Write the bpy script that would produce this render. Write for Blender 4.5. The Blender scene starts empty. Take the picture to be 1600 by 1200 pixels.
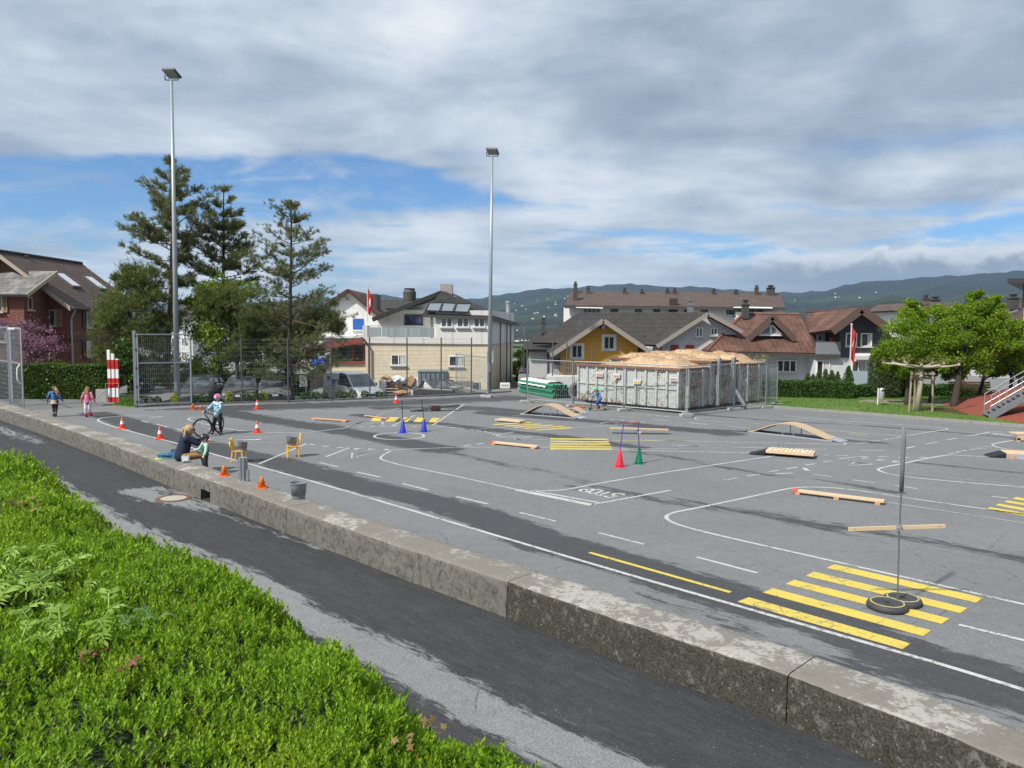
import bpy, bmesh, math, random
import numpy as np
from mathutils import Vector, Matrix, Euler
random.seed(7); rng = np.random.default_rng(7)
sc = bpy.context.scene
COL = sc.collection
PI = math.pi
# ------------------------------------------------------------------ camera
H = 3.6; FPX = 1200.0
PITCH = math.radians(4.2); ROLL = math.radians(0.5)
f0 = Vector((0, math.cos(PITCH), -math.sin(PITCH))); u0 = Vector((0, math.sin(PITCH), math.cos(PITCH))); r0 = Vector((1, 0, 0))
RV = r0*math.cos(ROLL) + u0*math.sin(ROLL); UV = u0*math.cos(ROLL) - r0*math.sin(ROLL)
cam = bpy.data.cameras.new('camera'); cam_o = bpy.data.objects.new('camera', cam); COL.objects.link(cam_o)
m3 = Matrix((RV, UV, -f0)).transposed()
cam_o.matrix_world = Matrix.Translation((0, 0, H)) @ m3.to_4x4()
cam.sensor_width = 36; cam.lens = 36*FPX/1600; cam.clip_end = 20000; cam.clip_start = 0.05
sc.camera = cam_o
sc.render.resolution_x = 1024; sc.render.resolution_y = 768
# ------------------------------------------------------------------ light
SUN_DIR = Vector((-0.66, -0.60, 0.98)).normalized()        # towards the sun: behind the left shoulder
sun = bpy.data.lights.new('sun', 'SUN'); sun.energy = 4.7; sun.angle = math.radians(2.2); sun.color = (1.0, 0.95, 0.87)
sun_o = bpy.data.objects.new('sun', sun); COL.objects.link(sun_o); sun_o.rotation_euler = SUN_DIR.to_track_quat('Z', 'Y').to_euler()
sc.view_settings.view_transform = 'Standard'; sc.view_settings.look = 'None'; sc.view_settings.gamma = 1
sc.view_settings.exposure = 0.30
w = bpy.data.worlds.new('World'); sc.world = w; w.use_nodes = True
wn = w.node_tree; wn.nodes.clear()
class NT:
    """tiny helper for building node trees"""
    def __init__(s, nt): s.nt = nt
    def n(s, t, ins=None, **kw):
        nd = s.nt.nodes.new(t)
        for k, v in kw.items(): setattr(nd, k, v)
        if ins:
            for k, v in ins.items():
                sk = nd.inputs[k]
                if isinstance(v, bpy.types.NodeSocket): s.nt.links.new(v, sk)
                else: sk.default_value = v
        return nd
    def math(s, op, a, b=None, c=None, clamp=False):
        ins = {0: a}
        if b is not None: ins[1] = b
        if c is not None: ins[2] = c
        nd = s.n('ShaderNodeMath', ins, operation=op); nd.use_clamp = clamp; return nd.outputs[0]
    def mix(s, fac, a, b, mode='MIX'):
        nd = s.n('ShaderNodeMix', data_type='RGBA', blend_type=mode)
        for k, v in ((0, fac), (6, a), (7, b)):
            if isinstance(v, bpy.types.NodeSocket): s.nt.links.new(v, nd.inputs[k])
            else: nd.inputs[k].default_value = v if k == 0 else (tuple(v)+(1,))[:4]
        return nd.outputs[2]
    def noise(s, vec, scale, detail=4, rough=0.55, dist=0.0, col=False, lac=2.0):
        nd = s.n('ShaderNodeTexNoise', {'Scale': scale, 'Detail': detail, 'Roughness': rough, 'Distortion': dist, 'Lacunarity': lac})
        if vec is not None: s.nt.links.new(vec, nd.inputs['Vector'])
        return nd.outputs['Color' if col else 'Fac']
    def ramp(s, fac, stops, interp='LINEAR'):
        nd = s.n('ShaderNodeValToRGB'); s.nt.links.new(fac, nd.inputs[0]); cr = nd.color_ramp; cr.interpolation = interp
        while len(cr.elements) > 1: cr.elements.remove(cr.elements[-1])
        cr.elements[0].position = stops[0][0]; c = stops[0][1]; cr.elements[0].color = (tuple(c)+(1,))[:4] if hasattr(c, '__len__') else (c, c, c, 1)
        for p, c in stops[1:]:
            e = cr.elements.new(p); e.color = (tuple(c)+(1,))[:4] if hasattr(c, '__len__') else (c, c, c, 1)
        return nd.outputs[0]
    def sstep(s, x, a, b):
        nd = s.n('ShaderNodeMapRange', {0: x, 1: a, 2: b, 3: 0.0, 4: 1.0}, interpolation_type='SMOOTHSTEP'); nd.clamp = True
        return nd.outputs[0]
    def curve(s, x, pts):
        nd = s.n('ShaderNodeFloatCurve', {'Value': x}); c = nd.mapping.curves[0]
        c.points[0].location = pts[0]; c.points[1].location = pts[-1]
        for p in pts[1:-1]: c.points.new(*p)
        nd.mapping.update(); return nd.outputs[0]
    def scale(s, vec, sc3, rot=(0, 0, 0), loc=(0, 0, 0)):
        nd = s.n('ShaderNodeMapping', {'Vector': vec, 'Scale': sc3, 'Rotation': rot, 'Location': loc}); return nd.outputs[0]

def build_sky():
    t = NT(wn)
    sky = t.n('ShaderNodeTexSky'); sky.sky_type = 'NISHITA'; sky.sun_disc = False
    sky.sun_elevation = math.asin(SUN_DIR.z); sky.sun_rotation = math.atan2(SUN_DIR.x, SUN_DIR.y)
    sky.altitude = 500; sky.air_density = 1.1; sky.dust_density = 0.6; sky.ozone_density = 1.6
    tc = t.n('ShaderNodeTexCoord'); sep = t.n('ShaderNodeSeparateXYZ', {0: tc.outputs['Generated']})
    x, y, z = sep.outputs
    az = t.math('ARCTAN2', x, y); el = t.math('ARCSINE', z)
    eld = t.math('MULTIPLY', el, 180/PI)
    azn = t.math('ADD', t.math('MULTIPLY', az, 1/(2*PI)), 0.5)              # 0..1, view centre = 0.5
    zz = t.math('ADD', t.math('MAXIMUM', z, 0.0), 0.07)
    cp = t.n('ShaderNodeCombineXYZ', {0: t.math('DIVIDE', x, zz), 1: t.math('DIVIDE', y, zz), 2: 0.0}).outputs[0]   # flat cloud deck overhead
    dn = t.scale(tc.outputs['Generated'], (1, 1, 2.6))
    n_big = t.noise(t.scale(cp, (1, 1, 1), (0, 0, .4)), 0.42, 7, 0.55, 0.4)
    n_mid = t.noise(t.scale(cp, (1, 1.1, 1), (0, 0, .9), (3, 1, 0)), 0.9, 9, 0.58, 0.25)
    n_dir = t.noise(dn, 4.6, 9, 0.55, 0.3)
    n_dir2 = t.noise(t.scale(tc.outputs['Generated'], (1, 1, 3.4), (0, 0, 0), (5, 2, 1)), 9.0, 8, 0.6, 0.6)
    # the clear band low in the sky, its height and width following the azimuth
    D = lambda a: 0.5 + a/360.0
    def elpt(px, py):
        v = RV*((px-800)/FPX) - UV*((py-600)/FPX) + f0; v.normalize()
        return (0.5+math.atan2(v.x, v.y)/(2*PI), math.degrees(math.asin(v.z)))
    def band(pts, soft, amp, nz):
        A = [(0.0, pts[0][1], pts[0][2])]
        cs = []; ws = []
        for (px, py, hw) in pts:
            a, e = elpt(px, py); cs.append((a, e/40)); ws.append((a, hw/FPX*180/PI/10))
        cc = [(0.0, cs[0][1])] + cs + [(1.0, cs[-1][1])]
        ww = [(0.0, ws[0][1])] + ws + [(1.0, ws[-1][1])]
        c = t.math('MULTIPLY', t.curve(azn, cc), 40.0); hw = t.math('MULTIPLY', t.curve(azn, ww), 10.0)
        d = t.math('ABSOLUTE', t.math('SUBTRACT', eld, c))
        d = t.math('SUBTRACT', d, hw)
        d = t.math('ADD', d, t.math('MULTIPLY', t.math('SUBTRACT', nz, 0.5), amp))
        return t.math('SUBTRACT', 1.0, t.sstep(d, -soft, soft))
    g1 = band([(-500, 320, 34), (0, 302, 38), (110, 300, 45), (260, 295, 55), (430, 296, 44), (600, 292, 36), (700, 305, 24), (830, 318, 11), (960, 326, 1), (1100, 330, -16), (1500, 330, -22)], 0.55, 4.6, n_dir)
    g2 = band([(-100, 395, -20), (500, 400, -16), (850, 392, -6), (960, 391, 4), (1120, 396, 9), (1290, 392, 6), (1400, 378, 5), (1520, 358, 13), (1600, 352, 16), (2000, 350, 18)], 0.4, 3.0, n_dir2)
    g3 = band([(600, 240, -30), (700, 240, -12), (800, 238, 0), (900, 245, 4), (1000, 240, -6), (1100, 240, -30)], 1.4, 5.0, n_dir)
    gap = t.math('MAXIMUM', t.math('MAXIMUM', g1, g2), t.math('MULTIPLY', g3, 0.55))
    # scattered holes elsewhere in the deck
    holes = t.math('MULTIPLY', t.sstep(n_big, 0.60, 0.72), 0.55)
    low = t.math('SUBTRACT', 1.0, t.sstep(eld, 14.0, 24.0))
    gap = t.math('MAXIMUM', gap, t.math('MULTIPLY', holes, t.math('SUBTRACT', 1.0, low)))
    wisp = t.math('MULTIPLY', t.sstep(n_dir2, 0.46, 0.70), 0.6)
    gap = t.math('MULTIPLY', gap, t.math('SUBTRACT', 1.0, wisp))
    lowholes = t.math('MULTIPLY', t.sstep(t.noise(t.scale(tc.outputs['Generated'], (1, 1, 6.0), (0, 0, 0), (9, 2, 4)), 6.0, 6, 0.55, 0.3), 0.50, 0.64), 0.8)
    lowz = t.math('MULTIPLY', t.math('SUBTRACT', 1.0, t.sstep(eld, 7.5, 9.5)), t.sstep(eld, 1.2, 3.0))
    gap = t.math('MAXIMUM', gap, t.math('MULTIPLY', lowholes, lowz))
    # cloud tones: bright edges, grey undersides
    tone = t.math('ADD', t.math('MULTIPLY', n_mid, 0.5), t.math('MULTIPLY', n_dir, 0.5))
    tone = t.math('ADD', tone, t.math('MULTIPLY', t.math('SUBTRACT', n_big, 0.5), -0.25))
    azd = t.math('MULTIPLY', az, 180/PI)
    # the heavy grey mass to the right of the view, thin bright veil up to the left
    dk = t.math('MULTIPLY', t.sstep(azd, -10.0, 14.0), t.math('MULTIPLY', t.sstep(eld, 10.0, 14.0), t.math('SUBTRACT', 1.0, t.sstep(eld, 24.0, 34.0))))
    br = t.math('MULTIPLY', t.math('SUBTRACT', 1.0, t.sstep(azd, -16.0, 8.0)), t.sstep(eld, 15.0, 24.0))
    tone = t.math('SUBTRACT', tone, t.math('MULTIPLY', dk, 0.10))
    tone = t.math('ADD', tone, t.math('MULTIPLY', br, 0.06))
    tone = t.math('ADD', tone, t.math('MULTIPLY', t.math('SUBTRACT', 1.0, t.sstep(eld, 5.0, 10.0)), 0.07))
    cc = t.ramp(tone, [(0.33, (2.7, 3.35, 4.3)), (0.43, (3.6, 4.35, 5.35)), (0.51, (4.9, 5.6, 6.5)), (0.59, (6.4, 7.0, 7.7)), (0.69, (8.0, 8.3, 8.7))])
    # heap clouds sitting on the right-hand ridge
    hn = t.noise(t.scale(tc.outputs['Generated'], (1, 1, 1.6), (0, 0, 0), (2, 7, 3)), 13.0, 8, 0.6, 0.3)
    top = t.math('ADD', 5.1, t.math('MULTIPLY', t.math('SUBTRACT', hn, 0.5), 5.5))
    hm = t.math('SUBTRACT', 1.0, t.sstep(t.math('SUBTRACT', eld, top), -0.25, 0.3))
    hm = t.math('MULTIPLY', hm, t.sstep(azd, 4.0, 24.0))
    hedge = t.sstep(t.math('SUBTRACT', eld, t.math('SUBTRACT', top, 1.1)), -0.5, 0.9)
    hcol = t.mix(hedge, (2.6, 3.1, 3.9), (7.6, 7.9, 8.3))
    hcol = t.mix(t.sstep(hn, 0.35, 0.62), t.mix(0.45, hcol, (2.6, 3.1, 3.9)), hcol)
    blue = t.mix(1.0, sky.outputs[0], (0.56, 0.82, 1.16), 'MULTIPLY')
    # air brightens towards the horizon inside the clear bands too
    final = t.mix(gap, cc, blue)
    final = t.mix(t.math('MULTIPLY', hm, 0.9), final, hcol)
    bg = t.n('ShaderNodeBackground', {'Color': final, 'Strength': 0.09})
    out = t.n('ShaderNodeOutputWorld', {'Surface': bg.outputs[0]})
build_sky()
w.cycles.sampling_method = 'MANUAL'; w.cycles.sample_map_resolution = 1024
# ------------------------------------------------------------------ where things stand
def ray(px, py): return RV*((px-800)/FPX) - UV*((py-600)/FPX) + f0
def G(px, py, z=0.0):
    d = ray(px, py); k = (z-H)/d.z; return Vector((d.x*k, d.y*k, z))
def P(px, py, Y):
    d = ray(px, py); k = Y/d.y; return Vector((d.x*k, Y, H+d.z*k))
def onplane(px, py, p0, n):
    d = ray(px, py); o = Vector((0, 0, H)); k = (p0-o).dot(n)/d.dot(n); return o+d*k
# ------------------------------------------------------------------ mesh helper
class MB:
    def __init__(s): s.v = []; s.f = []; s.m = []; s.uv = {}
    def add(s, vs, fs, mi=0, uvs=None):
        b = len(s.v); s.v.extend([tuple(v) for v in vs])
        for k, f in enumerate(fs):
            s.f.append(tuple(b+i for i in f)); s.m.append(mi)
            if uvs: s.uv[len(s.f)-1] = uvs[k]
        return s
    def box(s, c, sz, rz=0.0, mi=0, M=None):
        hx, hy, hz = sz[0]/2, sz[1]/2, sz[2]/2
        vs = [Vector((x, y, z)) for x in (-hx, hx) for y in (-hy, hy) for z in (-hz, hz)]
        if M is None: M = Matrix.Rotation(rz, 3, 'Z')
        vs = [M @ v + Vector(c) for v in vs]
        return s.add(vs, [(0, 1, 3, 2), (4, 6, 7, 5), (0, 4, 5, 1), (2, 3, 7, 6), (0, 2, 6, 4), (1, 5, 7, 3)], mi)
    def bar(s, a, b, wd, ht=None, mi=0, up=(0, 0, 1)):
        a = Vector(a); b = Vector(b); ht = wd if ht is None else ht
        d = b-a; L = d.length; d.normalize(); up = Vector(up)
        if abs(d.dot(up)) > .98: up = Vector((0, 1, 0))
        x = d.cross(up).normalized(); y = x.cross(d)
        return s.box((a+b)/2, (wd, L, ht), M=Matrix((x, d, y)).transposed(), mi=mi)
    def tube(s, pts, rs, n=8, cap=True, mi=0):
        pts = [Vector(p) for p in pts]
        if not hasattr(rs, '__len__'): rs = [rs]*len(pts)
        rings = []; prev = None
        for i, p in enumerate(pts):
            d = (pts[min(i+1, len(pts)-1)]-pts[max(i-1, 0)])
            d = d.normalized() if d.length > 1e-9 else Vector((0, 0, 1))
            if prev is None:
                x = d.orthogonal().normalized()
            else:
                x = (prev - d*prev.dot(d)); x = x.normalized() if x.length > 1e-6 else d.orthogonal().normalized()
            prev = x; y = d.cross(x)
            rings.append([p+(x*math.cos(2*PI*k/n)+y*math.sin(2*PI*k/n))*rs[i] for k in range(n)])
        vs = [q for r in rings for q in r]; fs = []
        for i in range(len(pts)-1):
            for k in range(n):
                fs.append((i*n+k, i*n+(k+1) % n, (i+1)*n+(k+1) % n, (i+1)*n+k))
        if cap: fs.append(tuple(range(n-1, -1, -1))); fs.append(tuple((len(pts)-1)*n+k for k in range(n)))
        return s.add(vs, fs, mi)
    def lathe(s, prof, n=20, c=(0, 0, 0), mi=0, capb=True, capt=True):
        vs = []; fs = []
        for r, z in prof:
            for k in range(n): vs.append((c[0]+r*math.cos(2*PI*k/n), c[1]+r*math.sin(2*PI*k/n), c[2]+z))
        for i in range(len(prof)-1):
            for k in range(n): fs.append((i*n+k, i*n+(k+1) % n, (i+1)*n+(k+1) % n, (i+1)*n+k))
        if capb: fs.append(tuple(range(n-1, -1, -1)))
        if capt: fs.append(tuple((len(prof)-1)*n+k for k in range(n)))
        return s.add(vs, fs, mi)
    def ell(s, c, r, n=10, m=7, M=None, mi=0):
        c = Vector(c); r = r if hasattr(r, '__len__') else (r, r, r); vs = []; fs = []
        for i in range(1, m):
            th = PI*i/m
            for k in range(n):
                v = Vector((r[0]*math.sin(th)*math.cos(2*PI*k/n), r[1]*math.sin(th)*math.sin(2*PI*k/n), r[2]*math.cos(th)))
                vs.append((M @ v if M else v)+c)
        t = Vector((0, 0, r[2])); vs.append((M @ t if M else t)+c); vs.append((M @ -t if M else -t)+c)
        for i in range(m-2):
            for k in range(n): fs.append((i*n+k, (i+1)*n+k, (i+1)*n+(k+1) % n, i*n+(k+1) % n))
        T = len(vs)-2
        for k in range(n): fs.append((T, k, (k+1) % n)); fs.append((T+1, (m-2)*n+(k+1) % n, (m-2)*n+k))
        return s.add(vs, fs, mi)
    def prism(s, poly, z0, z1, mi=0):
        n = len(poly); vs = [(p[0], p[1], z0) for p in poly]+[(p[0], p[1], z1) for p in poly]
        fs = [tuple(range(n-1, -1, -1)), tuple(range(n, 2*n))]+[(i, (i+1) % n, n+(i+1) % n, n+i) for i in range(n)]
        return s.add(vs, fs, mi)
    def slab(s, poly, th, mi=0, uv=True, nrm=None):
        """planar polygon thickened downwards (th) with metric uvs on its top"""
        p = [Vector(q) for q in poly]; n = len(p)
        N = Vector((0, 0, 0))
        for i in range(n): N += p[i].cross(p[(i+1) % n])
        if N.length < 1e-9: return s
        N.normalize()
        if nrm is None and N.z < 0 or (nrm is not None and N.dot(Vector(nrm)) < 0): p = p[::-1]; N = -N
        if abs(N.z) > .995: ax = (p[1]-p[0]).normalized()
        else: ax = Vector((0, 0, 1)).cross(N).normalized()
        ay = N.cross(ax)
        vs = p+[q-N*th for q in p]
        fs = [tuple(range(n)), tuple(range(2*n-1, n-1, -1))]+[(i, n+i, n+(i+1) % n, (i+1) % n) for i in range(n)]
        ut = [(q.dot(ax), q.dot(ay)) for q in p]
        uvs = [ut, [(0, 0)]*n]+[[(0, 0)]*4]*n
        return s.add(vs, fs, mi, uvs)
    def extr(s, prof, a, b, mi=0):
        """2-D profile (u,z) extruded from point a to b; u is measured sideways (right of a->b)"""
        a = Vector(a); b = Vector(b); d = (b-a).normalized(); x = d.cross(Vector((0, 0, 1))).normalized()
        n = len(prof); vs = [a+x*u+Vector((0, 0, z)) for u, z in prof]+[b+x*u+Vector((0, 0, z)) for u, z in prof]
        fs = [tuple(range(n)), tuple(range(2*n-1, n-1, -1))]+[(i, n+i, n+(i+1) % n, (i+1) % n) for i in range(n)]
        return s.add(vs, fs, mi)
    def mesh(s, name, origin=None, smooth=False):
        me = bpy.data.meshes.new(name)
        vs = s.v if origin is None else [(v[0]-origin[0], v[1]-origin[1], v[2]-origin[2]) for v in s.v]
        me.from_pydata(vs, [], s.f)
        if any(s.m): me.polygons.foreach_set('material_index', s.m)
        if s.uv:
            l = me.uv_layers.new(name='UVMap').data
            for k, uvs in s.uv.items():
                pl = me.polygons[k]
                for i, li in enumerate(pl.loop_indices): l[li].uv = uvs[i]
        if smooth: me.polygons.foreach_set('use_smooth', [True]*len(me.polygons))
        me.update(); return me
def tag(o, label=None, cat=None, group=None, kind=None):
    if label: o['label'] = label
    if cat: o['category'] = cat
    if group: o['group'] = group
    if kind: o['kind'] = kind
    return o
def setm(me, m):
    for q in (m if isinstance(m, (list, tuple)) else [m]): me.materials.append(q)
def recalc(me):
    bm = bmesh.new(); bm.from_mesh(me); bmesh.ops.recalc_face_normals(bm, faces=bm.faces); bm.to_mesh(me); bm.free()
def bevel_obj(o, wd=0.01, seg=2):
    md = o.modifiers.new('bevel', 'BEVEL'); md.width = wd; md.segments = seg; md.limit_method = 'ANGLE'; md.angle_limit = math.radians(40)
def thing(name, label, cat, loc=(0, 0, 0), rz=0.0, group=None):
    o = bpy.data.objects.new(name, None); COL.objects.link(o); o.location = loc; o.rotation_euler = (0, 0, rz); o.empty_display_size = .2
    return tag(o, label, cat, group)
def part(name, mb, m, parent=None, world=False, smooth=False, bev=0, label=None, kind=None, fix=True):
    """link the collected shapes as ONE object; world=True: shapes are in world space, parent unrotated"""
    org = None
    if world and parent is not None:
        q = Vector((0, 0, 0)); pp = parent
        while pp is not None: q += Vector(pp.location); pp = pp.parent
        org = q
    me = mb.mesh(name, org, smooth)
    if fix: recalc(me)
    setm(me, m)
    o = bpy.data.objects.new(name, me); COL.objects.link(o)
    if parent is not None: o.parent = parent
    if bev: bevel_obj(o, bev)
    if label: o['label'] = label
    if kind: o['kind'] = kind
    return o
def solo(name, mb, m, label, cat, org=None, group=None, smooth=False, bev=0, kind=None, fix=True):
    """a top-level thing that is one mesh, its origin at org"""
    me = mb.mesh(name, org, smooth)
    if fix: recalc(me)
    setm(me, m)
    o = bpy.data.objects.new(name, me); COL.objects.link(o)
    if org is not None: o.location = org
    if bev: bevel_obj(o, bev)
    return tag(o, label, cat, group, kind)
def struct(name, mb, m, fix=True, smooth=False):
    me = mb.mesh(name, None, smooth)
    if fix: recalc(me)
    setm(me, m)
    o = bpy.data.objects.new(name, me); COL.objects.link(o); o['kind'] = 'structure'; return o
def dup(root, loc=None, rz=None, label=None, scale=None):
    """copy of a thing with copies of its parts and sub-parts (meshes shared)"""
    r = root.copy(); COL.objects.link(r)
    if loc is not None: r.location = loc
    if rz is not None: r.rotation_euler = (0, 0, rz)
    if scale is not None: r.scale = (scale,)*3 if not hasattr(scale, '__len__') else scale
    if label: r['label'] = label
    for c in list(root.children):
        k = c.copy(); COL.objects.link(k); k.parent = r
        for g in list(c.children):
            q = g.copy(); COL.objects.link(q); q.parent = k
    return r
def np_mesh(name, V, F, mats, attr=None):
    me = bpy.data.meshes.new(name); V = np.asarray(V, dtype=np.float32); F = np.asarray(F, dtype=np.int32); k = F.shape[1]
    me.vertices.add(len(V)); me.vertices.foreach_set('co', V.ravel())
    me.loops.add(F.size); me.loops.foreach_set('vertex_index', F.ravel())
    me.polygons.add(len(F)); me.polygons.foreach_set('loop_start', np.arange(0, F.size, k, dtype=np.int32))
    if attr is not None:
        for an, av in attr.items():
            a = me.attributes.new(an, 'FLOAT', 'POINT'); a.data.foreach_set('value', np.asarray(av, dtype=np.float32))
    me.update(calc_edges=True); me.validate(); setm(me, mats); return me
def link(name, me, parent=None, loc=None):
    o = bpy.data.objects.new(name, me); COL.objects.link(o)
    if parent is not None: o.parent = parent
    if loc is not None: o.location = loc
    return o
# ------------------------------------------------------------------ materials
MATS = {}
def newmat(name):
    m = bpy.data.materials.new(name); m.use_nodes = True; m.node_tree.nodes.clear(); MATS[name] = m; return m, NT(m.node_tree)
def finish(t, col, rough=0.7, bump=None, bstr=0.3, bdist=0.01, metal=0.0, spec=0.5, normal=None):
    ins = {'Base Color': col, 'Roughness': rough, 'Metallic': metal, 'Specular IOR Level': spec}
    if bump is not None:
        b = t.n('ShaderNodeBump', {'Height': bump, 'Strength': bstr, 'Distance': bdist}); ins['Normal'] = b.outputs[0]
    p = t.n('ShaderNodeBsdfPrincipled', {k: ((tuple(v)+(1,))[:4] if k == 'Base Color' and not isinstance(v, bpy.types.NodeSocket) else v) for k, v in ins.items()})
    t.n('ShaderNodeOutputMaterial', {'Surface': p.outputs[0]}); return p
def M(name, col, rough=0.6, var=0.12, scale=3.0, bump=0.15, metal=0.0, spec=0.5, dirt=0.0, bscale=40.0, bdist=0.004):
    """plain surface with cloudy tone, fine grain and optional dirt"""
    if name in MATS: return MATS[name]
    m, t = newmat(name); tc = t.n('ShaderNodeTexCoord').outputs['Object']
    n1 = t.noise(tc, scale, 5, 0.6); n2 = t.noise(tc, bscale, 3, 0.6)
    k = t.math('ADD', t.math('MULTIPLY', t.math('SUBTRACT', n1, 0.5), var*2.2), 1.0)
    k = t.math('ADD', k, t.math('MULTIPLY', t.math('SUBTRACT', n2, 0.5), var*1.0))
    cmb = t.n('ShaderNodeCombineColor', {0: k, 1: k, 2: k}).outputs[0]
    c = t.mix(1.0, col, cmb, 'MULTIPLY')
    if dirt:
        d = t.math('MULTIPLY', t.sstep(t.noise(tc, scale*2.3, 6, 0.65), 0.52, 0.72), dirt)
        c = t.mix(d, c, (0.09, 0.08, 0.065))
    r = t.math('ADD', rough, t.math('MULTIPLY', t.math('SUBTRACT', n1, 0.5), 0.15))
    finish(t, c, r, n2, bump, bdist, metal, spec); return m
def rooftile(name, c1, c2, c3, tw=0.30, th=0.34, bump=0.9, patch=0.5):
    m, t = newmat(name); uv = t.n('ShaderNodeTexCoord').outputs['UV']
    br = t.n('ShaderNodeTexBrick', {'Vector': uv, 'Color1': c1+(1,), 'Color2': c2+(1,), 'Mortar': tuple(x*.35 for x in c1)+(1,), 'Scale': 1.0, 'Mortar Size': 0.018, 'Mortar Smooth': 0.4, 'Bias': 0.0, 'Brick Width': tw, 'Row Height': th})
    br.offset = 0.5
    sep = t.n('ShaderNodeSeparateXYZ', {0: uv})
    saw = t.math('FRACT', t.math('DIVIDE', sep.outputs[1], th))              # each course laps over the one below
    wav = t.math('SINE', t.math('MULTIPLY', sep.outputs[0], 2*PI/tw))
    n = t.noise(uv, 0.9, 6, 0.65); n2 = t.noise(uv, 7.0, 4, 0.6)
    c = t.mix(t.math('MULTIPLY', t.sstep(n, 0.42, 0.68), patch), br.outputs[0], c3)
    c = t.mix(t.math('MULTIPLY', t.sstep(n2, 0.5, 0.7), 0.35), c, tuple(x*.45 for x in c1))
    lines = t.math('SUBTRACT', 1.0, t.math('MULTIPLY', t.sstep(saw, 0.86, 1.0), 0.45))
    c = t.mix(1.0, c, t.n('ShaderNodeCombineColor', {0: lines, 1: lines, 2: lines}).outputs[0], 'MULTIPLY')
    h = t.math('ADD', t.math('MULTIPLY', saw, -0.5), t.math('MULTIPLY', wav, 0.25))
    finish(t, c, 0.8, h, bump, 0.04); return m
def boards(name, col, pitch=0.2, vertical=False, var=0.15, dark=0.5, rough=0.75, bumpd=0.02, both=False):
    m, t = newmat(name); oc = t.n('ShaderNodeTexCoord').outputs['Object']; sep = t.n('ShaderNodeSeparateXYZ', {0: oc})
    u = t.math('ADD', sep.outputs[0], sep.outputs[1])
    q = u if vertical else sep.outputs[2]
    fr = t.math('FRACT', t.math('DIVIDE', q, pitch)); idx = t.math('FLOOR', t.math('DIVIDE', q, pitch))
    gr = t.math('SUBTRACT', 1.0, t.sstep(fr, 0.0, 0.10))
    if both:
        fr2 = t.math('FRACT', t.math('DIVIDE', u, pitch)); gr = t.math('MAXIMUM', gr, t.math('SUBTRACT', 1.0, t.sstep(fr2, 0.0, 0.10)))
        idx = t.math('ADD', idx, t.math('MULTIPLY', t.math('FLOOR', t.math('DIVIDE', u, pitch)), 7.3))
    wn_ = t.n('ShaderNodeTexWhiteNoise', {'W': idx}, noise_dimensions='1D').outputs[0]
    st = t.noise(t.scale(oc, (1, 1, 14) if not vertical else (14, 14, 1)), 2.0, 5, 0.6)
    k = t.math('ADD', 1.0, t.math('MULTIPLY', t.math('SUBTRACT', t.math('ADD', t.math('MULTIPLY', wn_, .5), t.math('MULTIPLY', st, .5)), 0.5), var*2))
    c = t.mix(1.0, col, t.n('ShaderNodeCombineColor', {0: k, 1: k, 2: k}).outputs[0], 'MULTIPLY')
    c = t.mix(t.math('MULTIPLY', gr, dark), c, tuple(x*.25 for x in col))
    finish(t, c, rough, t.math('SUBTRACT', 1.0, gr), 0.6, bumpd); return m
def leafmat(name, c1, c2, c3=None, trans=0.35, rough=0.5, nscale=0.8):
    m, t = newmat(name); g = t.n('ShaderNodeNewGeometry'); oc = t.n('ShaderNodeTexCoord').outputs['Object']
    rnd = g.outputs['Random Per Island']; n = t.noise(oc, nscale, 4, 0.6)
    f = t.math('ADD', t.math('MULTIPLY', rnd, 0.6), t.math('MULTIPLY', t.sstep(n, 0.3, 0.7), 0.4))
    c = t.mix(f, c1, c2)
    if c3: c = t.mix(t.sstep(rnd, 0.93, 0.97), c, c3)
    p = t.n('ShaderNodeBsdfPrincipled', {'Base Color': c, 'Roughness': rough, 'Specular IOR Level': 0.35})
    tr = t.n('ShaderNodeBsdfTranslucent', {'Color': t.mix(0.5, c, tuple(min(1, x*1.6) for x in c2))})
    mx = t.n('ShaderNodeMixShader', {0: trans, 1: p.outputs[0], 2: tr.outputs[0]})
    t.n('ShaderNodeOutputMaterial', {'Surface': mx.outputs[0]}); return m
def glassmat(name, col=(0.02, 0.025, 0.03), rough=0.06):
    m, t = newmat(name); oc = t.n('ShaderNodeTexCoord').outputs['Object']
    n = t.noise(oc, 1.7, 2, 0.5); c = t.mix(t.sstep(n, 0.35, 0.65), col, tuple(x*3.2 for x in col))
    finish(t, c, rough, None, spec=0.9); return m
def flat(name, col, rough=0.5, metal=0.0, spec=0.5): return M(name, col, rough, 0.05, 2.0, 0.03, metal, spec)
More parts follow.
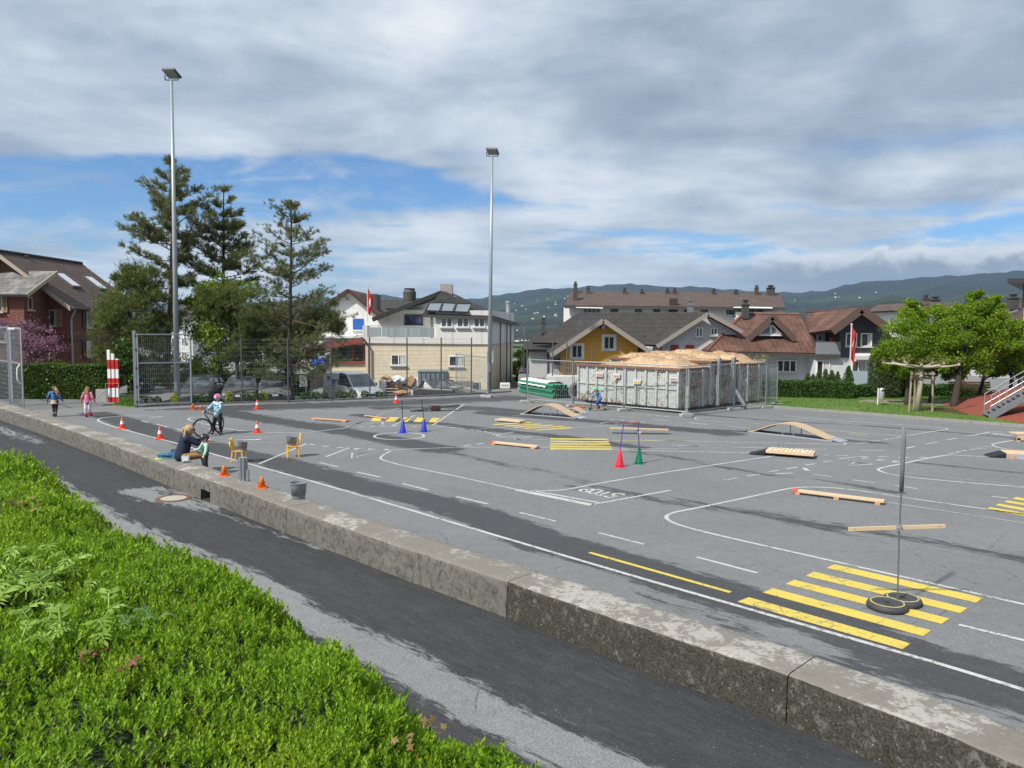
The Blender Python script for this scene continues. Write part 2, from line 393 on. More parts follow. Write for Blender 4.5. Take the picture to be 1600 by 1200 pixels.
# ------------------------------------------------------------------ ground materials
def asphalt(name, dry, wet, streak_rot, rough_dry=0.9, wear=0.5, speck=0.35):
    m, t = newmat(name); oc = t.n('ShaderNodeTexCoord').outputs['Object']
    at = t.n('ShaderNodeAttribute', attribute_name='damp').outputs['Fac']
    sv = t.scale(t.n('ShaderNodeVectorRotate', {'Vector': oc, 'Angle': -streak_rot}, rotation_type='Z_AXIS').outputs[0], (0.22, 1.0, 1.0))
    n1 = t.noise(sv, 1.6, 8, 0.68, 0.6); n2 = t.noise(sv, 9.0, 9, 0.78, 0.4); n3 = t.noise(oc, 0.35, 5, 0.6)
    fine = t.noise(oc, 42.0, 4, 0.8); med = t.noise(oc, 5.0, 8, 0.72)
    ag = t.n('ShaderNodeTexVoronoi', {'Vector': oc, 'Scale': 95.0, 'Randomness': 1.0})
    agc = t.n('ShaderNodeSeparateColor', {0: ag.outputs['Color']}).outputs[0]
    e = t.math('ADD', at, t.math('ADD', t.math('MULTIPLY', t.math('SUBTRACT', n1, 0.5), 0.95), t.math('MULTIPLY', t.math('SUBTRACT', n2, 0.5), 1.25)))
    dm = t.sstep(e, 0.42, 0.58)
    inner = t.math('MULTIPLY', dm, t.math('ADD', 0.72, t.math('MULTIPLY', n2, 0.5)), clamp=True)
    c = t.mix(inner, dry, wet)
    k = t.math('ADD', 1.0, t.math('ADD', t.math('MULTIPLY', t.math('SUBTRACT', n3, 0.5), 0.45), t.math('ADD', t.math('MULTIPLY', t.math('SUBTRACT', med, 0.5), 0.55), t.math('ADD', t.math('MULTIPLY', t.math('SUBTRACT', fine, 0.5), 1.3), t.math('MULTIPLY', t.math('SUBTRACT', agc, 0.5), speck)))))
    c = t.mix(1.0, c, t.n('ShaderNodeCombineColor', {0: k, 1: k, 2: k}).outputs[0], 'MULTIPLY')
    # pale grit and worn stones
    gr = t.math('MULTIPLY', t.sstep(t.noise(oc, 38.0, 2, 0.5), 0.70, 0.76), wear)
    c = t.mix(gr, c, (0.42, 0.41, 0.40))
    # hairline cracks, dark tar dots
    vd = t.n('ShaderNodeTexVoronoi', {'Vector': t.mix(0.12, oc, t.noise(oc, 1.5, 3, 0.6, col=True)), 'Scale': 0.33}, feature='DISTANCE_TO_EDGE').outputs['Distance']
    ck = t.math('MULTIPLY', t.math('SUBTRACT', 1.0, t.sstep(vd, 0.0, 0.006)), t.math('MULTIPLY', t.sstep(med, 0.48, 0.6), 0.65))
    c = t.mix(ck, c, (0.03, 0.03, 0.03))
    r = t.math('SUBTRACT', rough_dry, t.math('MULTIPLY', inner, 0.18))
    hb = t.math('ADD', fine, t.math('MULTIPLY', agc, 0.5))
    finish(t, c, r, hb, 0.55, 0.006, spec=0.35); return m
ROAD_ANG = math.atan2(.687, -.727)          # the low wall and the painted roads run this way
asph = asphalt('asphalt_court', (0.158, 0.164, 0.168), (0.050, 0.052, 0.055), ROAD_ANG)
asph_path = asphalt('asphalt_path', (0.19, 0.195, 0.20), (0.034, 0.035, 0.038), ROAD_ANG, wear=0.35, speck=0.5)
asph_lane = asphalt('asphalt_lane', (0.17, 0.17, 0.168), (0.12, 0.12, 0.12), 0.2)
# ------------------------------------------------------------------ projection back to the picture, used to place wet patches
RVn, UVn, Fn = np.array(RV), np.array(UV), np.array(f0)
def project(Pw):
    q = Pw - np.array([0, 0, H]); zc = q@Fn
    return 800+FPX*(q@RVn)/zc, 600-FPX*(q@UVn)/zc
def seg_dist(X, Y, pts):
    d = np.full(X.shape, 1e9)
    for a, b in zip(pts[:-1], pts[1:]):
        ax, ay = a; bx, by = b; L = (bx-ax)**2+(by-ay)**2
        tt = np.clip(((X-ax)*(bx-ax)+(Y-ay)*(by-ay))/L, 0, 1)
        d = np.minimum(d, np.hypot(X-ax-tt*(bx-ax), Y-ay-tt*(by-ay)))
    return d
def damp_field(V, bands, z=0.0):
    dm = np.zeros(len(V))
    for pts, hw, amt in bands:
        wp = [tuple(G(px, py, z)[:2]) for px, py in pts]
        d = seg_dist(V[:, 0], V[:, 1], wp)
        dm = np.maximum(dm, amt*np.clip(1.15 - d/hw*0.65, 0, 1))
    return dm
# wall line: back (court side) edge, front edge, from near right to far left
W_TOP = 0.30; W_PATH = -0.19
frontpx = [(1600, 1197), (1400, 1117), (1200, 1043), (1000, 979), (792, 908), (600, 845), (430, 786), (270, 730), (157, 688), (60, 655), (0, 637)]
backpx = [(1600, 1137), (1400, 1077), (1200, 1010), (1000, 946), (837, 895), (640, 833), (470, 783), (300, 722), (180, 679), (80, 648), (0, 625)]
FR = [G(x, y, W_TOP) for x, y in frontpx]
dW = (FR[-1]-FR[4]).normalized(); nW = Vector((dW.y, -dW.x, 0)); 
if nW.y < 0: nW = -nW
# the wall is straight: fit it, keep small bends
def wall_pt(s, off): # s metres from the joint at the picture's middle, off metres behind the front face
    return FR[4] + dW*s + nW*off
def s_of(px, py, z=W_TOP): return (G(px, py, z)-FR[4]).dot(dW)
def off_of(px, py, z): return (G(px, py, z)-FR[4]).dot(nW)
print('WALL offsets', [round(off_of(x, y, W_TOP), 2) for x, y in frontpx], [round(off_of(x, y, W_TOP), 2) for x, y in backpx], [round(s_of(x, y), 1) for x, y in frontpx], 'foot', [round(off_of(x,y,W_PATH),2) for x,y in ((0,653),(790,965.5),(1000,1054),(1385,1200))])
WT = 0.62   # wall thickness
# bend of the wall front: offset as a function of s
bs = [s_of(x, y) for x, y in frontpx]; bo = [off_of(x, y, W_TOP) for x, y in frontpx]
def woff(s): return float(np.interp(s, bs, bo)) if bs[0] < bs[-1] else float(np.interp(s, bs[::-1], bo[::-1]))
def wallxy(s, o=0.0, z=0.0):
    p = wall_pt(s, woff(s)+o); return Vector((p.x, p.y, z))
S_END = 46.0; S_START = -14.0
# ------------------------------------------------------------------ platform (court level), path, lower yard
fence_px = [(213, 636), (300, 633), (378, 630), (450, 628.5), (517, 626), (577, 623.6), (635, 621), (688, 619), (735, 616.5), (800, 612.5)]
fence_w = [G(*p) for p in fence_px]
plat = [(62, -30), (62, 140), (fence_w[-1].x+1.5, 140), (fence_w[-1].x+.3, fence_w[-1].y+.4)] + [(p.x+.0, p.y+.35) for p in fence_w[::-1][1:]] + [(fence_w[0].x-.2, fence_w[0].y+4), (fence_w[0].x+1.5, 47), (fence_w[0].x-1, 140), (-90, 140)]
we = wallxy(S_END, WT-.02); ws = wallxy(S_START, WT-.02)
plat += [(-90, 90)] + [tuple(wallxy(s, WT-.02)[:2]) for s in (S_END, 36, 30, 24, 18, 12, 6, 0, -6, S_START)] + [(ws.x+25, ws.y-22)]
struct('street', MB().prism(plat, -2.2, 0.0), asph_lane)
def grid_sheet(name, us, vs, org, du, dv, z, clips, bands, mat, inv=False, zfun=None):
    nu, nv = len(us), len(vs)
    U, V_ = np.meshgrid(us, vs, indexing='ij')
    X = org[0]+U*du[0]+V_*dv[0]; Y = org[1]+U*du[1]+V_*dv[1]
    Pv = np.stack([X.ravel(), Y.ravel(), np.full(X.size, z)], 1)
    idx = np.arange(nu*nv).reshape(nu, nv)
    F = np.stack([idx[:-1, :-1].ravel(), idx[1:, :-1].ravel(), idx[1:, 1:].ravel(), idx[:-1, 1:].ravel()], 1)
    me = np_mesh(name, Pv, F, [mat])
    bm = bmesh.new(); bm.from_mesh(me)
    for co, no in clips:
        bmesh.ops.bisect_plane(bm, geom=bm.verts[:]+bm.edges[:]+bm.faces[:], plane_co=co, plane_no=no, clear_outer=True, dist=1e-5)
    for f in bm.faces:
        if f.normal.z < 0: f.normal_flip()
    bm.to_mesh(me); bm.free()
    co = np.empty(len(me.vertices)*3, dtype=np.float32); me.vertices.foreach_get('co', co); co = co.reshape(-1, 3)
    dm = damp_field(co, bands, z)
    if inv: dm = 1-dm
    a = me.attributes.new('damp', 'FLOAT', 'POINT'); a.data.foreach_set('value', dm.astype(np.float32))
    me.materials.clear(); setm(me, mat)
    o = link(name, me); o['kind'] = 'structure'; return o
kerb_a = G(1215, 638); kerb_b = G(1600, 668); kd = (kerb_b-kerb_a).normalized(); kn = Vector((kd.y, -kd.x, 0))
if kn.y < 0: kn = -kn
court_bands = [
 ([(40, 628), (120, 638), (200, 660), (265, 680), (357, 706), (436, 724), (515, 744), (590, 766), (640, 777), (740, 802), (850, 846), (962, 878), (1100, 922), (1300, 975), (1440, 1032), (1600, 1080), (1750, 1140)], 0.56, 1.0),
 ([(200, 634), (300, 636), (400, 636), (520, 633), (640, 629), (740, 624), (800, 622)], 1.5, 0.85),
 ([(340, 638), (375, 649), (436, 658), (502, 667), (540, 675), (590, 683), (640, 693), (690, 702)], 0.65, 1.0),
 ([(600, 637), (700, 636), (780, 640), (860, 648)], 1.0, 0.7),
 ([(690, 704), (780, 724), (860, 738), (920, 752)], 0.42, 0.50),
 ([(900, 762), (1000, 776), (1100, 792), (1200, 806), (1300, 824), (1480, 850), (1640, 880)], 0.58, 0.54),
 ([(760, 645), (860, 653), (915, 657), (975, 662), (1045, 669), (1140, 678)], 0.6, 0.9),
 ([(560, 648), (640, 660), (690, 662), (760, 671), (855, 680), (900, 686), (1000, 700)], 0.42, 0.85),
 ([(1120, 672), (1240, 678), (1340, 690), (1380, 692)], 0.30, 0.72),
 ([(985, 705), (1060, 716), (1120, 728), (1200, 742), (1300, 752), (1400, 770)], 0.3, 0.55),
 ([(1300, 662), (1450, 672), (1600, 686)], 0.2, 0.72), ([(1430, 722), (1520, 732), (1640, 744)], 0.18, 0.72),
 ([(1085, 647), (1200, 657), (1290, 662)], 0.3, 0.6),
 ([(880, 800), (1000, 850)], 0.2, 0.35), ([(1010, 930), (1200, 1000), (1400, 1075), (1560, 1140)], 0.30, 0.50),
]
cl = [(wallxy(0, WT-.02, 0), -nW), (Vector((kerb_a.x, kerb_a.y, 0)), kn),
      ((fence_w[0].x, fence_w[0].y+.25, 0), Vector((-(fence_w[5]-fence_w[0]).y, (fence_w[5]-fence_w[0]).x, 0))),
      ((fence_w[5].x, fence_w[5].y+.25, 0), Vector((-(fence_w[9]-fence_w[5]).y, (fence_w[9]-fence_w[5]).x, 0)))]
court = grid_sheet('court', np.arange(-16, 44, .2), np.arange(-1.5, 44, .2), (FR[4].x, FR[4].y), (dW.x, dW.y), (nW.x, nW.y), 0.004, cl, court_bands, asph)
# path: dark and damp, dry pale strip along the planting, pale patches round the manhole
dry = [([(-60, 690), (20, 722), (90, 765), (180, 820), (300, 870), (380, 905), (470, 958), (560, 1005), (640, 1045), (740, 1100), (900, 1180), (1100, 1270)], 0.36, 0.85),
       ([(205, 768), (260, 780), (330, 794)], 0.5, 0.62), ([(330, 800), (420, 830), (520, 860)], 0.16, 0.52), ([(250, 762), (300, 775)], .3, .55),
       ([(-80, 660), (-10, 668), (60, 692)], .5, .5)]
pe = [wallxy(s, .04, W_PATH) for s in (-14, 46)]
struct('path_bed', MB().prism([(wallxy(-14, .3).x+10, wallxy(-14, .3).y-9.5), tuple(wallxy(-14, .3)[:2])] + [tuple(wallxy(s, .3)[:2]) for s in (0, 10, 20, 30, 40, 46)] + [(-90, 62), (-90, -40), (40, -40)], -2.3, W_PATH-.004), asph_path)
path = grid_sheet('path', np.arange(-14, 46, .2), np.arange(-6.0, .62, .1), (FR[4].x, FR[4].y), (dW.x, dW.y), (nW.x, nW.y), W_PATH, [], dry, asph_path, inv=True)
# ------------------------------------------------------------------ concrete wall in cast lengths
def wallmat():
    m, t = newmat('old_concrete'); oc = t.n('ShaderNodeTexCoord').outputs['Object']; g = t.n('ShaderNodeNewGeometry')
    nz = t.n('ShaderNodeSeparateXYZ', {0: g.outputs['Normal']}).outputs[2]
    z = t.n('ShaderNodeSeparateXYZ', {0: oc}).outputs[2]
    top = t.sstep(nz, 0.5, 0.8)
    n1 = t.noise(oc, 1.3, 7, 0.62); n2 = t.noise(oc, 9.0, 8, 0.72, 0.5); n3 = t.noise(oc, 45.0, 5, 0.7); n4 = t.noise(t.scale(oc, (1, 1, .75)), 6.5, 10, 0.86, 0.5)
    ob = t.n('ShaderNodeObjectInfo').outputs['Random']
    base = t.mix(n1, (0.115, 0.112, 0.103), (0.205, 0.200, 0.184)); base = t.mix(t.math('MULTIPLY', t.sstep(n2, .46, .60), .7), base, (.075, .073, .066)); base = t.mix(t.math('MULTIPLY', t.sstep(n3, .56, .66), .5), base, (.36, .355, .34))
    base = t.mix(t.math('MULTIPLY', t.sstep(n3, 0.45, 0.62), 0.45), base, (0.11, 0.10, 0.085))
    # black-green growth on the side, thicker on the newer near blocks
    amt = t.n('ShaderNodeAttribute', attribute_name='moss', attribute_type='OBJECT').outputs['Fac']
    mo = t.math('ADD', n4, t.math('ADD', t.math('SUBTRACT', t.math('MULTIPLY', amt, 0.20), 0.03), t.math('MULTIPLY', t.math('SUBTRACT', n2, 0.5), 0.5)))
    band = t.math('MULTIPLY', t.sstep(z, W_PATH+.02, W_PATH+.22), 0.10)
    mo = t.sstep(t.math('ADD', mo, band), 0.64, 0.74)
    side = t.mix(t.math('MULTIPLY', mo, t.math('ADD', 0.5, t.math('MULTIPLY', amt, 0.4))), base, t.mix(t.sstep(n3, .4, .6), (0.022, 0.021, 0.018), (0.068, 0.064, 0.050)))
    streak = t.noise(t.scale(oc, (1, 1, .12)), 12.0, 5, 0.6)
    side = t.mix(t.math('MULTIPLY', t.sstep(streak, 0.55, 0.72), 0.2), side, (0.06, 0.055, 0.045))
    side = t.mix(t.math('MULTIPLY', t.sstep(t.noise(oc, 30.0, 3, 0.6), 0.66, 0.72), 0.55), side, (0.45, 0.44, 0.41))
    # top: grey-brown with crusts of pale lichen
    li = t.math('ADD', n2, t.math('MULTIPLY', t.math('SUBTRACT', n1, 0.5), 0.9)); li = t.math('ADD', li, t.math('MULTIPLY', amt, 0.05))
    tp = t.mix(t.math('MULTIPLY', t.sstep(li, 0.53, 0.66), 0.52), t.mix(0.55, base, (0.235, 0.215, 0.185)), (0.50, 0.49, 0.46))
    tp = t.mix(t.math('MULTIPLY', t.sstep(n3, 0.55, 0.68), 0.45), tp, (0.10, 0.09, 0.075))
    c = t.mix(top, side, tp)
    h = t.math('ADD', t.math('MULTIPLY', n2, 1.0), t.math('MULTIPLY', n3, 0.6))
    finish(t, c, 0.92, h, 0.9, 0.012, spec=0.2); return m
WM = wallmat()
wroot = thing('low_concrete_wall', 'long low weathered concrete wall between the damp path and the painted yard', 'wall', tuple(wallxy(0, .3, W_PATH)))
joints = [s_of(x, y) for x, y in ((1235, 1052), (792, 908), (446, 792), (271, 730), (157, 688), (60, 655))]
joints = [S_START, -7.0] + sorted(joints) + [20.5, 24.5, 29, 34, 39, S_END]
joints = sorted(set(round(j, 2) for j in joints)); joints = [j for i, j in enumerate(joints) if i == 0 or j-joints[i-1] > .55]
hole_s = s_of(315, 770, 0.0)
from mathutils import noise as mnoise
def rough_block(s0, s1, hole=None):
    """one cast length: fine grid over front, top and back with a crumbled front arris"""
    mb = MB(); n = max(4, int((s1-s0)/.07)); prof = []
    zb, zt = W_PATH-.15, W_TOP
    for k in range(9): prof.append((0.0, zb+(zt-.03-zb)*k/8))
    prof += [(0.012, zt-.008), (0.04, zt)]
    for k in range(1, 7): prof.append((.04+(WT-.06)*k/6, zt))
    prof += [(WT-.004, zt-.012), (WT, zt-.05), (WT, zb)]
    vs = []; m = len(prof)
    for i in range(n+1):
        s = s0+.006+(s1-s0-.012)*i/n
        for j, (o, z) in enumerate(prof):
            q = wallxy(s, 0, 0)
            d = mnoise.noise(Vector((s*2.3, z*5, o*4)))*.012 + mnoise.noise(Vector((s*9, z*14, o*11)))*.008
            dz = mnoise.noise(Vector((s*3.1, o*5, 7)))*.007 + mnoise.noise(Vector((s*13, o*17, 3)))*.004
            arr = 0.02*max(0, mnoise.noise(Vector((s*6.5, 1.3, 0))))+.016*max(0, mnoise.noise(Vector((s*17, 4.3, 0)))) if 7 <= j <= 10 else 0
            p = wallxy(s, o+d*(1 if j < 9 else 0)+arr, z+(dz if j >= 9 else 0)-arr*.9)
            vs.append(p)
    fs = []
    for i in range(n):
        sm = s0+(s1-s0)*(i+.5)/n
        for j in range(m-1):
            if hole is not None and abs(sm-hole) < .27 and 1 <= j < 5: continue
            fs.append((i*m+j, (i+1)*m+j, (i+1)*m+j+1, i*m+j+1))
    mb.add(vs, fs)
    mb.add(vs[:m], [tuple(range(m))]); mb.add(vs[-m:], [tuple(range(m))])
    if hole is not None:       # inside of the drain opening
        a, b = hole-.27, hole+.27; z0, z1 = prof[1][1], prof[5][1]
        A = [wallxy(a, .03, z0), wallxy(b, .03, z0), wallxy(b, .03, z1), wallxy(a, .03, z1)]; B = [wallxy(a, .45, z0), wallxy(b, .45, z0), wallxy(b, .45, z1), wallxy(a, .45, z1)]
        mb.add(A+B, [(4, 5, 6, 7), (0, 1, 5, 4), (1, 2, 6, 5), (2, 3, 7, 6), (3, 0, 4, 7)])
    return mb
for i, (a, b) in enumerate(zip(joints[:-1], joints[1:])):
    h = hole_s if a < hole_s < b else None
    o = part('wall_block', rough_block(a, b, h), WM, wroot, world=True, smooth=True)
    o['moss'] = 1.0 if b < 0.2 else (0.15 if b < 9 else 0.25)
    md = o.modifiers.new('edge', 'EDGE_SPLIT'); md.split_angle = math.radians(55)
# ------------------------------------------------------------------ painted lines, each stroke a part of the court
def paint(name, c, c2, wearlo=0.60):
    m, t = newmat(name); oc = t.n('ShaderNodeTexCoord').outputs['Object']
    n = t.noise(oc, 14, 7, 0.72); n2 = t.noise(oc, 55, 4, 0.7); n3 = t.noise(oc, 1.5, 4, 0.6)
    col = t.mix(n3, c, c2)
    col = t.mix(t.math('MULTIPLY', t.sstep(n2, 0.5, 0.62), 0.35), col, tuple(x*.6 for x in c))
    wv = t.sstep(t.math('ADD', t.math('ADD', n, .035), t.math('MULTIPLY', t.math('SUBTRACT', n3, .5), .35)), wearlo, wearlo+.08)
    vd = t.n('ShaderNodeTexVoronoi', {'Vector': t.mix(0.1, oc, t.noise(oc, 3, 3, 0.6, col=True)), 'Scale': 2.1}, feature='DISTANCE_TO_EDGE').outputs['Distance']
    ck = t.math('MULTIPLY', t.math('SUBTRACT', 1.0, t.sstep(vd, 0.0, 0.022)), t.sstep(n3, 0.48, 0.56))
    col = t.mix(t.math('MAXIMUM', t.math('MULTIPLY', wv, 0.75), t.math('MULTIPLY', ck, 0.8)), col, (0.12, 0.12, 0.115))
    finish(t, col, 0.75, n2, 0.3, 0.003); return m
PW = paint('white_line_paint', (0.50, 0.50, 0.485), (0.40, 0.40, 0.395), .56); PY = paint('yellow_line_paint', (0.60, 0.47, 0.07), (0.50, 0.40, 0.09), 0.61)
PWo = paint('worn_white_paint', (0.42, 0.42, 0.40), (0.34, 0.34, 0.33), 0.54)
LZ = 0.009
def smoothline(pts, it=2):
    for _ in range(it):
        q = [pts[0]]
        for a, b in zip(pts[:-1], pts[1:]): q += [a*.75+b*.25, a*.25+b*.75]
        q.append(pts[-1]); pts = q
    return pts
def stroke(pxs, wd=0.09, mat=None, curve=False, z=LZ, name='white_line', world=None):
    wd *= .84
    pts = world if world else [G(x, y, 0) for x, y in pxs]
    if curve: pts = smoothline(pts, 3)
    L = []; R = []
    for i, p in enumerate(pts):
        d = pts[min(i+1, len(pts)-1)]-pts[max(i-1, 0)]; d.z = 0; d.normalize(); s = Vector((-d.y, d.x, 0))*wd/2
        L.append(p+s); R.append(p-s)
    mb = MB(); n = len(pts); mb.add([(v.x, v.y, z) for v in L+R], [(i, n+i, n+i+1, i+1) for i in range(n-1)])
    me = mb.mesh(name); setm(me, mat or PW); recalc(me)
    for pl in me.polygons:
        if pl.normal.z < 0: me.flip_normals(); break
    o = link(name, me, court); return o
def poly(pxs, mat, name, z=LZ):
    mb = MB(); mb.add([tuple(G(x, y, 0)[:2])+(z,) for x, y in pxs], [tuple(range(len(pxs)))])
    me = mb.mesh(name); setm(me, mat)
    if me.polygons[0].normal.z < 0: me.flip_normals()
    return link(name, me, court)
stroke([(256, 651), (200, 650), (165, 652), (149, 656), (165, 663.5), (195, 672), (240, 684), (271, 691.5), (336, 711), (388, 725), (515, 760), (700, 815), (1000, 904), (1120, 938), (1300, 990), (1470, 1038.5), (1600, 1079), (1800, 1142)], .095, curve=True)
for a, b in [((403, 726), (479, 693.5)), ((509.6, 714), (546, 700)), ((499, 723), (528, 730)), ((557.6, 738), (594, 746)), ((629, 756), (670, 766.5)), ((713, 776.5), (762, 788)), ((812, 801.5), (868, 815)), ((935, 833), (1006, 851)), ((1088, 871), (1183, 896)), ((1498, 977), (1602, 1002)),
             ((221, 657.5), (232, 660.5)), ((244.6, 663), (261.6, 668)), ((275, 670), (290, 675)), ((306, 678.5), (320, 682)), ((234, 653.5), (256, 651))]:
    stroke([a, b], .085)
for a, b in [((483, 694.5), (492, 695.5)), ((503.5, 697.3), (514, 698.2)), ((526, 699.3), (537, 700.2))]: stroke([a, b], .12)
stroke([(326, 691.6), (447, 692.3)], .07, PWo); stroke([(368, 683), (449, 683.8)], .07, PWo); stroke([(318, 652), (300, 652.3), (292, 655.5), (305, 659.5), (349.6, 669), (378.5, 674), (418, 676.2), (465, 676.6), (483, 676), (515, 672), (544, 668.5), (565, 659), (622, 638)], .085, curve=True)
stroke([(397, 647), (510, 642)], .07, PWo)
poly([(357, 686.8), (402, 688.4), (411, 685.8), (395, 687)], PW, 'white_arrow')
cc = G(623.8, 682); rr = (G(662.5, 682)-cc).length; cc = G(623.8, 681.6)
stroke(None, .10, world=[cc+Vector((math.cos(a), math.sin(a), 0))*rr for a in np.linspace(0, 2*PI, 49)])
def tri(p): poly(p, PW, 'white_triangle')
tri([(553.1, 700.8), (553.1, 703), (565.5, 701.5)]); tri([(575.6, 701.3), (575.6, 703.9), (587.5, 702)]); tri([(598.5, 702), (602, 704.4), (610.5, 702.4)])
def trio(p, wd=.09): stroke(list(p)+[p[0], p[1]], wd, name='white_triangle')
trio([(550.5, 707.8), (578.4, 708.9), (549.5, 716.2)]); trio([(578.5, 662.6), (599, 663.7), (596.3, 659)], .08)
stroke([(1060, 702.2), (840, 698.8), (709, 699), (686, 700.6), (620.7, 702.5), (609.4, 705), (595, 714), (594.4, 717.5), (606, 722), (640, 730.3), (680, 738), (710, 744), (756, 754), (810, 766)], .075, curve=True)
stroke([(808, 766), (925, 789.6)], .22); stroke([(838, 768.3), (938, 786.3)], .10)
stroke([(925, 789), (1048, 766.5)], .085)
stroke([(828, 767.3), (850, 767.3), (874, 766.6), (889, 764.9), (933.8, 756), (1008.8, 743), (1110.7, 727.6), (1180, 717), (1208, 713.2), (1213, 711.5), (1203.5, 710), (1182.5, 708.4), (1140, 707.4), (1011.8, 704.6), (959.5, 703)], .085, curve=True)
stroke([(1600, 804.4), (1420, 779), (1360, 769.6), (1312, 763.2), (1270, 761.3), (1244, 762), (1226, 765), (1140, 783.7), (1085, 795), (1055, 800.5), (1040, 806), (1042.5, 813), (1062.5, 822), (1130, 839), (1260, 868), (1600, 945), (1750, 980)], .09, curve=True)
stroke([(1387, 785.5), (1600, 817.6), (1700, 832)], .06, PWo)
stroke([(1700, 774), (1600, 761.5), (1525, 756), (1412.5, 745.5), (1384, 740), (1369, 734), (1380.6, 730.5), (1412.5, 724.4), (1450, 716.2), (1476, 711.9), (1487.5, 711.2), (1553, 715), (1660, 722)], .095, curve=True)
stroke([(1380.6, 734.7), (1427.5, 740), (1487.5, 747), (1562.5, 756), (1600, 760)], .05, PWo)
for a, b in [((1482, 709.7), (1490, 708.5)), ((1493, 707.5), (1500.6, 706)), ((1503.4, 705), (1510, 704)), ((1514, 703.3), (1523, 702)), ((1522, 700.5), (1534, 702)), ((1528, 699.6), (1540, 701)), ((1536, 697.6), (1549, 698.8)),
             ((1415, 701), (1430, 697.7)), ((1446, 694.4), (1465, 690.6)), ((1480, 687.4), (1496, 685)), ((1409, 682.6), (1400, 684.2)), ((1398, 685), (1392, 686)), ((1388, 686.2), (1381, 687.3)), ((1375, 688.4), (1368, 689.5)), ((1358, 688.6), (1368, 690)), ((1345, 690.8), (1357, 692.4)), ((1336, 692.6), (1348, 693.8)),
             ((1131, 750.5), (1151, 747.5)), ((1168, 744), (1187, 741.5)), ((1201, 737.5), (1216, 735.5)), ((1228.6, 732.8), (1246, 730.5)), ((1258.7, 727), (1275, 725)), ((1286, 722.5), (1300, 720.4)), ((1311, 717.4), (1339, 714)),
             ((1212, 740.5), (1239, 739.5)), ((1270, 741.3), (1301.5, 745.3)), ((1333, 750.4), (1366, 754.6)), ((1398, 759.4), (1433.5, 764)), ((1145.8, 699), (1194.8, 700.4)), ((1243, 701), (1292.8, 702.8)), ((1285.8, 711), (1294, 711.7)), ((1343, 704), (1384, 704)), ((1060, 696.9), (1093, 697.6)),
             ((1075.7, 660.6), (1106, 663)), ((1139.6, 666.4), (1172, 669.4)), ((1020, 655.6), (1047, 658)), ((1077, 661), (1105.7, 664)), ((966.7, 651), (991.7, 652.3)), ((1050, 696), (1092.6, 697.7)), ((1072, 689.4), (1140, 690.8)), ((1171, 660.8), (1186, 662)), ((1330, 654), (1350, 655.6)),
             ((1549, 776), (1575, 779))]:
    stroke([a, b], .085)
stroke([(1256, 731.7), (1262, 735.6)], .14)
for a, b in [((1309, 712.5), (1325, 712.6)), ((1340, 713.6), (1356, 713.8)), ((1372, 714), (1389, 714.4)), ((1404, 715), (1420, 715)), ((1435, 715.3), (1450, 715.6)), ((984, 646), (991, 646.5)), ((997, 647.2), (1004, 647.8)), ((1011, 648.4), (1018, 649)), ((1025, 649.6), (1032, 650.2)), ((1038, 650.8), (1046, 651.4)), ((953, 656), (960, 656.3)), ((968, 657), (976, 657.5)), ((984, 658), (992, 658.6)), ((1000, 659.6), (1008, 660.2))]: stroke([a, b], .11)
tri([(1347, 715.4), (1347, 717.2), (1361, 716.3)]); tri([(1370.3, 717.8), (1370.8, 720), (1385.5, 719.2)]); tri([(1394.6, 720.4), (1395, 722.8), (1410, 722)])
trio([(1336, 722.8), (1365.6, 725.6), (1324.5, 728.4)])
stroke([(1549.4, 695.7), (1553, 693.4), (1585, 687.8), (1600, 685.5)], .09, curve=True); stroke([(1549.2, 695.2), (1555, 698.5), (1572, 702), (1600, 704), (1700, 712)], .09, curve=True)
stroke([(1508, 682.4), (1525, 679.7), (1549, 675)], .08); stroke([(1548, 675.2), (1562.5, 675), (1600, 677.5), (1680, 682)], .08)
stroke([(1238, 668), (1300, 672.8), (1360, 678.8), (1405, 680.7), (1420, 680.7), (1435, 678.4), (1459, 674), (1476, 672), (1482, 670.6), (1476, 669), (1450, 666.8), (1300, 657), (1225, 649.5)], .085, curve=True)
stroke([(1255, 677), (1311, 684), (1366, 689.2)], .075)
stroke([(1000, 688), (1074, 689.8), (1200, 692.3), (1313.8, 695), (1321, 694.6), (1321.6, 692.8), (1317, 691.6), (1308.5, 690.4)], .08, curve=True)
stroke([(1144, 660), (1126.5, 659), (1102, 657.5), (1089, 656), (1084.6, 653.4), (1092, 652.4), (1110, 652.4)], .085, curve=True)
stroke([(1230, 644), (1340, 652), (1500, 664), (1600, 673)], .07, PWo)
stroke([(1238, 653.4), (1290, 657)], .07, PWo); stroke([(895, 668.7), (988, 662.8)], .07)
stroke([(938, 662), (953.6, 659), (966.7, 661.4)], .08)
stroke([(675, 665.6), (724.7, 632.2), (745, 631.4)], .085); stroke([(623.5, 637.8), (545, 667)], .085); stroke([(648.8, 649), (612, 666)], .085)
stroke([(675, 665.3), (703, 668), (720, 669)], .085)
for a, b in [((706, 668.6), (711, 668.8)), ((718, 669.6), (725, 669.7)), ((735, 671.3), (741, 671.5)), ((744, 673.2), (752, 673.8)), ((756, 674.6), (762, 675.7)), ((764, 676.3), (768, 677.4)), ((770, 678.2), (773, 679.4)), ((774, 683), (786, 683.6)), ((775, 685.8), (786, 686.2)), ((560, 667), (568, 667.4)), ((578, 666.5), (586, 666.7)), ((594, 666), (603, 666.5)), ((612, 666), (622, 666.4)), ((642, 666.6), (652, 666.7)), ((744.8, 694.5), (755.7, 693)), ((724.8, 697.3), (736, 695.6))]: stroke([a, b], .12)
stroke([(832.6, 683.8), (800, 682.6), (780, 681.6), (775.5, 680), (782, 678.3), (803, 675.6)], .08, curve=True)
